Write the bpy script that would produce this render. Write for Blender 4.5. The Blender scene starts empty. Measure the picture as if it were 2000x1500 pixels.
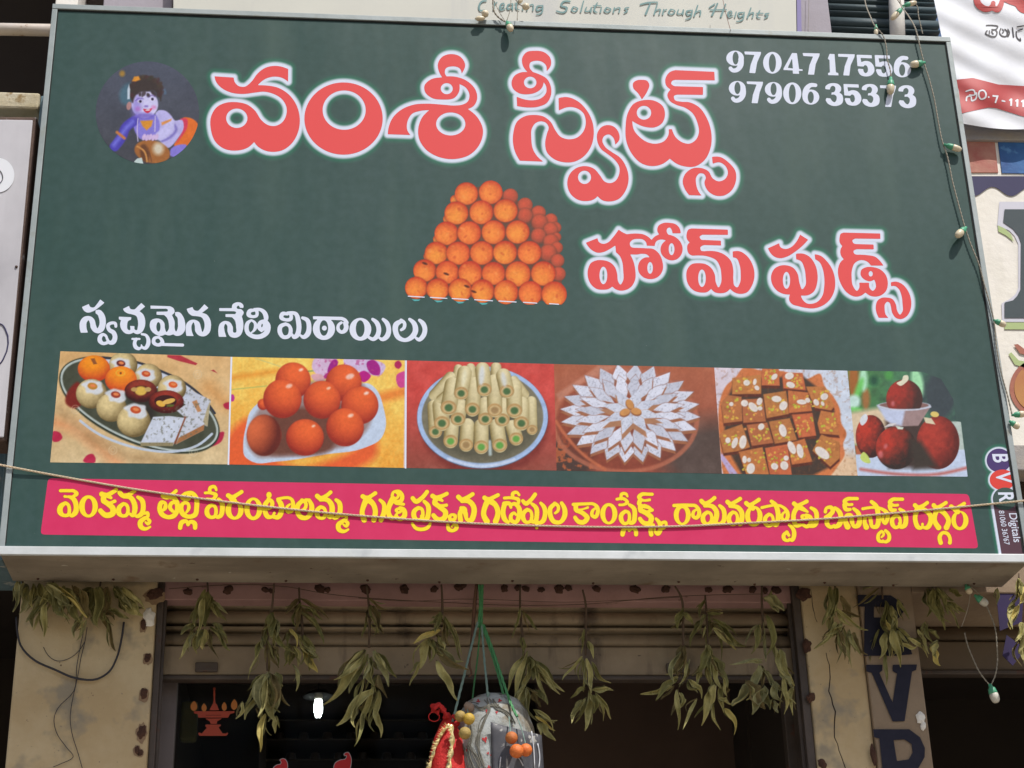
import bpy, math, random
import numpy as np
from mathutils import Vector, Matrix
random.seed(7); RNG = np.random.default_rng(11)
SC = bpy.context.scene; COL = SC.collection

# ---------------------------------------------------------------- camera, sky, sun, exposure
CAM = np.array([-0.57, -4.8709, 1.5]); FPX = 3499.66
YAW, PITCH, ROLL = 0.1091, 0.4347, -0.0290
def basis(yaw, pitch, roll):
    cy, sy, cp, sp, cr, sr = math.cos(yaw), math.sin(yaw), math.cos(pitch), math.sin(pitch), math.cos(roll), math.sin(roll)
    f = np.array([sy*cp, cy*cp, sp]); r = np.array([cy, -sy, 0.]); u = np.cross(r, f)
    return cr*r+sr*u, -sr*r+cr*u, f
RR, UU, FF = basis(YAW, PITCH, ROLL)
cd = bpy.data.cameras.new('camera'); cam = bpy.data.objects.new('camera', cd); COL.objects.link(cam)
cd.sensor_fit = 'HORIZONTAL'; cd.sensor_width = 36; cd.lens = FPX/2000*36; cd.clip_end = 500; cd.clip_start = .05
cam.matrix_world = Matrix([[RR[0], UU[0], -FF[0], CAM[0]], [RR[1], UU[1], -FF[1], CAM[1]], [RR[2], UU[2], -FF[2], CAM[2]], [0, 0, 0, 1]])
SC.camera = cam
SUN = Vector((0.6, -1.0, 1.9)).normalized()
w = bpy.data.worlds.new('World'); SC.world = w; w.use_nodes = True
nt = w.node_tree; bg = nt.nodes['Background']; sky = nt.nodes.new('ShaderNodeTexSky'); sky.sky_type = 'NISHITA'; sky.sun_disc = False
sky.sun_elevation = math.asin(SUN.z); sky.sun_rotation = math.atan2(SUN.x, SUN.y); sky.dust_density = 2.5; sky.air_density = 1.0
nt.links.new(sky.outputs[0], bg.inputs[0]); bg.inputs[1].default_value = 0.09
sl = bpy.data.lights.new('sun', 'SUN'); sl.energy = 3.4; sl.angle = math.radians(.5); sl.color = (1, .965, .92)
so = bpy.data.objects.new('sun', sl); COL.objects.link(so); so.rotation_euler = SUN.to_track_quat('Z', 'Y').to_euler(); so.location = (3, -6, 9)
SC.view_settings.view_transform = 'Standard'; SC.view_settings.look = 'None'; SC.view_settings.gamma = 1
SC.view_settings.use_curve_mapping = False; SC.view_settings.exposure = 0.25

# ---------------------------------------------------------------- helpers
def at(px, py, Y):
    "point of the place seen at a spot of the photograph, on the vertical plane y = Y (a stake-out, as with a tape measure)"
    d = FF*FPX+RR*(px-1000)+UU*(750-py); return CAM+d*((Y-CAM[1])/d[1])
def atv(px, py, Y):
    px = np.asarray(px, float); py = np.asarray(py, float)
    d = FF*FPX+RR*(px[..., None]-1000)+UU*(750-py[..., None]); t = (Y-CAM[1])/d[..., 1]
    return CAM+d*t[..., None]
PX = 1/FPX*5.2        # metres per photo pixel about the facade
LOC = {}
def thing(name, label, cat, loc=(0, 0, 0), group=None, kind=None):
    o = bpy.data.objects.new(name, None); COL.objects.link(o); o.location = loc; o.empty_display_size = .05
    LOC[o.name] = np.array(loc, float); tag(o, label, cat, group, kind); return o
def tag(o, label=None, cat=None, group=None, kind=None):
    if label: o['label'] = label
    if cat: o['category'] = cat
    if group: o['group'] = group
    if kind: o['kind'] = kind
    return o
def mesh(name, V, F, m, parent=None, smooth=False, label=None, attr=None):
    V = np.asarray(V, float).reshape(-1, 3)
    off = np.zeros(3)
    p = parent
    while p is not None: off = off+LOC.get(p.name, 0); p = p.parent
    base = off
    me = bpy.data.meshes.new(name); me.from_pydata((V-base).tolist(), [], [list(map(int, f)) for f in F]); me.update()
    if m is not None: me.materials.append(m)
    if smooth: me.polygons.foreach_set('use_smooth', [True]*len(me.polygons))
    o = bpy.data.objects.new(name, me); COL.objects.link(o)
    if parent is not None: o.parent = parent
    LOC[o.name] = np.zeros(3)
    if label: o['label'] = label
    if attr is not None:
        a = me.color_attributes.new('paint', 'FLOAT_COLOR', 'POINT')
        c = np.ones((len(V), 4)); c[:, :3] = attr; a.data.foreach_set('color', c.ravel())
    return o
BOXF = [(0, 3, 2, 1), (4, 5, 6, 7), (0, 1, 5, 4), (1, 2, 6, 5), (2, 3, 7, 6), (3, 0, 4, 7)]
def boxv(x0, x1, y0, y1, z0, z1):
    return [(x0, y0, z0), (x1, y0, z0), (x1, y1, z0), (x0, y1, z0), (x0, y0, z1), (x1, y0, z1), (x1, y1, z1), (x0, y1, z1)]
def bevel(o, w=.004, seg=2):
    b = o.modifiers.new('bevel', 'BEVEL'); b.width = w; b.segments = seg; b.limit_method = 'ANGLE'; return o
def box(name, x0, x1, y0, y1, z0, z1, m, parent=None, bw=0, label=None):
    o = mesh(name, boxv(x0, x1, y0, y1, z0, z1), BOXF, m, parent, label=label)
    if bw: bevel(o, bw)
    return o
def hexa(name, front, depth, m, parent=None, bw=0, label=None):
    "solid with a given front quad (4 points, counter-clockwise from lower left) and a depth along +y"
    A = np.array(front, float); B = A+np.array([0, depth, 0]); V = np.concatenate([A, B])
    F = [(3, 2, 1, 0), (4, 5, 6, 7), (0, 1, 5, 4), (1, 2, 6, 5), (2, 3, 7, 6), (3, 0, 4, 7)]
    F = [f[::-1] for f in F]
    o = mesh(name, V, F, m, parent, label=label)
    if bw: bevel(o, bw)
    return o
def tube(name, P, r, m, parent=None, sides=6, smooth=True, label=None, cap=True, sp=4, twist=None):
    P = np.asarray(P, float)
    if sp > 1 and len(P) > 2: P = spline(P, [0]*len(P), sp, False)
    n = len(P); R = np.full(n, r, float) if np.isscalar(r) else np.interp(np.linspace(0, 1, n), np.linspace(0, 1, len(r)), r)
    T = np.gradient(P, axis=0); T /= np.linalg.norm(T, axis=1)[:, None]+1e-12
    up = np.array([0, 1., 0]) if abs(T[0] @ np.array([0, 1., 0])) < .9 else np.array([1., 0, 0])
    V = []; F = []
    for i in range(n):
        a = np.cross(T[i], up); a /= np.linalg.norm(a)+1e-12; b = np.cross(T[i], a)
        for k in range(sides):
            t = 2*math.pi*k/sides; V.append(P[i]+R[i]*(math.cos(t)*a+math.sin(t)*b))
        if i:
            for k in range(sides):
                q = (i-1)*sides; F.append((q+k, q+(k+1) % sides, q+sides+(k+1) % sides, q+sides+k))
    if cap: F.append(tuple(range(sides))[::-1]); F.append(tuple((n-1)*sides+k for k in range(sides)))
    if name is None: return V, F
    return mesh(name, V, F, m, parent, smooth, label)
def rope(name, P, r, m, parent, pitch=.014, label=None, strands=3):
    "twisted cord: strands wound round one another"
    P = np.asarray(P, float); P = spline(P, [0]*len(P), 8, False) if len(P) > 2 else P
    L = np.concatenate([[0], np.cumsum(np.linalg.norm(np.diff(P, axis=0), axis=1))]); n = max(8, int(L[-1]/pitch*5))
    s = np.linspace(0, L[-1], n); Q = np.stack([np.interp(s, L, P[:, k]) for k in range(3)], 1)
    T = np.gradient(Q, axis=0); T /= np.linalg.norm(T, axis=1)[:, None]+1e-12
    V = []; F = []
    for st in range(strands):
        ph = 2*math.pi*st/strands+s/pitch*2*math.pi/1.0/2
        a = np.cross(T, [0, 1, 0]); a /= np.linalg.norm(a, axis=1)[:, None]+1e-12; b = np.cross(T, a)
        C = Q+r*.5*(np.cos(ph)[:, None]*a+np.sin(ph)[:, None]*b)
        v, f = tube(None, C, r*.56, None, sides=5, sp=1, cap=False)
        k = len(V); V += v; F += [tuple(i+k for i in q) for q in f]
    return mesh(name, V, F, m, parent, True, label)
def lathe(name, prof, c, m, parent=None, seg=20, smooth=True, axis=(0, 0, 1), jitter=0, label=None, squash=1.):
    "profile (r, h) turned about an axis through c"
    ax = np.array(axis, float); ax /= np.linalg.norm(ax); a = np.cross(ax, [0, 1, 0]); a = a/np.linalg.norm(a) if np.linalg.norm(a) > .1 else np.array([1., 0, 0]); b = np.cross(ax, a)
    V = []; F = []
    for i, (r, h) in enumerate(prof):
        for k in range(seg):
            t = 2*math.pi*k/seg; rr = r*(1+jitter*(math.sin(3*t+i*.7)+.6*math.sin(7*t-i))*.5)
            V.append(np.array(c)+ax*h+rr*(math.cos(t)*a+math.sin(t)*b*squash))
        if i:
            for k in range(seg):
                q = (i-1)*seg; F.append((q+k, q+(k+1) % seg, q+seg+(k+1) % seg, q+seg+k))
    F.append(tuple(range(seg))[::-1]); F.append(tuple((len(prof)-1)*seg+k for k in range(seg)))
    return mesh(name, V, F, m, parent, smooth, label)
def ball(name, c, r, m, parent=None, seg=16, bump=.0, label=None):
    prof = [(max(1e-4, r*math.sin(a)), -r*math.cos(a)) for a in np.linspace(0.02, math.pi-.02, 10)]
    return lathe(name, prof, c, m, parent, seg, True, jitter=bump, label=label)

# ---------------------------------------------------------------- materials
def lin(c): c = np.asarray(c, float)/255; return np.where(c <= .04045, c/12.92, ((c+.055)/1.055)**2.4)
def newmat(name):
    m = bpy.data.materials.new(name); m.use_nodes = True; return m, m.node_tree, m.node_tree.nodes['Principled BSDF']
def mat(name, col, rough=.7, col2=None, scale=8., fac=.5, contrast=2., bump=0., bscale=60., metal=0., detail=6, spots=None, spec=.5, streak=None, emit=None, sss=0):
    "base colour with noise between col and col2, optional spots (colour, scale, threshold), optional vertical streaks, fine bump"
    m, t, b = newmat(name); N = t.nodes; L = t.links
    b.inputs['Roughness'].default_value = rough; b.inputs['Metallic'].default_value = metal; b.inputs['Specular IOR Level'].default_value = spec
    tc = N.new('ShaderNodeTexCoord'); src = tc.outputs['Object']
    def noise(s, d=detail, stretch=None):
        n = N.new('ShaderNodeTexNoise'); n.inputs['Scale'].default_value = s; n.inputs['Detail'].default_value = d; n.inputs['Roughness'].default_value = .62
        if stretch:
            mp = N.new('ShaderNodeMapping'); mp.inputs['Scale'].default_value = stretch; L.new(src, mp.inputs[0]); L.new(mp.outputs[0], n.inputs['Vector'])
        else: L.new(src, n.inputs['Vector'])
        return n.outputs[0]
    def ramp(v, a, c):
        r = N.new('ShaderNodeMapRange'); r.inputs[1].default_value = a; r.inputs[2].default_value = c; L.new(v, r.inputs[0]); return r.outputs[0]
    def mix(f, a, c):
        x = N.new('ShaderNodeMix'); x.data_type = 'RGBA'; L.new(f, x.inputs[0])
        for i, v in ((6, a), (7, c)):
            if isinstance(v, (tuple, list, np.ndarray)): x.inputs[i].default_value = (*v[:3], 1)
            else: L.new(v, x.inputs[i])
        return x.outputs[2]
    cur = tuple(col)
    if col2 is not None: cur = mix(ramp(noise(scale), .5-.5/contrast*1.0, .5+.5/contrast), col, col2)
    if streak is not None:
        sc_, th, sf = streak[1], streak[2], streak[3]
        cur = mix(ramp(noise(1, 5, sc_), th, th+sf), cur, streak[0])
    for sp_ in (spots or []):
        cur = mix(ramp(noise(sp_[1], 4), sp_[2], sp_[2]+sp_[3]), cur, sp_[0])
    if isinstance(cur, tuple): b.inputs['Base Color'].default_value = (*cur, 1)
    else: L.new(cur, b.inputs['Base Color'])
    if bump:
        bn = N.new('ShaderNodeBump'); bn.inputs['Strength'].default_value = bump; bn.inputs['Distance'].default_value = .01
        L.new(noise(bscale), bn.inputs['Height']); L.new(bn.outputs[0], b.inputs['Normal'])
    if emit: b.inputs['Emission Color'].default_value = (*emit[0], 1); b.inputs['Emission Strength'].default_value = emit[1]
    return m

# ---------------------------------------------------------------- outlines and brush strokes of the lettering
TITLE='''@380,80,3.3333
g
o 130,230! 255,238! 262,268 285,292 325,298 370,265 410,212 460,175 520,162 570,168 610,183! 609,265! 570,240 520,232 465,245 410,288! 470,290 545,305 610,345 660,410 685,500 675,590 630,670 570,712 510,722 450,710 410,685 388,658! 350,692 265,714 190,700 135,655 107,580 108,490 145,430 205,402 270,398 345,415 395,455 435,515 480,548 525,553 570,530 597,480 598,430 570,380 515,345 450,330 400,335 310,345 235,335 175,305 140,265
h 275,503,69,63
g
e 970,505,255,235
h 974,450,140,128
g
o 1258,607! 1263,565 1290,500 1345,448 1425,415 1510,408 1620,415 1700,420 1745,414 1778,395 1790,352 1770,308 1725,280! 1722,330 1695,368 1615,381 1540,368 1500,330 1497,290 1530,255 1612,237! 1590,195 1584,150 1610,105 1670,85 1730,102 1762,155 1740,212! 1728,180 1680,165 1635,180 1630,210 1640,230! 1700,233 1770,258 1830,320 1840,375 1820,420 1780,443! 1840,495 1878,580 1860,665 1800,735 1700,768 1590,755 1505,705 1460,630 1458,560 1480,500 1528,450! 1470,455 1415,475 1385,530 1385,580 1405,612!
h 1668,540,95,75
h 1642,310,39,36
@960,70,3.7037
g
o 485,450! 540,442 620,470 690,540 732,630 740,710 720,800 670,870 600,910 530,915 450,890 400,840 388,780 400,710 413,660 395,630 360,618 320,630 292,670 288,740 300,820 330,870 375,910! 205,903! 175,850 155,770 158,700 185,620 240,582 310,572 380,585 430,625 460,680 500,730 560,748 620,735 665,690 682,620 665,560 620,525 560,515 487,540!
g
o 260,262! 225,210 222,160 250,120 315,108 380,118 425,160 430,210 398,257! 395,215 370,190 320,180 280,195 275,225 300,262! 350,280 400,310 430,370 430,430 400,485 340,512 260,518 185,508! 182,440! 240,460 300,466 360,450 395,410 395,365 378,335! 365,375 330,405 270,422 200,415 155,380 145,335 165,290 210,265
h 280,337,45,42
g
o 895,787! 925,750 920,700 890,660 845,645 795,660 765,705 765,760 790,815 840,855 890,895 925,950 920,1010 895,1050 860,1065 820,1055 785,1010 740,960 680,942 610,958 560,1010 548,1070 570,1140 625,1185 690,1195 735,1185 768,1160! 800,1188 850,1198 920,1180 970,1120 992,1030 975,950 930,880 870,840 820,800 802,755 815,725 850,713 880,735
h 673,1023,47,48
g
o 1088,460! 1060,415 1025,375 1025,340 1050,322 1085,318 1125,325 1142,355 1130,395
g
o 1290,262 1330,248! 1612,260! 1615,322! 1330,318! 1305,328 1300,345 1325,364! 1530,370! 1530,427! 1345,425! 1320,435 1325,462 1370,476 1430,480 1500,515 1560,600 1590,700 1585,810 1540,900 1470,945 1400,945 1340,925 1290,888! 1240,925 1170,942 1090,925 1020,860 975,760 970,650 985,560 1030,490 1100,465 1180,470 1240,510 1255,570 1235,630 1180,662 1120,660 1060,640 1018,615! 1030,680 1070,730 1130,770 1190,780 1250,760 1280,715 1282,675! 1305,675! 1330,730 1380,770 1430,780 1475,755 1500,700 1490,630 1455,560 1400,520 1340,500 1290,470 1272,425 1295,388! 1262,355 1258,310
h 1103,556,52,50
g
o 1595,875! 1650,875 1720,920 1765,980 1768,1050 1735,1120 1680,1155 1620,1155 1565,1120 1540,1060 1550,1020 1535,998 1505,995 1482,1020 1480,1070 1495,1120 1520,1155! 1430,1152! 1400,1110 1383,1050 1400,1000 1450,960 1510,955 1570,980 1600,1030 1640,1052 1690,1035 1710,990 1695,945 1650,915 1600,925!
@1120,420,5.5556
g
o 135,300! 262,250! 275,290 320,312 370,300 430,240 490,158! 530,185 580,208! 680,200 760,210 810,235 848,270! 880,235 930,210! 910,170 920,120 970,88 1050,85 1110,100 1150,140 1165,198! 1075,198! 1068,165 1045,135 1020,145 1012,180 1030,212! 1100,235 1160,290 1185,360 1170,430 1120,480 1065,492 1000,470 955,420 945,360 965,310 1005,275! 945,265 900,285 882,335! 795,332! 790,300 760,268 700,258 640,270 612,305 625,345 660,355! 780,360 870,370 930,420 965,500 970,590 940,650 890,685 830,695 760,675 710,620 702,550 730,490 780,460 830,460! 800,430 740,420 690,428 615,425! 650,500 672,600 670,700 630,775 570,812 510,820 450,800 422,775! 385,800 320,810 250,800 190,750 157,670 160,580 190,520 250,492 320,490 400,515 450,565 475,640 485,720 510,755 535,720 540,600 530,510 500,440 462,405! 455,330! 400,365 330,400 260,408 200,380 160,340
h 325,655,42,95
h 832,573,30,64
h 1065,370,31,65
g
o 1230,195 1245,160 1285,145! 1675,158! 1677,215! 1400,213! 1370,235 1385,265 1420,270! 1600,278! 1602,330! 1420,325! 1378,350 1385,385 1420,392! 1550,395 1640,430 1710,500 1735,600 1735,700 1750,770 1775,785 1805,740 1815,640 1800,530 1770,470 1730,458! 1728,395! 1800,392 1880,440 1940,530 1965,650 1940,760 1880,840 1810,855 1750,840 1700,800! 1660,835 1590,848 1530,835 1495,800! 1450,835 1380,840 1310,820 1250,760 1225,670 1235,590 1280,535 1360,522 1440,535 1500,580 1535,650 1545,730 1575,785 1600,740 1605,650 1590,560 1550,490 1480,455 1290,440! 1250,415 1235,370 1240,320 1262,297! 1232,260
h 1395,685,41,95
@1460,420,5.5556
g
o 222,360! 345,305! 355,345 410,368 470,350 530,290 570,212! 658,268! 600,330 520,395 430,450 350,468 290,450 245,405
g
o 525,420! 600,418 670,450 730,530 760,640 755,740 720,830 660,868 578,872! 600,920 650,960 700,962 760,940 810,880 832,780 832,670 815,580 780,510 735,480! 728,425! 790,440 860,500 920,590 950,700 945,810 900,910 820,980 720,1012 620,1005 540,985! 490,970 455,930 455,875! 462,862! 400,858 320,820 265,740 258,650 290,585 350,550 420,545 500,575 545,640 565,740 595,805 625,770 630,660 615,570 580,500 528,480!
h 423,708,39,92
g
o 1000,240 1010,205 1045,190! 1440,200! 1442,258! 1170,255! 1138,275 1150,305 1185,315! 1368,320! 1370,372! 1190,370! 1150,390 1160,420 1190,430! 1300,435 1390,455 1440,500 1475,548! 1340,548! 1290,500 1220,490 1165,520 1135,590 1130,680 1145,770 1190,822 1212,790 1212,733! 1320,735! 1325,790 1360,822 1390,790 1390,740 1375,700! 1330,718 1270,700 1228,650 1235,595 1280,568 1360,565 1440,590 1500,650 1523,740 1505,820 1450,870 1390,885 1320,870 1280,840! 1230,875 1170,885 1090,850 1020,760 985,660 985,570 1010,510 1045,478! 1015,440 1008,380 1028,335! 1002,300
h 1337,637,22,30
g
o 1555,730! 1610,722 1680,750 1740,820 1775,920 1770,1020 1730,1095 1670,1128 1610,1115 1570,1060 1555,990 1540,950 1520,940 1495,960 1488,1020 1500,1080 1530,1115! 1425,1115! 1400,1060 1392,990 1410,930 1450,900 1510,895 1570,910 1610,970 1625,1040 1655,1080 1680,1050 1682,960 1670,870 1640,800 1600,770 1558,772!'''
TAG='''@130,570,5.4054
g
o 163,160! 235,128! 250,158 285,165 320,130 355,80! 400,115! 340,165 280,205 215,218 185,200
o 305,195! 350,190 390,225 412,280 412,350 385,415 340,438 290,425 255,380 245,325 232,300 215,320 210,370 225,430! 150,432! 138,380 145,310 175,270 215,255 260,262 295,295 310,350 325,385 345,350 342,280 325,240 307,228!
s 520,365,30 515,335,32 470,330,32 438,352,38 450,400,42 495,430,48 512,480,50 490,530,52 452,535,36 430,500,28 415,465,28 385,450,32 355,475,44 352,515,48 385,545,36 425,538,34
g
o 595,180! 660,148! 675,180 715,185 755,150 790,118! 830,155! 770,205! 810,240 830,300 822,380 790,430 745,447 705,430! 670,445 625,440 585,405 565,345 575,300! 552,290! 552,262! 685,268! 680,295! 650,310 640,350 650,400 668,405 670,360! 718,362! 722,400 740,405 752,370 752,300 735,255 700,240 640,225 610,205
s 795,447,24 840,460,30 862,500,40 858,560,44 830,595,36 800,585,26 790,560,14
s 695,497,22 770,497,22 s 735,500,34 718,540,38 732,585,42 765,600,32 790,585,22
g
o 885,145! 1090,152! 1130,175 1140,215 1112,245! 1140,310 1145,400 1155,420 1170,395 1175,320 1168,270 1148,250! 1145,215! 1190,215 1230,260 1252,330 1248,410 1210,455 1160,465 1125,448! 1085,460 1040,450! 1000,465 940,450 895,410 878,350 895,300 940,282 995,290 1030,325 1040,390 1055,425 1075,400 1078,330 1060,275 1030,245! 950,242! 950,210! 1065,208! 1070,190 1050,178! 888,178!
h 970,370,22,50
s 975,478,26 925,495,36 920,535,40 960,560,34 1010,540,44 1000,500,34 965,478,24
s 1000,555,32 1225,562,32
g
o 1268,180! 1330,160! 1345,190 1385,200 1420,170 1455,130! 1498,170! 1430,222! 1480,240 1515,290 1525,360 1505,435 1460,468 1400,462 1360,420 1352,350 1340,322 1322,350 1320,400 1342,467! 1265,465! 1258,400 1270,330 1310,298 1355,295 1400,320 1420,380 1435,425 1452,390 1450,310 1425,270 1380,258 1320,250 1285,220
g
o 1612,172! 1745,172! 1752,135 1790,112 1840,115 1868,145 1865,170! 1830,168! 1815,145 1795,160! 1800,175 1845,185 1870,215 1850,258! 1865,320 1862,400 1830,465 1780,485 1725,470 1700,420 1692,350 1678,338 1665,360 1668,410 1688,475! 1608,475! 1602,400 1620,335 1665,308 1720,318 1755,370 1765,430 1785,430 1790,370 1775,300 1745,268! 1678,265! 1678,235! 1780,235! 1790,215 1770,205! 1612,202!
@480,570,5.4054
g
s 85,195,30 40,205,44 30,240,46 70,262,32 115,250,34 115,205,34 90,185,28
s 90,185,28 160,190,36 200,225,48 215,280,48 205,310,30
s 60,300,22 20,330,40 20,430,46 80,470,46 160,470,50 225,420,56 232,345,50 200,310,36 155,325,42 140,370,46 165,400,40 195,375,40 190,320,30
s 60,300,22 95,325,30 105,365,38 85,410,26 60,430,14
s 190,395,26 165,420,14
g
s 440,235,30 385,235,44 375,270,44 420,295,34 475,285,40 475,240,34 440,222,28
s 440,222,28 530,235,42 555,310,52 560,400,52 540,460,52 510,478,40 490,450,24
s 420,340,36 365,370,46 362,430,48 400,478,40 450,470,40 475,410,42 455,355,34 420,340,36
s 600,275,32 650,300,46 668,370,50 650,450,54 610,478,40 575,455,20
g
e 825,390,117,118
h 825,382,45,82
e 830,383,26,26
X 708,258 1020,264 1020,300 730,290 712,290
s 1010,282,34 1045,296,36 1066,325,40
s 1050,330,46 1060,380,50 1040,415,44 1010,425,36 978,400,38 980,350,32 1010,325,28
g
e 1210,395,115,120
h 1208,388,46,88
s 1340,290,32 1385,330,48 1405,400,50 1385,470,50 1345,500,40 1300,480,30
s 1450,290,32 1490,330,48 1510,400,50 1490,470,54 1440,502,38 1405,480,22
g
s 1640,310,40 1585,350,58 1580,410,56 1610,480,52 1680,510,40 1750,480,54 1790,420,58 1780,340,52 1730,290,32
s 1640,300,36 1675,330,36 1670,380,36 1640,402,28
s 1835,300,34 1875,340,50 1892,400,50 1870,470,50 1830,505,40 1790,480,24'''
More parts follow.
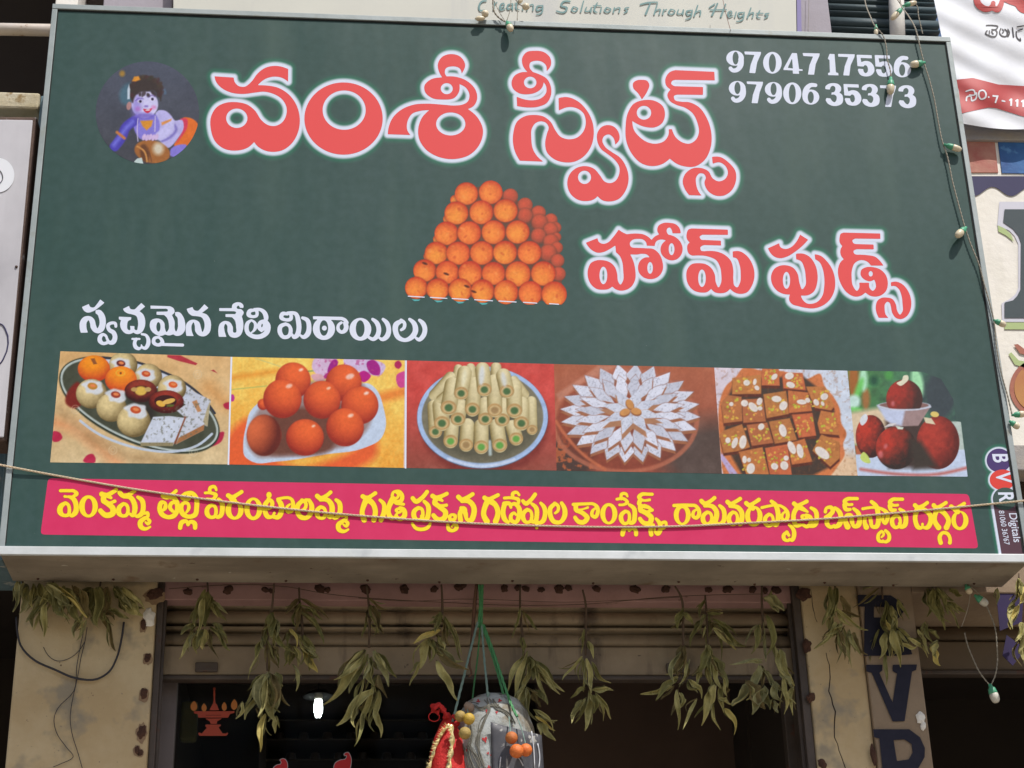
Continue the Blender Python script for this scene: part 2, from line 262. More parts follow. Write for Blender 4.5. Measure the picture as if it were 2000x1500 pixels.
ADDR='''@80,930,5.5556
g
s 212,158,34 300,158,34 362,163,36 385,190,47 350,218,27 258,220,29
s 300,222,27 350,245,50 382,320,54 370,400,56 325,428,36 305,400,20
s 265,292,38 212,335,56 208,390,59 245,425,38 295,420,38 308,365,38 290,305,36 265,292,38
g
e 515,328,102,120
h 517,330,43,88
g
s 660,195,56 700,208,52 760,185,45 815,150,43
s 690,205,56 680,265,56 720,290,34 800,272,38
s 725,215,45 760,235,32
s 680,270,56 740,310,56 780,350,61 780,400,63 710,425,59 645,375,52
g
s 855,180,50 890,212,50 940,205,43 1015,160,41
s 900,222,41 970,230,50 1010,290,56 1018,370,56 995,425,43 960,405,25
s 895,300,38 848,345,52 845,400,54 880,430,36 925,425,38 945,370,38 925,310,36 895,300,38
s 1050,228,34 1095,260,50 1110,330,52 1090,410,52 1040,435,38 1010,410,23
s 1125,405,29 1155,400,38 1160,435,34 1120,460,45 1078,500,54 1085,550,52 1130,572,38 1185,550,23
s 1150,460,27 1178,490,41 1160,520,29 1135,500,23
g
s 1325,215,50 1370,228,50 1420,200,41 1465,160,38
s 1380,225,45 1440,235,50 1475,290,54 1478,370,52 1440,430,52 1380,445,45 1310,410,54 1288,345,52 1310,285,45 1345,290,34 1350,340,45 1320,375,23
s 1460,280,41 1415,295,41 1400,340,43 1430,380,34
g
s 1560,195,34 1530,225,41 1560,255,34 1610,240,38 1600,200,34
s 1560,190,34 1640,185,45 1685,240,52 1690,330,52 1670,420,52 1600,440,45 1540,410,54 1520,340,50 1545,295,38 1590,295,34 1605,340,38 1580,390,27
s 1510,560,45 1530,500,50 1580,490,38 1595,530,29 1620,495,38 1665,510,50 1672,560,45
@390,930,5.5556
g
s 60,182,29 120,182,32 175,205,43 150,245,34 80,248,32
s 110,170,38 115,125,36 160,115,36 180,150,27
s 205,250,36 240,290,50 245,370,52 225,430,47 190,445,36 170,410,20
s 128,315,38 85,350,47 82,410,52 115,445,38 160,440,38 178,385,38 160,325,36 128,315,38
g
s 310,210,50 350,230,50 400,205,41 455,170,41
e 378,370,98,102
h 380,360,40,80
s 350,240,68 370,270,68
g
e 582,355,98,122
h 582,350,42,90
g
e 752,205,28,34
s 755,255,41 715,300,50 708,380,52 740,440,50 785,440,32 810,400,29
s 745,250,38 785,280,43 780,330,41 745,355,29
s 800,440,41 850,445,50 885,390,56 880,300,56 855,262,45
s 845,248,29 1000,255,36 1015,320,45 990,380,43 955,385,38 945,340,32 980,305,23
g
s 1110,270,43 1065,320,52 1062,390,52 1100,445,52 1160,452,45 1205,400,56 1215,320,52 1190,265,38
s 1110,262,41 1150,290,38 1145,345,36 1115,365,27
s 1150,255,29 1190,262,38
g
s 1275,215,50 1310,240,50 1370,215,41 1420,175,41
s 1310,255,41 1390,260,50 1430,310,56 1435,390,56 1415,445,43 1380,425,25
s 1310,335,38 1275,370,47 1275,420,50 1305,455,34 1345,450,38 1365,400,38 1345,345,36 1310,335,38
s 1480,258,36 1515,290,50 1525,350,52 1510,420,52 1465,455,38 1430,430,23
s 1545,430,29 1585,425,38 1590,460,34 1550,490,43 1505,530,52 1510,575,52 1560,600,38 1612,578,23
s 1575,485,27 1605,510,41 1590,545,29 1560,525,23
g
s 1770,220,50 1815,240,50 1860,215,41 1905,185,43
s 1815,245,68 1780,320,56 1762,400,52 1785,475,59
s 1815,250,68 1880,300,56 1905,370,54 1890,475,56
@690,930,5.5556
g
s 290,260,34 330,300,45 335,380,52 300,475,52
s 430,250,68 395,310,56 380,390,52 410,450,52 455,455,34
s 430,180,29 425,225,34 470,240,29 490,200,32 460,170,27
s 440,170,29 500,170,41 530,215,45 520,265,45 460,285,41 545,305,32
s 500,350,29 465,370,32 490,395,27 520,375,32 505,345,34 545,360,45 555,430,54 510,465,45 465,440,45 470,415,29
g
s 645,240,47 680,275,50 740,240,45 800,170,43
s 770,275,38 810,320,50 815,400,52 790,470,50 750,475,34 735,430,23
s 705,345,41 660,385,50 660,440,52 695,475,38 740,465,38 755,410,38 740,355,36 705,345,41
s 640,515,29 680,565,38 740,578,38 810,555,38 835,515,29
g
s 860,215,50 900,235,50 950,220,43 1015,190,41
s 900,240,54 885,290,54 925,315,32 1010,315,36
s 930,245,45 965,265,29
s 885,295,56 950,345,52 1000,390,56 990,450,56 930,475,56 870,425,47
s 1045,445,41 1060,420,29 1105,430,38 1100,465,36 1045,470,32
s 1070,480,38 1110,520,43 1120,560,45 1085,590,36 1040,580,43 1025,530,34
s 1070,545,23 1085,530,23
g
s 1140,225,50 1180,255,50 1230,235,45 1295,195,43
s 1180,270,45 1250,270,54 1305,330,56 1305,420,59 1275,480,54 1235,470,38 1215,400,52 1185,350,41 1160,400,50 1165,480,52
s 1215,400,45 1205,350,41 1170,345,38
g
s 1425,235,50 1460,255,50 1510,235,43 1570,205,41
s 1465,260,68 1430,330,56 1415,420,56 1450,490,63
s 1470,265,68 1540,310,56 1570,390,56 1545,490,61
g
s 1640,238,32 1740,238,34 1790,255,41 1790,300,29
s 1735,235,34 1730,190,38 1770,175,34 1800,205,27
s 1640,300,52 1700,300,38 1710,340,29
s 1640,310,52 1625,400,52 1645,470,52 1680,500,34
s 1700,320,29 1750,300,41 1795,340,50 1800,430,54 1760,500,41 1715,480,45 1715,420,38 1745,400,32 1765,420,25
@1000,930,5.8824
g
s 125,285,41 160,315,50 210,280,45 265,210,45
s 230,320,36 275,360,50 285,450,52 265,520,50 230,525,34 215,480,20
s 175,385,43 130,430,50 130,490,52 165,530,38 210,520,38 228,460,38 210,400,36 175,385,43
s 330,310,34 370,360,50 380,440,52 350,520,52 310,535,36 285,510,25
e 285,595,18,16
s 285,530,45 285,590,29
g
s 490,320,43 440,370,52 440,450,54 480,520,52 550,530,45 600,470,56 605,380,54 570,310,41
s 490,312,38 530,345,38 525,400,36 495,425,27
g
s 705,325,38 870,318,34 930,318,34 975,350,43 985,420,45 955,470,41 920,450,41 925,400,36 955,370,25
s 735,330,50 740,390,50 790,385,25 870,360,29
s 745,395,50 820,430,52 865,480,56 820,530,54 770,525,52 725,475,43
g
e 1112,432,98,122
h 1112,435,42,90
g
s 1205,265,32 1300,268,36 1325,300,38 1290,325,32 1235,330,29
s 1255,260,36 1260,205,36 1310,205,34 1325,232,25
s 1350,330,36 1400,370,50 1410,450,52 1390,530,50 1355,540,34 1335,500,20
s 1300,405,41 1255,450,50 1255,500,52 1290,545,38 1335,530,38 1350,470,38 1335,415,36 1300,405,41
s 1270,670,50 1290,610,50 1330,595,29 1345,625,29 1380,600,34 1420,625,45 1425,670,45
g
s 1610,208,36 1560,207,36 1490,210,43 1460,240,47 1490,272,32 1580,272,32
s 1475,275,56 1460,320,45 1500,345,43
s 1475,340,56 1480,390,56 1530,410,34 1610,390,38
s 1520,345,50 1570,360,41 1600,385,34
s 1480,395,56 1550,430,56 1600,480,61 1580,540,56 1520,540,52 1470,490,47
s 1600,670,50 1595,600,45 1625,560,34 s 1655,490,32 1690,530,45 1705,610,52 1675,660,50 1645,640,32 1640,590,25
s 1710,545,41 1765,530,34 1770,570,32 1740,600,29
@1290,930,5.8824
g
s 155,338,38 340,335,38 400,340,38 440,390,45 440,450,47 410,480,41 375,460,41 380,410,36 410,385,25
e 250,445,97,118
h 250,452,42,84
g
s 470,285,50 510,315,50 560,295,43 620,250,45
s 510,340,41 600,350,52 640,400,56 640,480,59 610,540,52 580,520,27
s 535,415,41 490,460,50 495,520,52 530,550,38 570,535,38 590,480,38 570,425,36 535,415,41
s 680,340,36 720,380,50 735,450,52 715,530,50 670,550,38 640,520,23
g
s 770,295,50 805,320,50 850,300,43 915,260,45
s 800,345,41 890,360,52 930,410,56 935,490,56 915,550,50 885,530,27
s 830,415,41 790,460,50 790,520,52 830,555,38 870,540,38 885,480,38 865,425,36 830,415,41
g
s 985,310,50 1020,335,50 1070,310,43 1130,270,45
e 1072,460,100,118
h 1072,452,44,86
s 1035,340,68 1060,370,56
g
s 1165,362,34 1420,365,36 1455,410,45 1460,470,45 1430,510,41 1400,490,36 1400,440,32 1430,410,23
s 1275,290,41 1320,330,52 1350,420,56 1350,500,56 1325,560,50 1290,550,29
s 1245,440,41 1205,480,47 1205,540,50 1240,570,38 1280,555,38 1295,500,36 1275,450,34 1245,440,41
s 1480,560,34 1525,610,45 1535,680,50 1510,735,41 1480,720,25
s 1455,645,38 1415,680,43 1420,720,45 1460,740,34 1500,725,29
s 1450,640,34 1475,680,34
g
s 1535,315,50 1575,340,50 1620,320,43 1680,290,45
s 1585,345,61 1535,420,52 1530,500,52 1560,565,52 1610,560,38
s 1585,350,61 1650,385,45 1690,410,25
s 1660,450,29 1625,460,34 1635,490,29 1680,480,34 1670,445,29 1720,470,45 1725,540,50 1680,580,41 1640,560,38
s 1730,365,36 1780,400,50 1795,480,52 1770,560,56 1720,575,38
@1590,930,5.8824
g
s 130,410,38 140,370,34 195,360,45 215,400,50 180,445,50 130,470,36
s 180,450,56 155,490,52 150,550,52 190,585,41 230,570,38
s 240,365,36 290,410,52 310,480,56 285,560,59 240,585,38
g
s 495,258,38 440,258,38 385,262,43 350,290,47 385,325,34 435,325,32
s 350,330,50 365,380,47 415,382,34
s 455,375,36 505,420,50 525,490,54 505,565,59 460,580,38 435,520,50 420,450,45 385,445,41 360,500,50 385,580,68
g
s 560,375,34 780,378,36 835,420,47 840,500,47 815,540,41 790,510,38 800,450,27
s 660,295,41 710,340,52 735,430,56 740,510,56 715,580,52 670,580,41 650,510,45 635,460,41 600,460,38 580,520,45 600,585,63
s 775,635,34 740,670,38 745,740,41 790,755,29 s 785,635,27 800,670,29 775,700,23
s 820,625,34 860,670,41 855,735,43 815,755,34 790,740,25
g
s 1015,265,38 960,265,38 905,268,43 870,300,47 905,332,34 960,332,32
s 870,340,50 885,385,47 935,388,34
s 985,380,36 1035,420,50 1055,490,54 1035,570,54 995,585,38 975,540,23
s 940,455,41 900,490,47 900,550,52 935,590,38 975,575,38 990,510,36 970,465,36 940,455,41
g
s 1160,335,50 1195,360,50 1240,345,43 1300,305,41
s 1195,370,68 1165,440,52 1165,520,52 1200,590,50 1240,590,32 1245,550,29
s 1200,370,56 1280,395,52 1335,450,54 1335,540,56 1300,590,50 1260,590,32
g
s 1375,335,50 1410,365,50 1460,340,43 1515,305,41
s 1420,370,68 1390,440,54 1385,510,54 1430,590,63
s 1420,370,68 1500,430,54 1545,510,54 1520,590,63
s 1455,765,50 1445,690,45 1480,650,38 1530,660,41 1560,710,38 1560,765,43
g
s 1575,350,50 1620,375,50 1670,350,43 1725,315,41
e 1675,510,98,110
h 1672,500,44,86
s 1630,385,68 1650,410,56'''
NUM='''@1400,80,4.7619
g
e 170,160,82,70
h 175,160,28,60
s 225,170,50 220,230,50 185,270,42 145,272,36 128,255,36
g
X 255,98 412,102 408,125 375,200 358,300 302,297 315,220 350,130 262,125
g
e 517,203,86,101
h 517,205,33,84
g
X 700,112 745,114 765,262 798,264 798,278 762,278 766,306 708,304 706,274 620,270 620,258
H 700,160 660,250 708,256
g
X 797,112 957,116 953,140 920,215 905,314 848,312 862,225 895,145 805,140
g
X 1050,120 1095,122 1108,292 1130,298 1132,320 1035,318 1035,298 1052,292 1048,178 1032,165
g
X 1127,120 1283,124 1280,150 1245,225 1232,322 1176,320 1190,235 1222,150 1130,146
g
o 1300,128! 1440,132! 1443,162! 1336,158! 1345,198! 1380,186 1428,196 1462,240 1464,285 1435,320 1385,330 1335,315 1312,270! 1318,258! 1362,262! 1370,290 1385,300 1402,285 1405,255 1395,232 1378,225 1365,238! 1308,234!
g
o 1468,131! 1608,135! 1611,165! 1504,161! 1513,201! 1548,189 1596,199 1630,243 1632,288 1603,323 1553,333 1503,318 1480,273! 1486,261! 1530,265! 1538,293 1553,303 1570,288 1573,258 1563,235 1546,228 1533,241! 1476,237!
g
e 1726,268,80,70
h 1724,270,28,54
s 1670,260,50 1685,195,50 1720,160,40 1765,160,34
g
e 190,440,78,68
h 192,438,28,56
s 245,450,50 240,510,50 205,550,42 165,552,36 150,535,36
g
X 276,376 430,380 428,402 398,480 380,580 324,578 336,500 370,405 282,400
g
e 525,450,78,68
h 528,448,28,56
s 580,455,50 575,520,50 540,560,42 500,562,36 485,545,36
g
e 702,487,84,101
h 702,488,32,84
g
e 875,522,78,70
h 874,524,28,54
s 820,515,50 832,450,50 870,412,40 918,412,34
g
o 1010,425 1035,402 1085,392 1130,402 1155,430 1155,460 1140,482! 1165,500 1175,535 1165,580 1120,603 1065,600 1030,580 1012,550! 1020,530! 1058,535! 1075,560 1095,570 1112,550 1112,515 1095,500 1065,500! 1068,478! 1090,475 1102,455 1100,430 1085,418 1062,425 1052,452! 1010,448!
g
o 1178,400! 1318,404! 1321,434! 1214,430! 1223,470! 1258,458 1306,468 1340,512 1342,557 1313,592 1263,602 1213,587 1190,542! 1196,530! 1240,534! 1248,562 1263,572 1280,557 1283,527 1273,504 1256,497 1243,510! 1186,506!
g
o 1350,433 1375,410 1425,400 1470,410 1495,438 1495,468 1480,490! 1505,508 1515,543 1505,588 1460,611 1405,608 1370,588 1352,558! 1360,538! 1398,543! 1415,568 1435,578 1452,558 1452,523 1435,508 1405,508! 1408,486! 1430,483 1442,463 1440,438 1425,426 1402,433 1392,460! 1350,456!
g
X 1516,412 1668,416 1664,440 1638,515 1622,614 1566,612 1578,530 1608,442 1520,438
g
o 1690,445 1715,422 1765,412 1810,422 1835,450 1835,480 1820,502! 1845,520 1855,555 1845,600 1800,623 1745,620 1710,600 1692,570! 1700,550! 1738,555! 1755,580 1775,590 1792,570 1792,535 1775,520 1745,520! 1748,498! 1770,495 1782,475 1780,450 1765,438 1742,445 1732,472! 1690,468!'''

# brush-script line on the cream board, banner and other small painted writing
SCRIPT='''@850,0,2.857
g
s 285,5,8 262,8,10 245,35,11 250,58,9 275,55,6
g
s 330,8,7 326,55,10
s 326,30,8 345,12,6
g
s 362,45,6 385,32,7 382,18,6 365,28,9 365,55,9 392,48,5
g
s 425,22,8 405,30,9 405,50,9 430,42,7
s 432,20,7 432,55,8
g
s 462,5,6 455,50,9 470,55,5
s 445,18,6 480,16,6
g
s 495,25,6 488,55,9
g
s 518,25,6 512,58,9
s 512,40,6 545,26,7 545,58,8
g
s 592,32,8 568,38,9 568,58,9 595,48,7
s 600,30,7 590,75,8 565,80,6
g
s 752,8,9 712,12,10 702,30,10 735,45,11 725,65,10 678,62,8
g
s 772,38,8 762,58,9 780,65,7 795,48,7 775,38,6
g
s 828,5,6 812,66,9
g
s 845,40,6 838,62,8 862,60,6 872,40,6 868,68,8
g
s 905,15,6 892,66,9 905,68,5
s 882,32,6 925,32,6
g
s 928,40,6 922,68,9
g
s 958,42,8 945,62,9 965,68,7 980,52,7 960,42,6
g
s 1000,42,6 994,70,9
s 996,55,6 1030,44,7 1025,70,8
g
s 1080,42,7 1058,48,7 1072,60,8 1055,72,7
g
s 1145,25,8 1180,16,9 1240,12,7
s 1200,18,8 1175,78,12
g
s 1240,20,7 1222,80,9
s 1228,62,6 1255,52,7 1250,80,8
g
s 1275,52,6 1270,80,9
s 1272,62,6 1292,52,6
g
s 1315,52,8 1302,74,9 1322,80,7 1338,62,7 1318,52,6
g
s 1358,54,6 1352,76,8 1375,76,6 1385,54,6 1382,82,8
g
s 1425,58,8 1402,66,9 1408,84,8 1430,74,7
s 1434,56,7 1422,100,8 1398,108,6
g
s 1465,30,7 1445,90,9
s 1450,74,6 1480,60,7 1478,86,8
g
s 1530,42,7 1560,22,7
s 1575,20,9 1545,85,11
s 1620,24,9 1595,92,11
s 1535,56,7 1625,54,7
g
s 1632,84,6 1655,74,7 1652,62,6 1636,70,9 1638,94,8 1662,86,5
g
s 1680,66,6 1672,96,8
g
s 1715,70,8 1692,76,9 1698,96,8 1720,84,7
s 1724,68,7 1712,112,8 1682,120,6
g
s 1762,44,7 1742,100,9
s 1748,84,6 1775,70,7 1770,98,8
g
s 1812,58,6 1800,98,8 1815,100,5
s 1792,74,6 1830,74,6
g
s 1862,74,7 1840,80,7 1856,90,8 1838,102,7'''
BLACK='''@1400,0,3.3333
g
s 1755,165,8 1800,165,8 1830,172,8 1818,190,8 1790,190,7
s 1760,200,9 1750,215,9 1775,232,9 1815,235,9 1825,210,9 1810,192,8 1790,205,9 1800,220,8
s 1775,200,8 1775,218,8
g
s 1850,185,8 1842,215,9 1860,235,9 1885,235,9 1890,205,9 1875,190,8
s 1860,190,8 1868,205,8 1858,215,7
s 1895,190,8 1905,215,9 1895,238,8
g
s 1925,180,8 1932,240,10
s 1950,205,8 1955,245,9 1978,265,8 1975,248,7
s 1960,200,8 1990,190,8
s 1955,175,8 1998,168,8'''
WHITESM='''@1400,0,3.3333
g
s 1568,580,10 1572,615,12 1572,655,11 1560,668,8
g
s 1622,595,9 1675,590,10 1680,615,9 1645,618,9
s 1625,655,10 1630,630,10 1655,628,9 1660,655,10 1685,645,10 1690,605,9
g
s 1705,620,11 1710,595,10 1735,588,10 1752,608,11 1748,635,11 1720,645,10 1705,622,11
e 1770,632,6,6
g
X 1795,618 1835,622 1832,632 1818,672 1808,670 1820,632 1795,630
g
X 1855,650 1880,656 1878,665 1853,660
g
X 1902,650 1915,640 1924,642 1922,690 1910,690 1911,655 1903,658
g
X 1942,655 1955,645 1964,647 1962,695 1950,695 1951,660 1943,663
g
X 1980,658 1993,648 2000,650 2000,698 1990,698 1990,664 1981,667'''
BIGRED='''@1400,0,3.3333
g
s 1690,-20,40 1705,30,44 1750,58,40 1790,50,30 1800,20,30
s 1790,45,34 1830,60,40 1850,30,34 1860,0,30 1920,5,50 2010,30,60
s 1960,-10,60 1990,50,60 2020,70,40'''
NAVY='''@1560,1050,3.3341
g
X 385,372 600,376 680,430 685,480 655,520 600,550 560,560 560,700 600,710 600,770 425,770 425,730 430,450 385,448
H 490,450 560,452 590,490 560,520 490,520
X 600,560 690,600 740,760 620,770 590,640
g
X 437,828 545,828 545,865 525,880 612,1075 640,885 612,870 612,828 770,826 765,862 738,872 690,1195 612,1198 475,880 440,872
g
X 484,1248 720,1248 790,1300 822,1370 820,1430 780,1500 700,1530 620,1530 620,1560 500,1560 545,1500 525,1308 490,1300
H 618,1318 690,1315 735,1345 742,1400 715,1445 640,1455'''
STICK='''@300,1120,3.9474
g
e 468,890,10,10
h 468,890,5,5
s 468,905,10 468,940,14 468,960,10 468,1000,20
X 455,1005 485,1005 505,1055 430,1055
X 310,1062 625,1062 622,1076 590,1082 575,1112 345,1112 340,1085 312,1078
X 395,1118 530,1118 490,1140 488,1160 440,1160 432,1140
X 400,1165 520,1165 515,1178 500,1185 530,1232 560,1235 568,1225 575,1235 560,1252 355,1252 342,1232 355,1225 370,1235 410,1190 398,1178
H 400,1090 520,1090 520,1094 400,1094'''
FLAME='''@300,1120,3.9474
g
o 312,982! 335,1015 332,1045 312,1060 292,1050 285,1020
g
o 388,1000! 408,1030 404,1055 388,1066 374,1055 370,1030
g
o 545,990! 562,1020 560,1048 545,1060 530,1048 526,1022
g
o 622,968! 645,1005 640,1038 620,1052 602,1040 598,1008'''
REDGL='''@300,1120,3.9474
g
o 925,1500! 950,1478 980,1470 985,1450 975,1440 985,1432 1010,1432 1025,1450 1030,1510! 925,1520!
g
o 1390,1500! 1400,1465 1440,1440 1480,1430 1490,1405 1470,1400 1475,1388 1500,1382 1513,1400 1512,1510! 1390,1520!'''
JOIN='''@1760,250,3.75
g
X 758,595 930,595 930,1390 758,1390 758,1278 820,1262 850,1230 875,1180 878,840 860,790 820,740 748,690'''
JPALE='''@1760,250,3.75
g
X 720,540 930,540 930,595 758,595 748,690 820,735 866,790 878,850 876,1180 855,1235 815,1268 758,1280 758,1390 930,1390 930,1420 740,1420 735,1285 800,1250 840,1215 858,1170 858,850 830,790 790,750 705,715'''
def spline(pts,corn,n=6,closed=True):
    P=np.array(pts,float);N=len(P);out=[]
    rng=range(N if closed else N-1)
    for i in rng:
        p1=P[i];p2=P[(i+1)%N]
        p0=P[i-1] if (closed or i>0) else p1
        p3=P[(i+2)%N] if (closed or i<N-2) else p2
        c1=corn[i];c2=corn[(i+1)%N]
        d=p2-p1
        if c1 and c2: out.append(p1[None]);continue
        L=np.linalg.norm(d)
        def tan(a,b,q):
            l1=np.linalg.norm(q-a)+1e-9;l2=np.linalg.norm(b-q)+1e-9
            t=(q-a)/l1*l2+(b-q)/l2*l1
            return t/(l1+l2)*L
        m1=tan(p0,p2,p1) if not c1 and (closed or i>0) else None
        m2=tan(p1,p3,p2) if not c2 and (closed or i<N-2) else None
        if m1 is None: m1=1.5*d-.5*(m2 if m2 is not None else d)
        if m2 is None: m2=1.5*d-.5*m1
        t=np.linspace(0,1,n,endpoint=False)[:,None]
        out.append((2*t**3-3*t**2+1)*p1+(t**3-2*t**2+t)*m1+(-2*t**3+3*t**2)*p2+(t**3-t**2)*m2)
    if not closed: out.append(P[-1:])
    return np.concatenate(out)
def sd_poly(X,Y,P):
    d=np.full(X.shape,1e9);ins=np.zeros(X.shape,bool)
    for a,b in zip(P,np.roll(P,-1,0)):
        e=b-a;w0=X-a[0];w1=Y-a[1];L=e@e+1e-12
        t=np.clip((w0*e[0]+w1*e[1])/L,0,1)
        d=np.minimum(d,(w0-e[0]*t)**2+(w1-e[1]*t)**2)
        if a[1]!=b[1]:
            c=((a[1]>Y)!=(b[1]>Y))&(X<e[0]*(Y-a[1])/e[1]+a[0]); ins^=c
    return np.where(ins,-1,1)*np.sqrt(d)
def sd_ell(X,Y,cx,cy,rx,ry):
    k=np.sqrt(((X-cx)/rx)**2+((Y-cy)/ry)**2)+1e-9
    k2=np.sqrt(((X-cx)/rx**2)**2+((Y-cy)/ry**2)**2)+1e-9
    return k*(k-1)/k2
def sd_stroke(X,Y,P):
    d=np.full(X.shape,1e9)
    for a,b in zip(P[:-1],P[1:]):
        e=b[:2]-a[:2];L=e@e+1e-12;w0=X-a[0];w1=Y-a[1]
        t=np.clip((w0*e[0]+w1*e[1])/L,0,1)
        d=np.minimum(d,np.hypot(w0-e[0]*t,w1-e[1]*t)-(a[2]+(b[2]-a[2])*t)/2)
    return d
def parse(txt):
    G=[];cur=None;ox=oy=0;s=1
    for ln in txt.split('\n'):
        ln=ln.strip()
        if not ln: continue
        if ln[0]=='@': ox,oy,s=map(float,ln[1:].split(','));continue
        if ln=='g': cur=[];G.append(cur);continue
        tk=ln.split();kind=None;pts=[];co=[]
        def flush():
            if not pts: return
            A=np.array(pts,float)
            A[:,0]=A[:,0]/s+ox;A[:,1]=A[:,1]/s+oy
            if A.shape[1]>2:A[:,2:]/=s
            if kind=='o': cur.append(('o',spline(A,co,5)))
            elif kind in 'XH': cur.append((kind,A))
            elif kind in 'eh': cur.append((kind,A[0]))
            else: cur.append(('s',spline(A,[0]*len(A),5,False)))
        for t in tk:
            if t in 'osehXH' and len(t)==1: flush();kind=t;pts=[];co=[];continue
            c=t.endswith('!');pts.append([float(v) for v in t.rstrip('!').split(',')]);co.append(c)
        flush()
    return G
def bbox(g):
    lo=[];hi=[]
    for k,A in g:
        if k in 'hH':continue
        if k=='e': lo.append(A[:2]-A[2:4]);hi.append(A[:2]+A[2:4])
        elif k=='s': lo.append((A[:,:2]-A[:,2:]/2).min(0));hi.append((A[:,:2]+A[:,2:]/2).max(0))
        else: lo.append(A.min(0));hi.append(A.max(0))
    return np.min(lo,0),np.max(hi,0)
def gsdf(g,X,Y):
    d=np.full(X.shape,1e9)
    for k,A in g:   # applied in order
        if k in 'oX': d=np.minimum(d,sd_poly(X,Y,A))
        elif k=='e': d=np.minimum(d,sd_ell(X,Y,*A))
        elif k=='s': d=np.minimum(d,sd_stroke(X,Y,A))
        elif k=='h': d=np.maximum(d,-sd_ell(X,Y,*A))
        elif k=='H': d=np.maximum(d,-sd_poly(X,Y,A))
    return d
# ---------------------------------------------------------------- flat print: meshes of letters from their outlines
def clip_mesh(D, xs, ys, merge=True):
    "filled region D < 0 as polygons, cut along the zero line"
    ny, nx = D.shape; IN = D < 0; V = []; F = []
    a, b, c, d = IN[:-1, :-1], IN[:-1, 1:], IN[1:, 1:], IN[1:, :-1]
    s = a.astype(int)+b+c+d
    for j in range(ny-1):
        row = s[j]; full = np.flatnonzero(row == 4)
        if len(full):
            runs = np.split(full, np.flatnonzero(np.diff(full) > 1)+1)
            for r in runs:
                i0, i1 = r[0], r[-1]+1; k = len(V)
                V += [(xs[i0], ys[j]), (xs[i1], ys[j]), (xs[i1], ys[j+1]), (xs[i0], ys[j+1])]; F.append((k, k+1, k+2, k+3))
        for i in np.flatnonzero((row > 0) & (row < 4)):
            q = [(i, j), (i+1, j), (i+1, j+1), (i, j+1)]; k = len(V); n = 0
            for e in range(4):
                (i0, j0), (i1, j1) = q[e], q[(e+1) % 4]; v0, v1 = D[j0, i0], D[j1, i1]
                if v0 < 0: V.append((xs[i0], ys[j0])); n += 1
                if (v0 < 0) != (v1 < 0):
                    t = v0/(v0-v1); V.append((xs[i0]+t*(xs[i1]-xs[i0]), ys[j0]+t*(ys[j1]-ys[j0]))); n += 1
            if n >= 3: F.append(tuple(range(k, k+n)))
    return V, F
def letters(txt, Y, m, parent, step=1.1, name='letter', grow=0.):
    for gi, g in enumerate(parse(txt)):
        lo, hi = bbox(g); xs = np.arange(lo[0]-3-grow, hi[0]+3+grow+step, step); ys = np.arange(lo[1]-3-grow, hi[1]+3+grow+step, step)
        X, Yy = np.meshgrid(xs, ys); D = gsdf(g, X, Yy)-grow
        V, F = clip_mesh(D, xs, ys)
        if not F: continue
        V = np.array(V); W = atv(V[:, 0], V[:, 1], Y-.00003*(gi % 3))
        mesh(name, W, [f[::-1] for f in F], m, parent)
def poly_sheet(name, pts, Y, m, parent, label=None, rnd=0):
    P = np.array(pts, float)
    if rnd:
        Q = []
        for i in range(len(P)):
            p = P[i]; a = P[i-1]-p; b = P[(i+1) % len(P)]-p; a = a/np.linalg.norm(a)*rnd; b = b/np.linalg.norm(b)*rnd
            for t in np.linspace(0, 1, 5): Q.append(p+a*(1-t)**2+b*t**2)
        P = np.array(Q)
    return mesh(name, atv(P[:, 0], P[:, 1], Y), [tuple(range(len(P)))[::-1]], m, parent, label=label)

def unveil(v, t=42.): return np.clip((np.asarray(v, float)-t)*255/(255-t), 3, 255)   # the glare over the print is the scene's, not the ink's
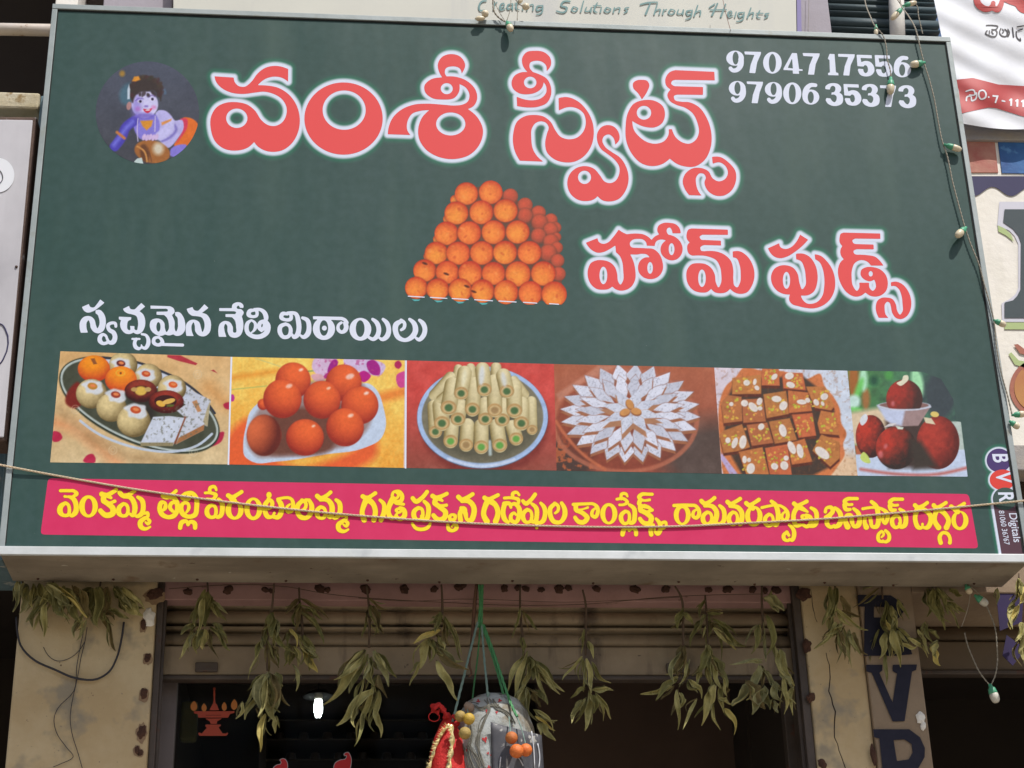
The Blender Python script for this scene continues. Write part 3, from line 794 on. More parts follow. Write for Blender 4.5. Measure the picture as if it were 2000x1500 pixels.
# small painter for the printed pictures: works on the raster of each print
def vnoise(X, Y, s, seed=0, octs=3):
    r = np.random.default_rng(seed); G = r.random((64, 64)); out = 0; amp = .5; tot = 0
    for o in range(octs):
        x = X/s*2**o+o*13.7; y = Y/s*2**o+o*7.1; i = np.floor(x).astype(int); j = np.floor(y).astype(int); fx = x-i; fy = y-j
        fx = fx*fx*(3-2*fx); fy = fy*fy*(3-2*fy); i0, i1, j0, j1 = i % 64, (i+1) % 64, j % 64, (j+1) % 64
        out = out+amp*((G[j0, i0]*(1-fx)+G[j0, i1]*fx)*(1-fy)+(G[j1, i0]*(1-fx)+G[j1, i1]*fx)*fy); tot += amp; amp *= .5
    return out/tot
class Paint:
    def __init__(s, px, py, ox, oy, sc): s.X = (np.asarray(px, float)-ox)*sc; s.Y = (np.asarray(py, float)-oy)*sc; s.C = np.zeros(s.X.shape+(3,)); s.sc = sc
    def fill(s, c): s.C[...] = c
    def put(s, a, c): a = a[..., None]; s.C = s.C*(1-a)+np.asarray(c, float)*a
    def cov(s, d, soft=0): return np.clip(.5-d/(max(soft, 0)+s.sc*1.2), 0, 1)
    def noise(s, sc_, amt, seed=0, tint=(1, 1, 1)): s.C = s.C+((vnoise(s.X, s.Y, sc_, seed)-.5)*2*amt)[..., None]*np.asarray(tint)
    def grad(s, c0, c1, ax, v0, v1): t = np.clip(((s.X if ax == 'x' else s.Y)-v0)/(v1-v0), 0, 1)[..., None]; s.C = np.asarray(c0)*(1-t)+np.asarray(c1)*t
    def ell(s, cx, cy, rx, ry, c, ang=0, soft=0, alpha=1., ring=None):
        t = math.radians(ang); dx = s.X-cx; dy = s.Y-cy; u = dx*math.cos(t)+dy*math.sin(t); v = -dx*math.sin(t)+dy*math.cos(t)
        d = sd_ell(u, v, 0, 0, rx, ry)
        if ring: d = np.abs(d)-ring
        s.put(s.cov(d, soft)*alpha, c)
    def poly(s, pts, c, soft=0, smooth=False, alpha=1., mul=None):
        P = np.array(pts, float).reshape(-1, 2)
        if smooth: P = spline(P, [0]*len(P), 5)
        s.put(s.cov(sd_poly(s.X, s.Y, P), soft)*alpha, c)
    def line(s, pts, w, c, soft=0, alpha=1.):
        P = np.array(pts, float).reshape(-1, 2); P = np.concatenate([P, np.full((len(P), 1), w)], 1)
        if len(P) > 2: P = spline(P, [0]*len(P), 4, False)
        s.put(s.cov(sd_stroke(s.X, s.Y, P), soft)*alpha, c)
    def sphere(s, cx, cy, r, lo, hi, lx=-.2, ly=-.5, ry=None, spec=None, seed=0, tex=.0, soft=0, gam=1.):
        ry = ry or r; u = (s.X-cx)/r; v = (s.Y-cy)/ry; q = np.clip(u*u+v*v, 0, 1); z = np.sqrt(1-q)
        l = np.array([lx, ly, math.sqrt(max(0.05, 1-lx*lx-ly*ly))]); sh = np.clip(u*l[0]+v*l[1]+z*l[2], 0, 1)**gam
        if tex: sh = np.clip(sh+(vnoise(s.X, s.Y, r*.18, seed)-.5)*tex, 0, 1)
        c = np.asarray(lo)*(1-sh[..., None])+np.asarray(hi)*sh[..., None]
        a = s.cov(sd_ell(s.X, s.Y, cx, cy, r, ry), soft)
        a = a[..., None]; s.C = s.C*(1-a)+c*a
        if spec: s.ell(cx+spec[0]*r, cy+spec[1]*r, r*spec[2], r*spec[2]*.6, spec[3], -20, soft=r*.08)
    def roll(s, x0, y0, x1, y1, r, hi=(238, 228, 190), lo=(150, 135, 90), end=True, green=(95, 130, 85)):
        e = np.array([x1-x0, y1-y0], float); L = np.hypot(*e); n = np.array([-e[1], e[0]])/L
        w0 = s.X-x0; w1 = s.Y-y0; t = np.clip((w0*e[0]+w1*e[1])/L**2, 0, 1); d = np.hypot(w0-e[0]*t, w1-e[1]*t)-r
        k = np.clip((w0*n[0]+w1*n[1])/r, -1, 1); sh = np.clip(.95-.75*np.abs(k+.15)**2.2, 0, 1)[..., None]*(1-.25*t[..., None])
        s.put(s.cov(d+8, 18)*.55, (75, 72, 55))
        a = s.cov(d)[..., None]; s.C = s.C*(1-a)+(np.asarray(lo)*(1-sh)+np.asarray(hi)*sh)*a
        if end:
            s.ell(x1, y1, r*.97, r*.86, (196, 165, 118)); s.ell(x1, y1+r*.06, r*.76, r*.64, (214, 190, 145)); s.ell(x1, y1+r*.05, r*.5, r*.46, green, soft=14)
    def out(s): 
        g = (vnoise(s.X, s.Y, 3.2*s.sc, 77, 2)-.5)*11+(vnoise(s.X, s.Y, 9*s.sc, 78, 2)-.5)*9; s.C = s.C*(1+g[..., None]/150)
        return lin(unveil(np.clip(s.C, 0, 255), 30.))
def photo_sheet(name, quad, Y, painter, m, parent, label, step=1.25, corner=None):
    Q = np.array(quad, float)      # tl tr br bl
    nx = int(np.linalg.norm(Q[1]-Q[0])/step); ny = int(np.linalg.norm(Q[3]-Q[0])/step)
    u, v = np.meshgrid(np.linspace(0, 1, nx+1), np.linspace(0, 1, ny+1))
    P = (Q[0]*((1-u)*(1-v))[..., None]+Q[1]*(u*(1-v))[..., None]+Q[2]*(u*v)[..., None]+Q[3]*((1-u)*v)[..., None])
    col = painter(P[..., 0], P[..., 1]); k = np.arange((nx+1)*(ny+1)).reshape(ny+1, nx+1)
    F = np.stack([k[1:, :-1], k[1:, 1:], k[:-1, 1:], k[:-1, :-1]], -1).reshape(-1, 4)
    W = atv(P[..., 0], P[..., 1], Y).reshape(-1, 3)
    return mesh(name, W, F, m, parent, label=label, attr=col.reshape(-1, 3)*PK)
def shape_sheet(name, field, bb, Y, painter, m, parent, label, step=1.2):
    xs = np.arange(bb[0], bb[2], step); ys = np.arange(bb[1], bb[3], step); X, Yg = np.meshgrid(xs, ys); D = field(X, Yg)
    V = []; F = []; ny, nx = D.shape; idx = {}
    def vid(x, y):
        key = (round(x, 3), round(y, 3))
        if key not in idx: idx[key] = len(V); V.append(key)
        return idx[key]
    IN = D < 0
    s = IN[:-1, :-1].astype(int)+IN[:-1, 1:]+IN[1:, 1:]+IN[1:, :-1]
    for j, i in zip(*np.nonzero(s)):
        q = [(i, j), (i+1, j), (i+1, j+1), (i, j+1)]; f = []
        for e in range(4):
            (i0, j0), (i1, j1) = q[e], q[(e+1) % 4]; v0, v1 = D[j0, i0], D[j1, i1]
            if v0 < 0: f.append(vid(xs[i0], ys[j0]))
            if (v0 < 0) != (v1 < 0): t = v0/(v0-v1); f.append(vid(xs[i0]+t*(xs[i1]-xs[i0]), ys[j0]+t*(ys[j1]-ys[j0])))
        f = list(dict.fromkeys(f))
        if len(f) >= 3: F.append(f[::-1])
    P = np.array(V); col = painter(P[:, 0], P[:, 1])
    return mesh(name, atv(P[:, 0], P[:, 1], Y), F, m, parent, label=label, attr=col*PK)
# ---------------------------------------------------------------- the printed pictures
def pic_platter(px, py):
    p = Paint(px, py, 90, 670, 5.405); p.grad((226, 190, 140), (222, 200, 160), 'y', 100, 1250); p.noise(500, 10, 3, (.6, 1, 1.2))
    p.line([80, 840, 300, 900, 560, 1100, 760, 1270], 130, (232, 170, 125), 120, .8); p.line([1720, 480, 1900, 640], 160, (226, 170, 110), 140, .6); p.line([160, 700, 300, 850, 600, 1080, 900, 1200, 1400, 1230], 90, (190, 160, 120), 90, .7)
    for q in ([1280, 125, 1420, 130, 1600, 215, 1580, 235, 1400, 190, 1280, 150], [1740, 290, 1770, 280, 1810, 320]): p.poly(q, (190, 72, 85))
    for q in ([80, 930, 150, 950, 172, 1000, 130, 1040, 75, 1040], [390, 1245, 440, 1180, 490, 1170, 522, 1215, 520, 1255], [1870, 650, 1935, 625, 1935, 700, 1890, 690], [1740, 1000, 1880, 940, 1850, 1040, 1700, 1090]): p.poly(q, (196, 60, 95), smooth=True, soft=6)
    p.ell(985, 655, 905, 405, (70, 78, 66), 23, soft=10); p.ell(985, 650, 890, 385, (196, 208, 205), 23); p.ell(985, 652, 868, 362, (92, 96, 82), 23, soft=8)
    C = p.C.copy(); p.noise(90, 12, 5); p.ell(985, 652, 905, 405, (0, 0, 0), 23, alpha=0)
    p.poly([600, 170, 930, 200, 1200, 300, 1480, 440, 1620, 560, 1740, 620, 1600, 700, 1350, 560, 1100, 440, 800, 300], (208, 216, 232), smooth=True)
    p.line([600, 155, 930, 195, 1200, 290, 1480, 430, 1640, 560, 1780, 740], 26, (70, 74, 84)); p.line([360, 820, 520, 940, 760, 1050, 1050, 1125, 1350, 1145, 1600, 1080, 1750, 960], 26, (200, 212, 228))
    p.poly([250, 480, 330, 410, 380, 640, 300, 690, 210, 640], (140, 58, 48), smooth=True, soft=20)
    p.poly([850, 560, 1150, 560, 1150, 800, 1000, 820], (70, 66, 60), soft=60)
    def cream(x, y, r, nx, ny, nc=(205, 95, 55), s=0):
        p.sphere(x, y, r, (128, 112, 78), (232, 214, 165), -.3, -.35, seed=s, tex=.25, ry=r*.95)
        p.poly([(nx+r*a*math.cos(t), ny+r*b*math.sin(t)) for t, a, b in zip(np.linspace(0, 6.28, 12)[:-1], (.6, .8, .6, .75, .6, .5, .75, .6, .8, .55, .7), (.42, .55, .6, .45, .55, .4, .35, .4, .4, .35, .4))], (222, 228, 238), smooth=True, soft=14, alpha=.92)
        p.ell(nx, ny, r*.32, r*.22, nc, 10, soft=5); p.ell(nx+4, ny-5, r*.18, r*.1, (235, 150, 100), 10, soft=6)
    cream(815, 235, 150, 790, 215, (120, 60, 60), 1); p.sphere(505, 270, 170, (205, 88, 50), (252, 168, 50), -.1, -.55, ry=140, tex=.15); p.poly([470, 165, 510, 160, 540, 220, 500, 225], (105, 72, 66)); p.ell(500, 190, 60, 40, (235, 150, 60), soft=20, alpha=.4)
    cream(1080, 355, 145, 1055, 325, s=2); cream(1330, 480, 150, 1340, 440, (222, 110, 60), 3)
    p.sphere(790, 385, 168, (212, 92, 50), (252, 166, 55), 0, -.55, ry=140, tex=.15); p.ell(785, 315, 46, 30, (240, 190, 80), ring=5); p.ell(788, 318, 10, 12, (120, 70, 50))
    p.sphere(1000, 505, 172, (78, 38, 36), (165, 78, 62), 0, -.5, ry=120, tex=.3); p.ell(1005, 500, 95, 52, (110, 60, 48)); p.ell(1000, 505, 62, 48, (222, 190, 100), soft=10); p.ell(930, 490, 34, 22, (200, 168, 110)); p.ell(1075, 490, 34, 24, (205, 178, 120))
    p.sphere(1270, 620, 185, (88, 36, 34), (168, 75, 60), 0, -.5, ry=122, tex=.3); p.ell(1260, 615, 118, 66, (82, 42, 40)); p.ell(1210, 640, 50, 30, (232, 188, 92), 20); p.ell(1295, 615, 70, 26, (228, 190, 110), -15); p.ell(1310, 660, 40, 14, (110, 120, 60))
    cream(480, 535, 165, 490, 455, (205, 150, 70), 4); cream(690, 680, 160, 735, 545, (165, 80, 60), 5); cream(925, 825, 178, 945, 705, (205, 100, 60), 6)
    for q, c in (([1490, 480, 1735, 600, 1700, 880, 1640, 850, 1530, 620], (206, 212, 226)), ([1700, 690, 1735, 600, 1705, 880, 1650, 850], (190, 180, 150)), ([1380, 715, 1530, 610, 1670, 850, 1660, 920, 1370, 1070, 1460, 780], (208, 214, 228)), ([1460, 770, 1480, 780, 1370, 1060, 1340, 1070], (150, 95, 70)), ([1400, 1000, 1670, 860, 1665, 920, 1370, 1070], (178, 130, 92)), ([1540, 620, 1590, 600, 1640, 720, 1600, 730], (196, 150, 110)), ([1130, 780, 1300, 770, 1460, 790, 1340, 1080, 995, 1060], (212, 220, 236)), ([995, 1050, 1345, 1050, 1340, 1088, 1000, 1088], (160, 150, 120))): p.poly(q, c, soft=3)
    a = p.cov(sd_poly(p.X, p.Y, np.array([(1130, 780), (1530, 480), (1740, 600), (1670, 900), (1340, 1080), (1000, 1060)], float)))*np.clip((vnoise(p.X, p.Y, 26, 9)-.62)*9, 0, 1); p.put(a*.55, (120, 120, 105))
    for x, y in ((1600, 330), (310, 700), (705, 1130), (1555, 1150)): p.ell(x, y, 42, 44, (225, 215, 190), ring=4, alpha=.45); p.ell(x, y, 20, 22, (225, 215, 190), ring=4, alpha=.45)
    return p.out()
def pic_jamun(px, py):
    p = Paint(px, py, 440, 680, 5.5556); p.grad((250, 216, 120), (246, 190, 95), 'y', 100, 1250); p.noise(170, 16, 1, (.3, 1, 1)); p.noise(24, 14, 2, (.3, 1, 1))
    p.poly([0, 1400, 60, 900, 250, 760, 420, 1100, 800, 1300, 1200, 1200, 1650, 1030, 1640, 1150, 1450, 1300, 900, 1400], (238, 118, 72), smooth=True, soft=90); p.line([80, 320, 560, 250], 60, (236, 160, 70), 50, .7); p.line([1680, 540, 1950, 470], 110, (238, 140, 70), 70, .8); p.line([60, 450, 450, 410], 10, (190, 200, 120), 6)
    p.line([330, 110, 600, 200], 10, (205, 210, 150), 8, .8); p.line([900, 250, 1250, 225], 12, (120, 170, 120), 4)
    for q, c in (([960, 120, 1210, 110, 1180, 240, 1080, 320, 940, 210], (222, 196, 226)), ([1190, 120, 1215, 130, 1150, 260, 1120, 270], (170, 50, 150)), ([1280, 130, 1560, 115, 1740, 200, 1690, 290, 1480, 260, 1330, 230], (218, 200, 234)), ([1540, 150, 1600, 125, 1680, 210, 1670, 290, 1590, 285], (176, 46, 150)), ([1445, 280, 1500, 245, 1580, 300, 1500, 370, 1450, 330], (196, 40, 150)), ([1840, 160, 1880, 135, 1915, 180, 1880, 225, 1840, 200], (190, 50, 110)), ([1860, 290, 1950, 250, 1950, 420, 1900, 430], (215, 90, 160)), ([1100, 270, 1150, 255, 1100, 330, 1060, 330], (190, 70, 150)), ([930, 300, 1050, 290, 1080, 340, 960, 350], (226, 180, 190))): p.poly(q, c, smooth=True, soft=5)
    a = np.clip((vnoise(p.X, p.Y, 34, 12)-.6)*8, 0, 1)*p.cov(sd_poly(p.X, p.Y, np.array([(960, 120), (1700, 120), (1690, 300), (1100, 300)], float)), 30); p.put(a*.6, (196, 90, 150)); p.ell(75, 540, 26, 40, (200, 70, 160))
    p.poly([350, 600, 270, 690, 225, 850, 195, 1040, 210, 1170, 300, 1235, 560, 1230, 1100, 1150, 1500, 1085, 1690, 980, 1740, 860, 1715, 640, 1640, 450, 1560, 385, 1450, 385], (205, 220, 242), smooth=True); p.poly([400, 620, 245, 900, 240, 1050, 330, 1170, 560, 1180, 1050, 1120, 1400, 1020, 1560, 850, 1600, 500], (168, 150, 150), smooth=True, soft=40)
    p.poly([560, 660, 900, 640, 1250, 620, 1150, 1100, 700, 1160, 480, 1150], (128, 88, 76), smooth=True, soft=60)
    lo, hi = (168, 66, 52), (244, 124, 74)
    for x, y, r, s in ((735, 350, 192, (.45, -.6, .12, (255, 225, 205))), (410, 610, 60, None), (1285, 375, 195, (.35, -.35, .24, (250, 205, 190))), (1460, 620, 202, (.35, -.65, .13, (250, 225, 215))), (1050, 560, 202, (.35, -.62, .1, (255, 225, 200))), (620, 548, 208, (.35, -.66, .17, (255, 205, 185))), (420, 945, 188, None), (1300, 858, 204, (.3, -.62, .15, (255, 215, 195))), (865, 968, 205, (.45, -.6, .08, (255, 240, 225)))):
        p.sphere(x, y, r, lo, hi, .15, -.5, ry=r*(1.02 if y < 900 else .97), spec=s, seed=int(x), tex=.1, soft=6)
    p.sphere(420, 945, 186, (120, 60, 50), (225, 125, 85), -.6, -.35, ry=225, soft=10); p.line([1955, 120, 1945, 1290], 14, (228, 210, 225)); p.line([75, 80, 22, 1290], 10, (235, 215, 190))
    return p.out()
def pic_rolls(px, py):
    p = Paint(px, py, 780, 690, 6.25); p.grad((216, 96, 90), (160, 96, 84), 'y', 500, 1450); p.noise(200, 8, 4)
    p.ell(1040, 860, 800, 640, (130, 60, 56), soft=60, alpha=.6); p.ell(1015, 785, 800, 625, (112, 120, 140)); p.ell(1015, 780, 796, 618, (178, 202, 240)); p.ell(1015, 775, 742, 565, (140, 136, 118), soft=8); p.ell(1015, 900, 640, 400, (96, 94, 80), soft=120, alpha=.7); p.noise(70, 8, 6)
    p.line([600, 1290, 1000, 1380, 1400, 1300], 30, (220, 230, 248), 20, .8); p.line([1100, 1080, 1110, 1230], 40, (190, 205, 205), 20)
    R = ((720, 190, 700, 330, 55, 0), (870, 180, 885, 330, 58, 0), (1180, 175, 1185, 330, 66, 0), (620, 290, 425, 510, 66, 0), (1400, 330, 1530, 500, 56, 0), (425, 650, 440, 955, 82, 1), (1610, 590, 1620, 930, 66, 2), (640, 880, 625, 1070, 88, 1), (830, 880, 815, 1115, 86, 2), (1000, 890, 1000, 1140, 90, 1), (1190, 890, 1225, 1120, 92, 1), (1380, 900, 1425, 1040, 86, 1), (1045, 620, 1050, 800, 88, 1), (1265, 630, 1255, 810, 90, 1), (740, 640, 715, 800, 90, 1), (500, 640, 520, 850, 98, 1), (1490, 620, 1490, 850, 94, 1), (910, 380, 892, 680, 92, 1), (1155, 350, 1165, 690, 92, 2), (560, 510, 500, 560, 50, 0), (650, 390, 602, 660, 98, 1), (1400, 420, 1405, 695, 96, 1), (795, 240, 755, 485, 88, 1), (1015, 200, 1038, 440, 90, 1), (1270, 275, 1312, 460, 90, 1))
    for x0, y0, x1, y1, r, e in R:
        g = (96, 128, 88) if y1 < 1000 else (120, 178, 96); g = g if e != 2 else (176, 150, 110)
        p.roll(x0, y0, x1, y1, r, end=bool(e), green=g)
    p.ell(1005, 270, 34, 120, (222, 230, 238), 4, 26, .8); p.ell(1275, 320, 30, 90, (222, 230, 238), -10, 26, .7); p.ell(790, 300, 26, 100, (238, 238, 215), 8, 26, .6)
    return p.out()
def pic_katli(px, py):
    p = Paint(px, py, 1070, 700, 5.714); p.grad((186, 118, 92), (158, 96, 80), 'y', 100, 1250); p.ell(1900, 1100, 620, 420, (104, 94, 90), soft=300, alpha=.9); p.noise(120, 10, 8)
    p.ell(250, 1120, 260, 260, (92, 78, 74), soft=120, alpha=.9); a = np.clip((vnoise(p.X, p.Y, 60, 21)-.58)*8, 0, 1)*np.clip((520-p.X+(p.Y-1000)*.6)/160, 0, 1)*np.clip((p.Y-780)/100, 0, 1); p.put(a*.8, (206, 122, 84))
    p.ell(860, 700, 800, 560, (198, 128, 104), ring=26, alpha=.8, soft=14); p.ell(860, 720, 760, 520, (150, 82, 66), soft=30, alpha=.6); p.poly([90, 400, 420, 180, 560, 80, 800, 80, 420, 250, 130, 470], (204, 150, 130), soft=26, alpha=.8); p.line([90, 700, 200, 860, 380, 1060, 640, 1240], 34, (206, 128, 96), 14, .9)
    def kite(cx, cy, rx, ry, t, r0, r1, wd, up):
        f = lambda r, a: (cx+rx*r*math.cos(a), cy+ry*r*math.sin(a)); m_ = (r0+r1)/2
        q = [f(r0, t), f(m_, t-wd), f(r1, t), f(m_, t+wd)]; return [(x, y+up) for x, y in q]
    cx, cy, rx, ry = 920, 610, 770, 545
    for ring, n, r0, r1, ph in ((0, 24, .56, 1.02, .08), (1, 20, .30, .80, .1)):
        K = [(ph+2*math.pi*k/n) for k in range(n)]
        for t in K: p.poly(kite(cx, cy, rx, ry, t, r0, r1, math.pi/n*1.25, 34), (176, 122, 92), soft=4)
        for i, t in enumerate(K):
            s = 212+12*math.sin(i*2.3+ring); p.poly(kite(cx, cy, rx, ry, t, r0, r1, math.pi/n*1.2, 0), (s+6, s+10, s+26), soft=2)
            q = kite(cx, cy, rx, ry, t, r0, r1, math.pi/n*1.2, 0); p.line([*q[0], *q[1], *q[2]], 6, (160, 128, 124), 3, .8); p.line([*q[2], *q[3], *q[0]], 6, (160, 128, 124), 3, .6)
    cx, cy = 930, 585
    for t in [math.pi/2+.28+2*math.pi*k/8 for k in range(8)]: p.poly(kite(cx, cy, 370, 275, t, .0, 1., .40, 62), (184, 140, 112), soft=5)
    for i, t in enumerate([math.pi/2+.28+2*math.pi*k/8 for k in range(8)]): p.poly(kite(cx, cy, 370, 275, t, .0, 1., .385, 0), (218-5*(i % 2), 224-5*(i % 2), 240-4*(i % 2)), soft=2)
    a = np.clip((vnoise(p.X, p.Y, 16, 31)-.6)*7, 0, 1)*np.clip((p.C[..., 2]-190)/20, 0, 1); p.put(a*.45, (160, 160, 176))
    for x, y, A in ((915, 510, 60), (860, 600, -20), (985, 590, 15)): p.ell(x, y+10, 62, 42, (150, 96, 64), A, 8); p.ell(x, y, 58, 38, (214, 160, 104), A, 8)
    return p.out()
def pic_burfi(px, py):
    p = Paint(px, py, 1380, 700, 6.); p.grad((226, 216, 228), (214, 224, 240), 'x', 100, 1500); p.ell(1600, 1300, 300, 200, (232, 205, 175), soft=150)
    p.poly([430, 110, 640, 140, 900, 150, 1180, 240, 1330, 180, 1380, 320, 1480, 440, 1560, 590, 1580, 760, 1640, 880, 1600, 1010, 1620, 1120, 1540, 1260, 1460, 1370, 200, 1370, 165, 1100, 140, 800, 160, 480, 230, 320, 340, 220], (216, 138, 92), smooth=True, soft=10); p.noise(100, 14, 3)
    p.poly([170, 1100, 380, 1370, 280, 1370, 165, 1180], (200, 185, 225), soft=10); p.poly([330, 260, 1120, 200, 1400, 420, 1500, 620, 1330, 1010, 1480, 1250, 1250, 1370, 420, 1370, 210, 1000, 210, 640, 260, 430], (92, 78, 70), soft=26)
    Q = ([300, 230, 640, 190, 640, 415, 300, 420], [650, 105, 845, 110, 858, 320, 645, 315], [885, 165, 1125, 170, 1165, 375, 900, 350], [1165, 330, 1390, 330, 1500, 560, 1460, 610, 1270, 580, 1210, 440], [250, 430, 410, 450, 420, 735, 200, 760, 170, 520], [415, 480, 660, 470, 695, 740, 430, 755], [665, 420, 930, 380, 970, 650, 705, 700], [955, 375, 1190, 400, 1235, 615, 965, 640], [1000, 660, 1240, 640, 1285, 905, 1080, 930], [1340, 610, 1500, 640, 1560, 900, 1330, 880, 1300, 760], [190, 850, 415, 770, 510, 1040, 380, 1085, 200, 1110, 150, 900], [470, 780, 710, 750, 785, 990, 530, 1025], [730, 740, 975, 700, 1060, 955, 800, 1000], [375, 1095, 655, 1040, 735, 1370, 470, 1370], [685, 1050, 950, 1005, 1000, 1370, 745, 1370], [950, 1000, 1150, 940, 1240, 1210, 1000, 1245], [1345, 890, 1560, 980, 1560, 1170, 1450, 1270, 1240, 1080])
    for i, q in enumerate(Q):
        P = np.array(q, float).reshape(-1, 2); p.poly(P+[0, 34], (112, 66, 54), soft=8); p.poly(P, (200+10*math.sin(i), 132+8*math.cos(i*2), 88), soft=5)
        x0, y0 = P.min(0); x1, y1 = P.max(0); dx, dy = (x1-x0)*.5, (y1-y0)*.5
        r = np.random.default_rng(i+3)
        for k in range(20): p.ell(x0+dx+(r.random()-.5)*dx*1.4, y0+dy+(r.random()-.5)*dy*1.4, 9+r.random()*13, 7+r.random()*8, ((230, 194, 96), (196, 200, 84), (226, 160, 100))[k % 3], r.random()*180, 4)
    a = np.clip((vnoise(p.X, p.Y, 30, 5)-.55)*4, 0, 1)*.35; p.put(a, (160, 104, 70))
    for x, y, a_, b, A in ((470, 285, 38, 34, 0), (565, 275, 20, 38, 10), (590, 345, 32, 24, 40), (795, 215, 42, 28, -45), (970, 205, 52, 40, -10), (985, 310, 52, 34, 20), (445, 525, 42, 38, 10), (545, 570, 66, 40, 45), (620, 505, 32, 45, 20), (625, 585, 30, 24, 0), (820, 475, 58, 36, 5), (900, 555, 44, 56, 30), (1115, 510, 58, 28, 5), (1185, 490, 30, 26, 40), (1380, 448, 45, 38, -30), (1285, 515, 30, 40, -30), (1360, 530, 18, 28, -30), (250, 960, 30, 34, 0), (425, 980, 42, 78, 8), (330, 990, 32, 66, 20), (640, 800, 34, 40, 40), (893, 845, 42, 76, -15), (998, 1045, 40, 80, -25), (1095, 1085, 38, 84, -12), (1355, 1108, 98, 52, 38), (445, 1185, 26, 44, 0), (497, 1190, 22, 26, 0), (518, 1290, 48, 62, 10), (797, 1265, 42, 38, 30), (910, 1255, 46, 52, -20), (932, 1168, 30, 30, 0), (290, 535, 24, 24, 0)):
        p.ell(x+3, y+5, a_, b, (150, 120, 100), A, 6, .6); p.ell(x, y, a_, b, (236, 230, 224), A, 3); p.ell(x+5, y+4, a_*.6, b*.6, (222, 214, 214), A, 12, .6)
    return p.out()
def pic_bowl(px, py):
    p = Paint(px, py, 1640, 710, 6.25); p.grad((96, 150, 100), (88, 118, 108), 'x', 300, 1000); p.noise(110, 26, 2, (.5, 1.3, .6))
    p.ell(170, 200, 70, 220, (176, 120, 70), 0, 60); p.ell(320, 430, 50, 130, (170, 128, 84), 0, 40); p.ell(290, 200, 50, 140, (190, 238, 208), 0, 40); p.ell(230, 320, 40, 150, (130, 215, 120), 20, 40, .9); p.ell(170, 470, 80, 90, (205, 236, 228), 20, 40); p.ell(180, 560, 90, 30, (130, 220, 120), 0, 30, .8); p.ell(950, 240, 72, 180, (176, 232, 188), -12, 40); p.ell(600, 140, 50, 60, (100, 170, 100), 0, 40); p.ell(420, 210, 50, 60, (60, 105, 85), 0, 50); p.ell(1230, 380, 190, 300, (84, 94, 100), 0, 70); p.ell(1390, 200, 26, 90, (88, 150, 140), -15, 26, .7)
    p.poly([110, 600, 470, 540, 700, 700, 700, 1000, 150, 1000], (226, 208, 180), soft=60); p.poly([1340, 710, 1480, 705, 1560, 1380, 1400, 1380], (196, 210, 205), soft=6); p.poly([190, 1100, 1560, 1050, 1570, 1400, 200, 1400], (206, 220, 244), soft=12); p.line([260, 1290, 700, 1350, 1200, 1350, 1560, 1270], 36, (200, 110, 100), 26, .8); p.poly([180, 1000, 260, 1010, 300, 1110, 200, 1110], (190, 120, 90), soft=10)
    p.poly([560, 700, 1000, 640, 1200, 1260, 600, 1280], (92, 78, 74), soft=60); p.poly([455, 510, 1115, 520, 960, 760, 640, 770], (172, 150, 150), soft=6); p.poly([455, 510, 800, 560, 760, 760, 640, 740, 560, 690], (204, 214, 240), soft=24); p.ell(785, 515, 328, 55, (190, 200, 215)); p.ell(785, 510, 300, 42, (150, 120, 116), soft=6)
    dome = Paint(px, py, 1640, 710, 6.25); p2 = p.C.copy()
    p.sphere(790, 430, 222, (92, 68, 64), (182, 76, 66), -.6, -.35, ry=235, tex=.5); low = np.clip((p.Y-548)/14, 0, 1)[..., None]; p.C = p.C*(1-low)+p2*low
    p.line([480, 520, 640, 560, 800, 568, 960, 560, 1110, 530], 16, (214, 220, 236), 4)
    p.sphere(380, 890, 185, (84, 58, 56), (200, 80, 64), -.5, -.4, ry=262, tex=.6); p.sphere(1200, 965, 262, (112, 60, 56), (192, 84, 72), -.4, -.3, ry=325, tex=.5); p.sphere(690, 1030, 250, (74, 62, 58), (198, 80, 66), -.6, -.45, ry=262, tex=.6)
    p.poly([850, 900, 1000, 960, 1200, 1270, 900, 1290], (84, 76, 70), soft=70)
    for x, y, A, s in ((500, 1110, 0, 30), (560, 1010, 20, 22), (650, 490, 0, 22)): p.ell(x, y, s, s*1.4, (232, 150, 160), A, 20, .6)
    p.poly([695, 240, 760, 200, 780, 150, 830, 145, 840, 190, 800, 240, 740, 272], (232, 230, 208), smooth=True); p.poly([250, 730, 260, 660, 320, 615, 340, 650, 320, 720, 270, 755], (222, 228, 236), smooth=True); p.poly([540, 780, 600, 735, 700, 725, 650, 760], (222, 220, 222)); p.poly([680, 760, 780, 780, 770, 805, 710, 800], (214, 228, 218)); p.poly([1025, 655, 1120, 670, 1170, 745, 1050, 725], (226, 216, 190)); p.ell(1160, 620, 52, 34, (226, 206, 130), 10); p.poly([250, 1150, 290, 1080, 340, 1120, 372, 1215, 290, 1200], (205, 222, 130), smooth=True)
    p.poly([1010, 60, 1420, 60, 1470, 700, 1480, 702, 1345, 706, 1250, 640, 1230, 580, 1120, 520, 1070, 300], (90, 112, 112), soft=50, alpha=.0)
    return p.out()
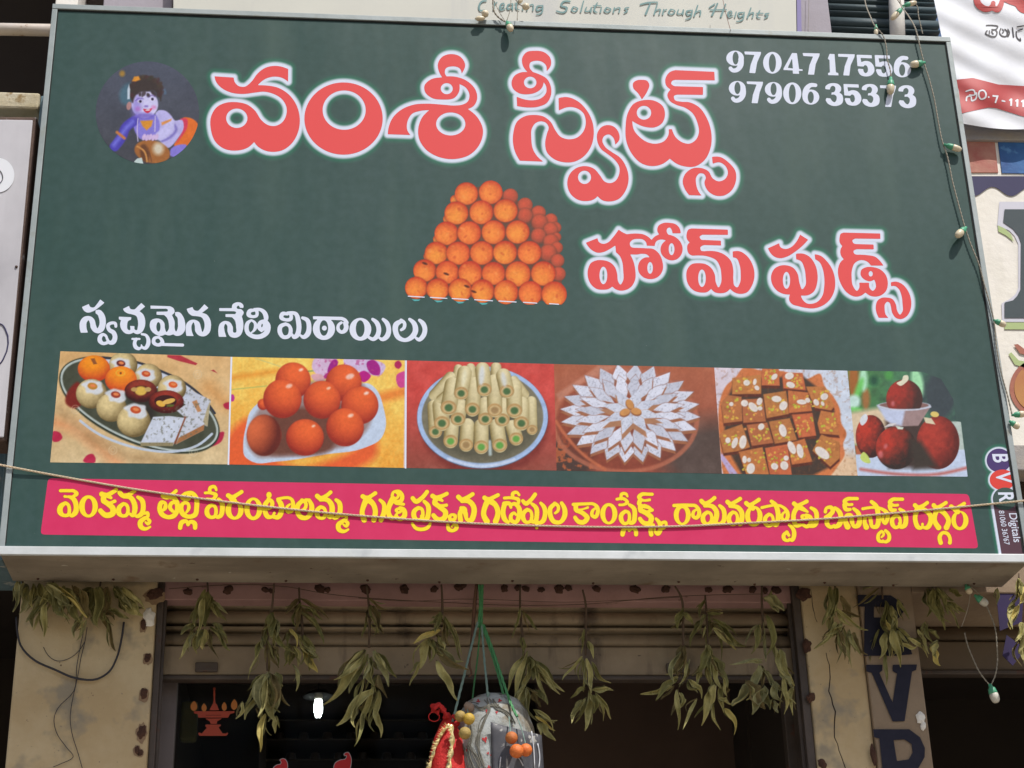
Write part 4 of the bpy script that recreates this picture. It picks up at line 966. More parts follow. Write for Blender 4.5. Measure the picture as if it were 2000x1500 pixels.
LADDU = [(1215, 232, 82, 1), (1370, 325, 80, 1), (1510, 405, 78, 1), (1640, 480, 70, 1), (1690, 560, 60, 1), (1370, 435, 80, 1), (1520, 505, 85, 1), (1635, 580, 75, 1), (1700, 660, 50, 1), (1510, 645, 80, 1), (1640, 705, 80, 1), (1705, 770, 62, 1), (1610, 825, 90, 1), (1710, 905, 72, 1), (1720, 1045, 76, 1), (640, 270, 55, 0), (560, 470, 50, 0), (450, 680, 45, 0), (350, 860, 45, 0),
    (755, 205, 122, 0), (1010, 190, 124, 0), (650, 408, 125, 0), (912, 400, 124, 0), (1165, 383, 126, 0), (545, 620, 124, 0), (785, 615, 124, 0), (1040, 608, 124, 0), (1292, 606, 124, 0), (440, 826, 122, 0), (670, 828, 124, 0), (918, 825, 124, 0), (1160, 820, 124, 0), (1415, 822, 124, 0), (318, 1010, 120, 0), (555, 1028, 120, 0), (795, 1035, 124, 0), (1040, 1040, 122, 0), (1295, 1045, 132, 0), (1560, 1040, 128, 0), (230, 1190, 118, 0), (455, 1205, 118, 0), (690, 1215, 122, 0), (925, 1225, 122, 0), (1170, 1237, 126, 0), (1425, 1247, 124, 0), (1675, 1257, 132, 0)]
def fld_laddu(x, y):
    d = np.full(np.shape(x), 1e9)
    for cx, cy, r, b in LADDU: d = np.minimum(d, np.hypot(x-(770+cx/5.358), y-(340+cy/5.358))-r/5.358)
    xs = 770+1700/5.358
    return np.maximum(np.minimum(d, sd_poly(x, y, np.array([(810, 575), (905, 370), (960, 360), (1090, 440), (1100, 590)], float))), -1e9)
def pic_laddu(px, py):
    p = Paint(px, py, 770, 340, 5.358); p.fill((120, 96, 82)); p.poly([1200, 300, 1800, 300, 1800, 1150, 1600, 1150], (112, 96, 88))
    for i, (cx, cy, r, b) in enumerate(LADDU):
        p.ell(cx, cy+8, r+10, r+8, (130, 84, 66), soft=16, alpha=.5)
        if b: p.sphere(cx, cy, r, (150, 92, 76), (218, 106, 80), -.1, -.3, tex=.2, seed=i, soft=16)
        else:
            g = np.random.default_rng(i); p.sphere(cx, cy, r, (206, 78, 54), (255, 152+int(22*g.random()), 84), -.2+.15*g.random(), .18+.2*g.random(), ry=r*(.95+.08*g.random()), tex=.32, seed=i, soft=6)
            for k in range(3): p.ell(cx+(g.random()-.5)*r*1.2, cy+(g.random()-.5)*r*1.2, 8+g.random()*16, 6+g.random()*9, ((255, 178, 110), (210, 92, 62), (250, 140, 80))[k % 3], g.random()*180, 10, .5)
    for x, y in ((320, 935), (545, 1045), (760, 1175), (832, 1230)): p.ell(x, y, 30, 12, (110, 66, 50), 20, 5)
    return p.out()
def pic_child(px, py):
    p = Paint(px, py, 180, 110, 6.818); p.grad((98, 104, 120), (90, 92, 100), 'y', 100, 1400); p.noise(260, 8, 2)
    blue, dk, pale = (104, 98, 196), (70, 62, 150), (214, 212, 250)
    p.ell(480, 500, 110, 150, (92, 140, 160), 20, 50, .6); p.ell(930, 430, 30, 90, (110, 140, 170), -35, 20, .7); p.ell(400, 230, 36, 40, (190, 150, 70), 0, 26, .8)
    p.poly([1210, 820, 1330, 830, 1405, 900, 1400, 1000, 1290, 1180, 1090, 1190, 1180, 1040, 1220, 940], (232, 130, 62), smooth=True, soft=6); p.poly([1180, 830, 1260, 830, 1270, 930, 1200, 1060, 1120, 1160, 1190, 1000], (222, 82, 110), smooth=True, soft=12)
    p.poly([1050, 1230, 1260, 1190, 1220, 1260, 1090, 1340, 1040, 1320], (150, 140, 225), smooth=True, soft=10)
    p.poly([880, 720, 960, 720, 1060, 800, 1090, 850, 1200, 850, 1220, 940, 1150, 1080, 1000, 1220, 900, 1120, 860, 1000], (196, 192, 242), smooth=True, soft=8); p.line([1060, 870, 1120, 970, 1020, 1090, 930, 1130], 26, (120, 110, 190), 26, .8)
    p.poly([560, 800, 850, 780, 900, 900, 860, 1060, 640, 1100, 570, 1000], (150, 142, 226), smooth=True, soft=10)
    p.line([560, 860, 440, 960, 400, 1060, 300, 1200], 130, (96, 88, 190), 14); p.line([540, 870, 450, 960, 380, 1060, 290, 1180], 50, (140, 142, 236), 40, .8); p.line([330, 1010, 430, 1090], 36, (206, 140, 90), 10)
    p.line([900, 1060, 1020, 960, 1040, 880], 120, (206, 204, 248), 14); p.poly([920, 880, 1060, 830, 1050, 860, 930, 920], (226, 160, 100), soft=10)
    p.ell(800, 1270, 240, 150, (176, 122, 74), 12, 12); p.ell(880, 1230, 70, 80, (222, 214, 196), 0, 60); p.ell(700, 1290, 60, 120, (120, 84, 60), -10, 30); p.line([600, 1200, 690, 1260, 730, 1400], 22, (214, 160, 100), 8); p.line([660, 1190, 750, 1270, 790, 1400], 14, (130, 90, 66), 8)
    for k in range(5): p.ell(690+k*42, 1075+8*(k % 2), 24, 44, (218, 196, 236), 20, 6)
    p.ell(700, 640, 178, 180, pale, 8, 10); p.ell(590, 670, 60, 150, (150, 136, 220), 8, 70, .6); p.ell(700, 790, 120, 40, (120, 104, 200), 0, 40, .7); p.ell(490, 660, 32, 55, (190, 150, 150), 10, 8)
    p.poly([510, 560, 520, 420, 600, 300, 740, 270, 860, 320, 920, 440, 910, 600, 870, 500, 800, 450, 740, 470, 680, 470, 600, 500, 560, 560, 540, 620], (82, 72, 70), smooth=True, soft=16)
    g = np.random.default_rng(4)
    for k in range(46): a_ = g.uniform(2.6, 6.9); p.ell(715+200*math.cos(a_)+g.uniform(-14, 14), 450+165*math.sin(a_)*1.02+g.uniform(-14, 14), g.uniform(18, 44), g.uniform(14, 30), (78+18*g.random(), 68+12*g.random(), 66+10*g.random()), g.uniform(0, 180), 16, .8)
    for k in range(14): p.ell(560+300*g.random(), 470+50*g.random(), 16, 26, (86, 76, 80), g.uniform(-30, 30), 10, .8)
    p.line([580, 590, 620, 560, 680, 566], 11, (120, 100, 180), 8, .8); p.line([745, 545, 795, 520, 845, 540], 11, (120, 100, 170), 8, .8); p.ell(638, 602, 34, 20, (226, 222, 244), 5, 6); p.ell(800, 572, 34, 19, (232, 228, 248), 5, 6); p.ell(642, 600, 18, 18, (58, 46, 84), 0, 5); p.ell(803, 570, 18, 18, (58, 46, 84), 0, 5)
    p.ell(720, 665, 26, 12, (150, 130, 210), 0, 14); p.poly([680, 702, 745, 706, 800, 690, 775, 735, 735, 756, 700, 738], (214, 66, 92), smooth=True, soft=5); p.ell(742, 716, 32, 8, (240, 236, 244), -6, 4); p.ell(820, 680, 30, 26, (226, 150, 205), 0, 26, .8); p.ell(610, 700, 36, 30, (190, 130, 205), 0, 30, .7)
    p.poly([640, 860, 810, 850, 790, 930, 725, 985, 670, 930], (224, 160, 70), soft=10); p.line([610, 830, 600, 1000, 610, 1130], 12, (216, 206, 236), 4); p.line([840, 800, 835, 1000], 12, (216, 206, 236), 4)
    p.poly([530, 330, 560, 270, 620, 265, 640, 310, 580, 335], (226, 160, 70), soft=10); p.poly([470, 440, 490, 370, 505, 440, 500, 570, 470, 570], (206, 220, 236), soft=6); p.poly([560, 1400, 600, 1360, 660, 1350, 680, 1430, 560, 1420], (206, 224, 224))
    return p.out()
GAIN = 1.22
# ---------------------------------------------------------------- dimensions read off the place
ZB = CAM[2]+1.7219; ZT = ZB+1.8827                     # sign board, lower and upper edge
def depth_at(px, py, z):
    d = FF*FPX+RR*(px-1000)+UU*(750-py); return CAM[1]+(z-CAM[2])/d[2]*d[1]
DEP = depth_at(1000, 1143, ZB)
YW = DEP+.06                                           # pillar faces
YL, YS = YW+.03, YW+.10; YQ = YS+.24                                # lintel, shutter
PK = 1.0/GAIN
c = lambda r, g, b, k=1.: tuple(np.minimum(lin(unveil((r, g, b)))*PK*k, .9))
X = lambda px, py, Y: at(px, py, Y)[0]
Z = lambda px, py, Y: at(px, py, Y)[2]

# ---------------------------------------------------------------- materials of the place
M = {}
M['plaster'] = mat('cream_plaster', (.50, .37, .20), .85, (.60, .48, .29), 3.4, contrast=5, bump=.25, bscale=30, spots=[((.32, .27, .19), 5, .55, .10), ((.14, .09, .05), 38, .69, .03), ((.66, .60, .48), 13, .70, .02), ((.30, .24, .16), 70, .66, .04)], streak=((.33, .27, .18), (3, 3, .7), .56, .2))
M['greystrip'] = mat('grey_painted_plaster', (.24, .17, .11), .8, (.32, .24, .16), 5, contrast=3, bump=.3, bscale=40, spots=[((.5, .47, .42), 9, .72, .02)])
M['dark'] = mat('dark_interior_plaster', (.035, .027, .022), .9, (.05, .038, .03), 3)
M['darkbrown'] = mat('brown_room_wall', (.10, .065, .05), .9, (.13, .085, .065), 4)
M['pink'] = mat('faded_pink_paint', (.47, .28, .26), .75, (.36, .21, .19), 6, contrast=3, bump=.2, bscale=40, spots=[((.16, .09, .06), 14, .66, .05)])
M['rust'] = mat('rust', (.045, .02, .014), .95, (.11, .05, .03), 34, bump=.6, bscale=90)
M['ruststain'] = mat('rust_stain', (.33, .225, .13), .9, (.24, .15, .09), 40, contrast=3)
M['shutter'] = mat('dirty_tan_shutter', (.38, .295, .195), .62, (.25, .19, .12), 3, contrast=4, bump=.12, bscale=70, spots=[((.07, .045, .03), 26, .69, .04), ((.33, .27, .18), 3.2, .56, .2)], streak=((.11, .08, .055), (7, 7, 1.6), .55, .12))
M['shutterdark'] = mat('brown_shutter', (.15, .11, .07), .65, (.11, .08, .05), 5, bump=.1)
M['blueshutter'] = mat('slate_blue_shutter', (.045, .075, .085), .6, (.06, .09, .10), 5, bump=.1)
M['steel'] = mat('grimy_steel', (.09, .068, .055), .6, (.055, .04, .03), 9, contrast=3, bump=.2, spots=[((.09, .04, .025), 16, .62, .06)])
M['greypost'] = mat('grey_door_post', (.20, .17, .17), .6, (.15, .125, .12), 7, bump=.15, spots=[((.08, .05, .04), 16, .68, .03)])
M['alu'] = mat('aluminium_edging', (.54, .57, .56), .45, (.68, .71, .72), 6, contrast=2.5, metal=.1, bump=.08, bscale=30, spots=[((.48, .51, .52), 5, .58, .1)])
M['aludark'] = mat('dark_aluminium_edging', (.25, .29, .285), .5, (.36, .40, .40), 5, contrast=2.5, metal=.2, bump=.08, bscale=30, spots=[((.24, .25, .21), 9, .58, .1)])  # darker tone, used on the top and side bars
M['gap_shade'] = mat('black_gap', (.012, .014, .013), .9)  # black colour standing in for shade in the gap inside the frame
M['tin'] = mat('grey_brown_sheet', (.32, .27, .205), .7, (.22, .185, .14), 3.2, contrast=5, bump=.3, bscale=10, spots=[((.17, .11, .065), 6, .60, .10), ((.09, .05, .03), 22, .68, .04), ((.44, .41, .34), 16, .70, .03)], streak=((.17, .135, .10), (1.2, 6, 6), .5, .25))
M['print_green'] = None
M['white_print'] = mat('white_ink', c(228, 234, 249, 1.1), .5, spec=.2)
M['red_print'] = mat('red_ink', c(238, 112, 112, 1.06), .5, spec=.2)
M['pink_print'] = mat('pink_ink', c(232, 90, 133), .5, c(228, 84, 128), 14, contrast=3, spec=.2)
M['yellow_print'] = mat('yellow_ink', c(255, 228, 78, 1.15), .5, spec=.2)
M['ochre_print'] = mat('ochre_ink', c(214, 130, 80), .5, spec=.2)
M['cream_board'] = mat('cream_board', (.60, .60, .53), .6, (.55, .55, .49), 3, contrast=3, streak=((.47, .48, .47), (5, 5, .5), .56, .2))
M['teal_print'] = mat('teal_ink', (.12, .25, .25), .6)
M['lilac'] = mat('pale_lilac_paint', (.40, .37, .42), .75, (.33, .30, .33), 5, bump=.1, streak=((.27, .25, .27), (8, 8, .8), .55, .2))
M['violetline'] = mat('violet_edge', (.24, .21, .42), .7)
M['banner'] = mat('white_banner_cloth', (.78, .80, .84), .65, (.74, .76, .81), 4, bump=.1, bscale=20)
M['bannerred'] = mat('banner_red_ink', (.50, .055, .05), .6); M['blackink'] = mat('black_ink', (.03, .025, .03), .6)
M['bandred'] = mat('banner_band_red', (.46, .05, .05), .6)
M['bannerwhite'] = mat('banner_white_ink', (.72, .74, .78), .6)
M['ledge'] = mat('grey_concrete_ledge', (.30, .30, .33), .9, (.40, .36, .30), 8, contrast=3, bump=.5, bscale=40, spots=[((.40, .38, .34), 20, .66, .03)])
M['ledgeyellow'] = mat('yellowed_concrete_ledge', (.50, .43, .27), .9, (.62, .58, .48), 6, contrast=3, bump=.5, bscale=35, spots=[((.28, .19, .08), 9, .60, .06)])
M['redtile'] = mat('faded_red_paint', (.40, .12, .10), .8, (.50, .27, .20), 9, contrast=3, bump=.2, spots=[((.58, .45, .36), 6, .58, .1)])
M['bluetile'] = mat('blue_paint', (.02, .07, .24), .7, (.04, .16, .40), 8, contrast=3, bump=.2, spots=[((.10, .26, .5), 9, .62, .06)])
M['wallwhite'] = mat('off_white_painted_wall', (.80, .77, .68), .8, (.84, .81, .76), 3, bump=.25, bscale=26, spots=[((.55, .50, .38), 5, .62, .14)], streak=((.5, .47, .38), (2, 2, .5), .6, .2))
M['navypaint'] = mat('navy_paint', (.026, .024, .085), .7, (.036, .032, .10), 8); M['slatepaint'] = mat('slate_paint', (.035, .055, .065), .7, (.05, .07, .08), 9)
M['palegreen'] = mat('pale_green_paint', (.40, .50, .22), .7); M['palelilac'] = mat('pale_lavender_paint', (.60, .60, .68), .7)
M['brickred'] = mat('food_red_paint', (.32, .09, .06), .7, (.42, .16, .10), 20); M['foodorange'] = mat('food_orange_paint', (.45, .17, .06), .7, (.50, .26, .07), 7, spots=[((.35, .05, .04), 9, .56, .08)])
M['greybox'] = mat('grey_white_sign_sheet', (.58, .57, .60), .55, (.44, .43, .46), 2.2, contrast=3, spots=[((.34, .33, .35), 3, .58, .2)], streak=((.37, .36, .38), (3, 3, .4), .55, .25))
M['rustedge'] = mat('rusted_edge', (.07, .045, .035), .85, (.13, .08, .06), 12, bump=.4, spots=[((.35, .33, .33), 10, .62, .04)])
M['tealwall'] = mat('faded_teal_wall', (.16, .25, .29), .8, (.11, .18, .21), 7, contrast=3, bump=.4, bscale=30, spots=[((.42, .44, .42), 9, .60, .06)])
M['pipe'] = mat('white_pipe', (.55, .50, .46), .6, (.45, .38, .31), 7, contrast=3, spots=[((.24, .14, .08), 12, .62, .06)])
M['ropetan'] = mat('tan_rope', (.66, .54, .38), .8, (.56, .44, .30), 60, bump=.4, bscale=200)
M['wire'] = mat('beige_twisted_wire', (.34, .31, .24), .6, (.25, .22, .17), 50)
M['thinwire'] = mat('copper_brown_wire', (.20, .09, .06), .6); M['blackcable'] = mat('black_cable', (.03, .028, .035), .6)
M['sockgreen'] = mat('green_plastic_socket', (.06, .30, .16), .45, (.09, .37, .22), 40); M['bulb'] = mat('cream_plastic_bulb', (.62, .52, .34), .35, (.72, .64, .48), 40)
M['bulbgrey'] = mat('milky_bulb', (.60, .58, .50), .35)
M['leafA'] = mat('dried_green_leaf', (0.252, 0.239, 0.0759), .72, (0.157, 0.143, 0.0462), 20, contrast=4, bump=.5, bscale=60, streak=((0.37, 0.329, 0.125), (60, 60, 5), .56, .1))
M['leafB'] = mat('dried_pale_leaf', (0.493, 0.445, 0.178), .72, (0.28, 0.254, 0.0858), 18, contrast=4, bump=.5, bscale=60, streak=((0.605, 0.53, 0.238), (60, 60, 5), .58, .1))
M['leafC'] = mat('dried_brown_leaf', (0.207, 0.154, 0.0561), .8, (0.123, 0.0954, 0.033), 20, contrast=4, bump=.5, bscale=60, streak=((0.302, 0.233, 0.0924), (60, 60, 5), .58, .1))
M['leafD'] = mat('dried_grey_leaf', (0.381, 0.36, 0.165), .78, (0.202, 0.191, 0.0792), 18, contrast=4, bump=.5, bscale=60, streak=((0.504, 0.456, 0.218), (60, 60, 5), .58, .1))
M['leafE'] = mat('dried_yellow_leaf', (0.65, 0.53, 0.158), .72, (0.426, 0.35, 0.106), 20, contrast=3, bump=.4, bscale=60)
M['twig'] = mat('brown_twig', (.10, .065, .04), .9, bump=.4)
M['greencord'] = mat('green_nylon_cord', (.09, .33, .12), .55, (.06, .24, .10), 60); M['greycord'] = mat('bleached_green_cord', (.23, .34, .30), .6, (.17, .26, .22), 60)
M['potcloth'] = mat('white_cloth', (.44, .47, .46), .8, (.28, .28, .25), 9, contrast=4, bump=.9, bscale=24, spots=[((.22, .19, .14), 14, .57, .06)], streak=((.16, .15, .12), (16, 16, 2.4), .57, .06))
M['fabricred'] = mat('red_cloth', (.62, .018, .012), .7, (.48, .012, .012), 8, bump=.5, bscale=120); M['tinsel'] = mat('gold_tinsel', (.80, .62, .22), .3, (.9, .8, .45), 60, metal=.5)
M['lemon'] = mat('yellow_lemon', (.58, .36, .035), .55, (.48, .33, .06), 22, bump=.3, bscale=160); M['lemonold'] = mat('drying_lemon', (.34, .24, .07), .65, (.42, .29, .08), 30, bump=.4, bscale=160)
M['orange'] = mat('orange_fruit', (.78, .20, .035), .5, (.68, .15, .03), 24, bump=.3, bscale=180); M['orangeold'] = mat('dull_orange_fruit', (.46, .17, .04), .6, (.55, .15, .035), 24, bump=.3, bscale=180)
M['scrap'] = mat('grey_printed_scrap', (.055, .055, .065), .6, (.10, .10, .11), 18, contrast=3, spots=[((.40, .39, .36), 15, .60, .03)], streak=((.34, .33, .31), (34, 34, 5), .62, .04))
M['sticker'] = mat('orange_red_sticker', (.42, .055, .02), .6); M['flame'] = mat('orange_flame_sticker', (.52, .17, .025), .6); M['redsticker'] = mat('red_sticker', (.5, .012, .015), .6); M['whiteedge'] = mat('white_sticker_edge', (.5, .5, .52), .6)
M['purple'] = mat('purple_foil', (.018, .003, .07), .7, (.010, .002, .04), 12); M['navyletter'] = mat('navy_letter_paint', (.006, .007, .022), .8, (.012, .012, .03), 30, contrast=3, spots=[((.14, .12, .11), 40, .70, .03)])
M['logopurple'] = mat('logo_purple', c(92, 62, 132), .5); M['logored'] = mat('logo_red', c(235, 84, 70), .5); M['logogreen'] = mat('logo_green', c(78, 105, 98), .5); M['logomaroon'] = mat('logo_maroon', c(108, 74, 88), .5)
M['asphalt'] = mat('asphalt', (.07, .068, .065), .9, (.10, .095, .09), 5, bump=.3); M['dust'] = mat('dusty_ground', (.42, .34, .24), .95, (.34, .28, .20), 1.5, bump=.3); M['paving'] = mat('concrete_paving', (.44, .39, .32), .9, (.30, .28, .25), 3, bump=.3)

# sign sheet: green vinyl; the soft glow of the print comes with the painted weights r (white) and g (mint)
m, t, b = newmat('green_vinyl'); N = t.nodes; L = t.links
b.inputs['Roughness'].default_value = .40; b.inputs['Specular IOR Level'].default_value = .34
tc = N.new('ShaderNodeTexCoord'); n1 = N.new('ShaderNodeTexNoise'); n1.inputs['Scale'].default_value = 34; n1.inputs['Detail'].default_value = 5; L.new(tc.outputs['Object'], n1.inputs['Vector'])
n2 = N.new('ShaderNodeTexNoise'); n2.inputs['Scale'].default_value = 1.6; n2.inputs['Detail'].default_value = 4; L.new(tc.outputs['Object'], n2.inputs['Vector'])
def MX(f, a, d):
    x = N.new('ShaderNodeMix'); x.data_type = 'RGBA'; L.new(f, x.inputs[0])
    for i, v in ((6, a), (7, d)):
        if isinstance(v, tuple): x.inputs[i].default_value = (*v, 1)
        else: L.new(v, x.inputs[i])
    return x.outputs[2]
r1 = N.new('ShaderNodeMapRange'); r1.inputs[1].default_value = .34; r1.inputs[2].default_value = .66; L.new(n1.outputs[0], r1.inputs[0])
r2 = N.new('ShaderNodeMapRange'); r2.inputs[1].default_value = .36; r2.inputs[2].default_value = .64; L.new(n2.outputs[0], r2.inputs[0])
base = MX(r2.outputs[0], MX(r1.outputs[0], c(83, 108, 102), c(88, 113, 108)), MX(r1.outputs[0], c(86, 110, 105), c(93, 115, 112)))
n4 = N.new('ShaderNodeTexNoise'); n4.inputs['Scale'].default_value = 90; n4.inputs['Detail'].default_value = 2; L.new(tc.outputs['Object'], n4.inputs['Vector']); r4 = N.new('ShaderNodeMapRange'); r4.inputs[1].default_value = .80; r4.inputs[2].default_value = .83; L.new(n4.outputs[0], r4.inputs[0])
n5 = N.new('ShaderNodeTexNoise'); n5.inputs['Scale'].default_value = 1; n5.inputs['Detail'].default_value = 6; mq = N.new('ShaderNodeMapping'); mq.inputs['Scale'].default_value = (7, 7, .8); L.new(tc.outputs['Object'], mq.inputs[0]); L.new(mq.outputs[0], n5.inputs['Vector']); r5 = N.new('ShaderNodeMapRange'); r5.inputs[1].default_value = .52; r5.inputs[2].default_value = .80; r5.inputs[4].default_value = .35; L.new(n5.outputs[0], r5.inputs[0])
base = MX(r4.outputs[0], MX(r5.outputs[0], base, c(112, 132, 122)), c(200, 205, 200))
at_ = N.new('ShaderNodeAttribute'); at_.attribute_name = 'paint'; sp = N.new('ShaderNodeSeparateColor'); L.new(at_.outputs['Color'], sp.inputs[0])
L.new(MX(sp.outputs[0], MX(sp.outputs[1], base, c(66, 150, 122)), c(226, 233, 249, 1.08)), b.inputs['Base Color'])
bn = N.new('ShaderNodeBump'); bn.inputs['Strength'].default_value = .5; bn.inputs['Distance'].default_value = .02; n3 = N.new('ShaderNodeTexNoise'); n3.inputs['Scale'].default_value = 2.5; L.new(tc.outputs['Object'], n3.inputs['Vector']); mp = N.new('ShaderNodeMapping'); mp.inputs['Scale'].default_value = (1.2, 1, .35); L.new(tc.outputs['Object'], mp.inputs[0]); L.new(mp.outputs[0], n3.inputs['Vector']); n3.inputs['Detail'].default_value = 3; L.new(n3.outputs[0], bn.inputs['Height']); L.new(bn.outputs[0], b.inputs['Normal'])
M['print_green'] = m
m, t, b = newmat('printed_picture'); b.inputs['Roughness'].default_value = .5; b.inputs['Specular IOR Level'].default_value = .2; a_ = t.nodes.new('ShaderNodeAttribute'); a_.attribute_name = 'paint'; t.links.new(a_.outputs['Color'], b.inputs['Base Color']); M['picture'] = m
m, t, b = newmat('door_glass'); b.inputs['Base Color'].default_value = (.9, .95, .93, 1); b.inputs['Roughness'].default_value = .03; b.inputs['Transmission Weight'].default_value = 1; b.inputs['IOR'].default_value = 1.08; M['glass'] = m

# ---------------------------------------------------------------- ground
tag(box('ground', -60, 60, -60, 60, -.5, -.004, M['dust']), kind='structure')
tag(box('road', -60, 60, -9.5, -4.6, -.4, 0, M['asphalt']), kind='structure')
tag(box('pavement', -60, 60, -1.7, YW+.0, -.3, .13, M['paving']), kind='structure')

# ---------------------------------------------------------------- the shop building
xl0, xl1 = X(14, 1450, YW), X(292, 1400, YW)           # left pillar
xr0, xr1 = X(1578, 1300, YW), X(1690, 1300, YW)        # right pillar (cream part)
xg0, xg1 = X(1688, 1300, YW), X(1796, 1300, YW)        # grey strip with letters
zs = Z(1000, 1146, YW)                                 # where the facade meets the lintel band
bld = thing('shop_building', 'shop front behind the green sign, cream plaster pillars and pink lintel', 'building', (0, YW, 0))
ztop = ZT+2.2
lp = box('pillar', xl0, xl1, YW, YW+.35, .13, zs+.30, M['plaster'], bld, .006, 'cream plaster pillar with cables, left of the shutter')
rp = box('pillar', xr0, xr1, YW, YW+.35, .13, zs+.30, M['plaster'], bld, .006, 'cracked cream plaster pillar, right of the shutter')
gs = box('pillar_strip', xr1+.001, xg1, YW-.012, YW+.35, .13, zs+.30, M['greystrip'], bld, .004, 'grey painted strip with navy letters')
letters(NAVY, YW-.0155, M['navyletter'], gs)
# lintel band, wall above it (behind the sign) and room boxes
zl0, zl1 = Z(900, 1174, YL), Z(900, 1100, YL)
lint = box('lintel', xl1-.01, xr0+.01, YL, YL+.25, zl0, zl1+.3, M['pink'], bld, .003, 'faded pink lintel with rust spots')
box('wall', xl0-.02, X(1625, 40, YW), YW+.20, YW+.55, zs+.3, ZT-.05, M['plaster'], bld)
def room(x0, x1, y0, y1, z0, z1, m, parent, back=None):
    box('room_wall', x0, x1, y1, y1+.1, z0, z1, back or m, parent); box('room_wall', x0-.1, x0, y0, y1+.1, z0, z1, m, parent); box('room_wall', x1, x1+.1, y0, y1+.1, z0, z1, m, parent)
    box('room_ceiling', x0-.1, x1+.1, y0, y1+.1, z1, z1+.1, m, parent); box('room_floor', x0-.1, x1+.1, y0, y1+.1, z0-.1, z0, m, parent)
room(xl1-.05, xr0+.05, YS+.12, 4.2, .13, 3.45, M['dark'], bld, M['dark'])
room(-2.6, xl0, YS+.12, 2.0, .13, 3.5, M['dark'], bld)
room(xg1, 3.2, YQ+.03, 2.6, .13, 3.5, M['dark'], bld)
# brown partition standing inside the shop on the right
pw = box('partition', X(1050, 1400, 1.6), X(1462, 1400, 1.6), 1.6, 1.66, .13, 3.4, M['darkbrown'], bld, .004, 'brown partition inside the dark shop')
# shutters
def slat_prof(h): # y, z
    return [(.028, 0), (.028, -.007), (-.004, -.009), (-.014, -.012), (-.008, -.016), (.026, -.018), (.028, -.026), (.0, -.031), (-.010, -h*.6), (-.014, -h*.78), (-.010, -h*.93), (.026, -h)]
def shutter(name, label, x0, x1, Y, tops, m, parent_loc, bar=None, dark=None):
    t = thing(name, label, 'shutter', parent_loc)
    for k in range(len(tops)-1):
        h = tops[k]-tops[k+1]; pr = [(Y+y, tops[k]+z) for y, z in slat_prof(h)]
        V = []; F = []
        nx = 3
        for i in range(nx):
            x = x0+(x1-x0)*i/(nx-1)
            for y, z in pr: V.append((x, y, z))
        for i in range(nx-1):
            for j in range(len(pr)-1): q = i*len(pr)+j; F.append((q, q+1, q+1+len(pr), q+len(pr)))
        o = mesh('slat', V, [f for f in F], m, t, smooth=True); so_ = o.modifiers.new('solid', 'SOLIDIFY'); so_.thickness = .002; so_.offset = 1
    if bar: box('bottom_bar', x0, x1, Y-.02, Y+.012, bar[1], bar[0], m, t, .005)
    return t
zz = lambda py: Z(800, py, YS)
stops = [zz(1178)+.066*3, zz(1178)+.066*2, zz(1178)+.066, zz(1178), zz(1221), zz(1264)]
st = shutter('rolling_shutter', 'half raised tan steel rolling shutter under the pink lintel', xl1+.015, xr0-.015, YS, stops, M['shutter'], (0, YS, zz(1264)), (zz(1266), zz(1322)))
bb = box('bottom_rail', xl1+.015, xr0-.015, YS-.026, YS+.015, zz(1332), zz(1323), M['steel'], st, .004)
for px in (405, 1320):
    box('lock_bracket', X(px-22, 1300, YS), X(px+22, 1300, YS), YS-.035, YS-.021, zz(1318), zz(1300), M['steel'], st, .003)
gl = thing('shutter_guide', 'dark rusty steel guide channel along the left pillar', 'rail', ((xl1), YW, 1.5), 'shutter guide channels'); box('channel', xl1+.001, xl1+.020, YW+.02, YS+.03, .13, zs+.05, M['steel'], gl, .002); box('lip', xl1+.0205, xl1+.028, YW+.035, YW+.045, .13, zs+.05, M['steel'], gl)
gr = thing('shutter_guide', 'brown steel guide channel along the right cracked pillar', 'rail', ((xr0), YW, 1.5), 'shutter guide channels'); box('channel', xr0-.026, xr0-.001, YW+.01, YS+.03, .13, zs+.05, M['steel'], gr, .002); box('lip', xr0-.036, xr0-.0265, YW+.035, YW+.045, .13, zs+.05, M['steel'], gr)
YD = YS+.06
gp = box('door_post', X(305, 1400, YD), X(343, 1400, YD), YD, YD+.04, .13, Z(320, 1330, YD), M['greypost'], None, .003); tag(gp, 'grey steel post beside the left pillar below the shutter', 'post')
gp2 = box('door_post', X(1532, 1400, YD), X(1556, 1400, YD), YD, YD+.04, .13, Z(1540, 1325, YD), M['steel'], None, .003); tag(gp2, 'brown steel post beside the right pillar below the shutter', 'post')
# glass door panel with stickers
gd = thing('glass_panel', 'shop window pane with orange oil lamp sticker and red stickers', 'window', (X(560, 1450, YD), YD+.02, 2.2))
box('pane', X(345, 1450, YD), X(905, 1450, YD), YD+.018, YD+.024, .6, Z(560, 1334, YD), M['glass'], gd)
letters(STICK, YD+.015, M['sticker'], gd, 1.0, 'sticker'); letters(FLAME, YD+.0142, M['flame'], gd, 1.0, 'flame_sticker'); letters(REDGL, YD+.0155, M['whiteedge'], gd, 1.0, 'sticker_edge', 1.2); letters(REDGL, YD+.014, M['redsticker'], gd, 1.0, 'red_sticker')
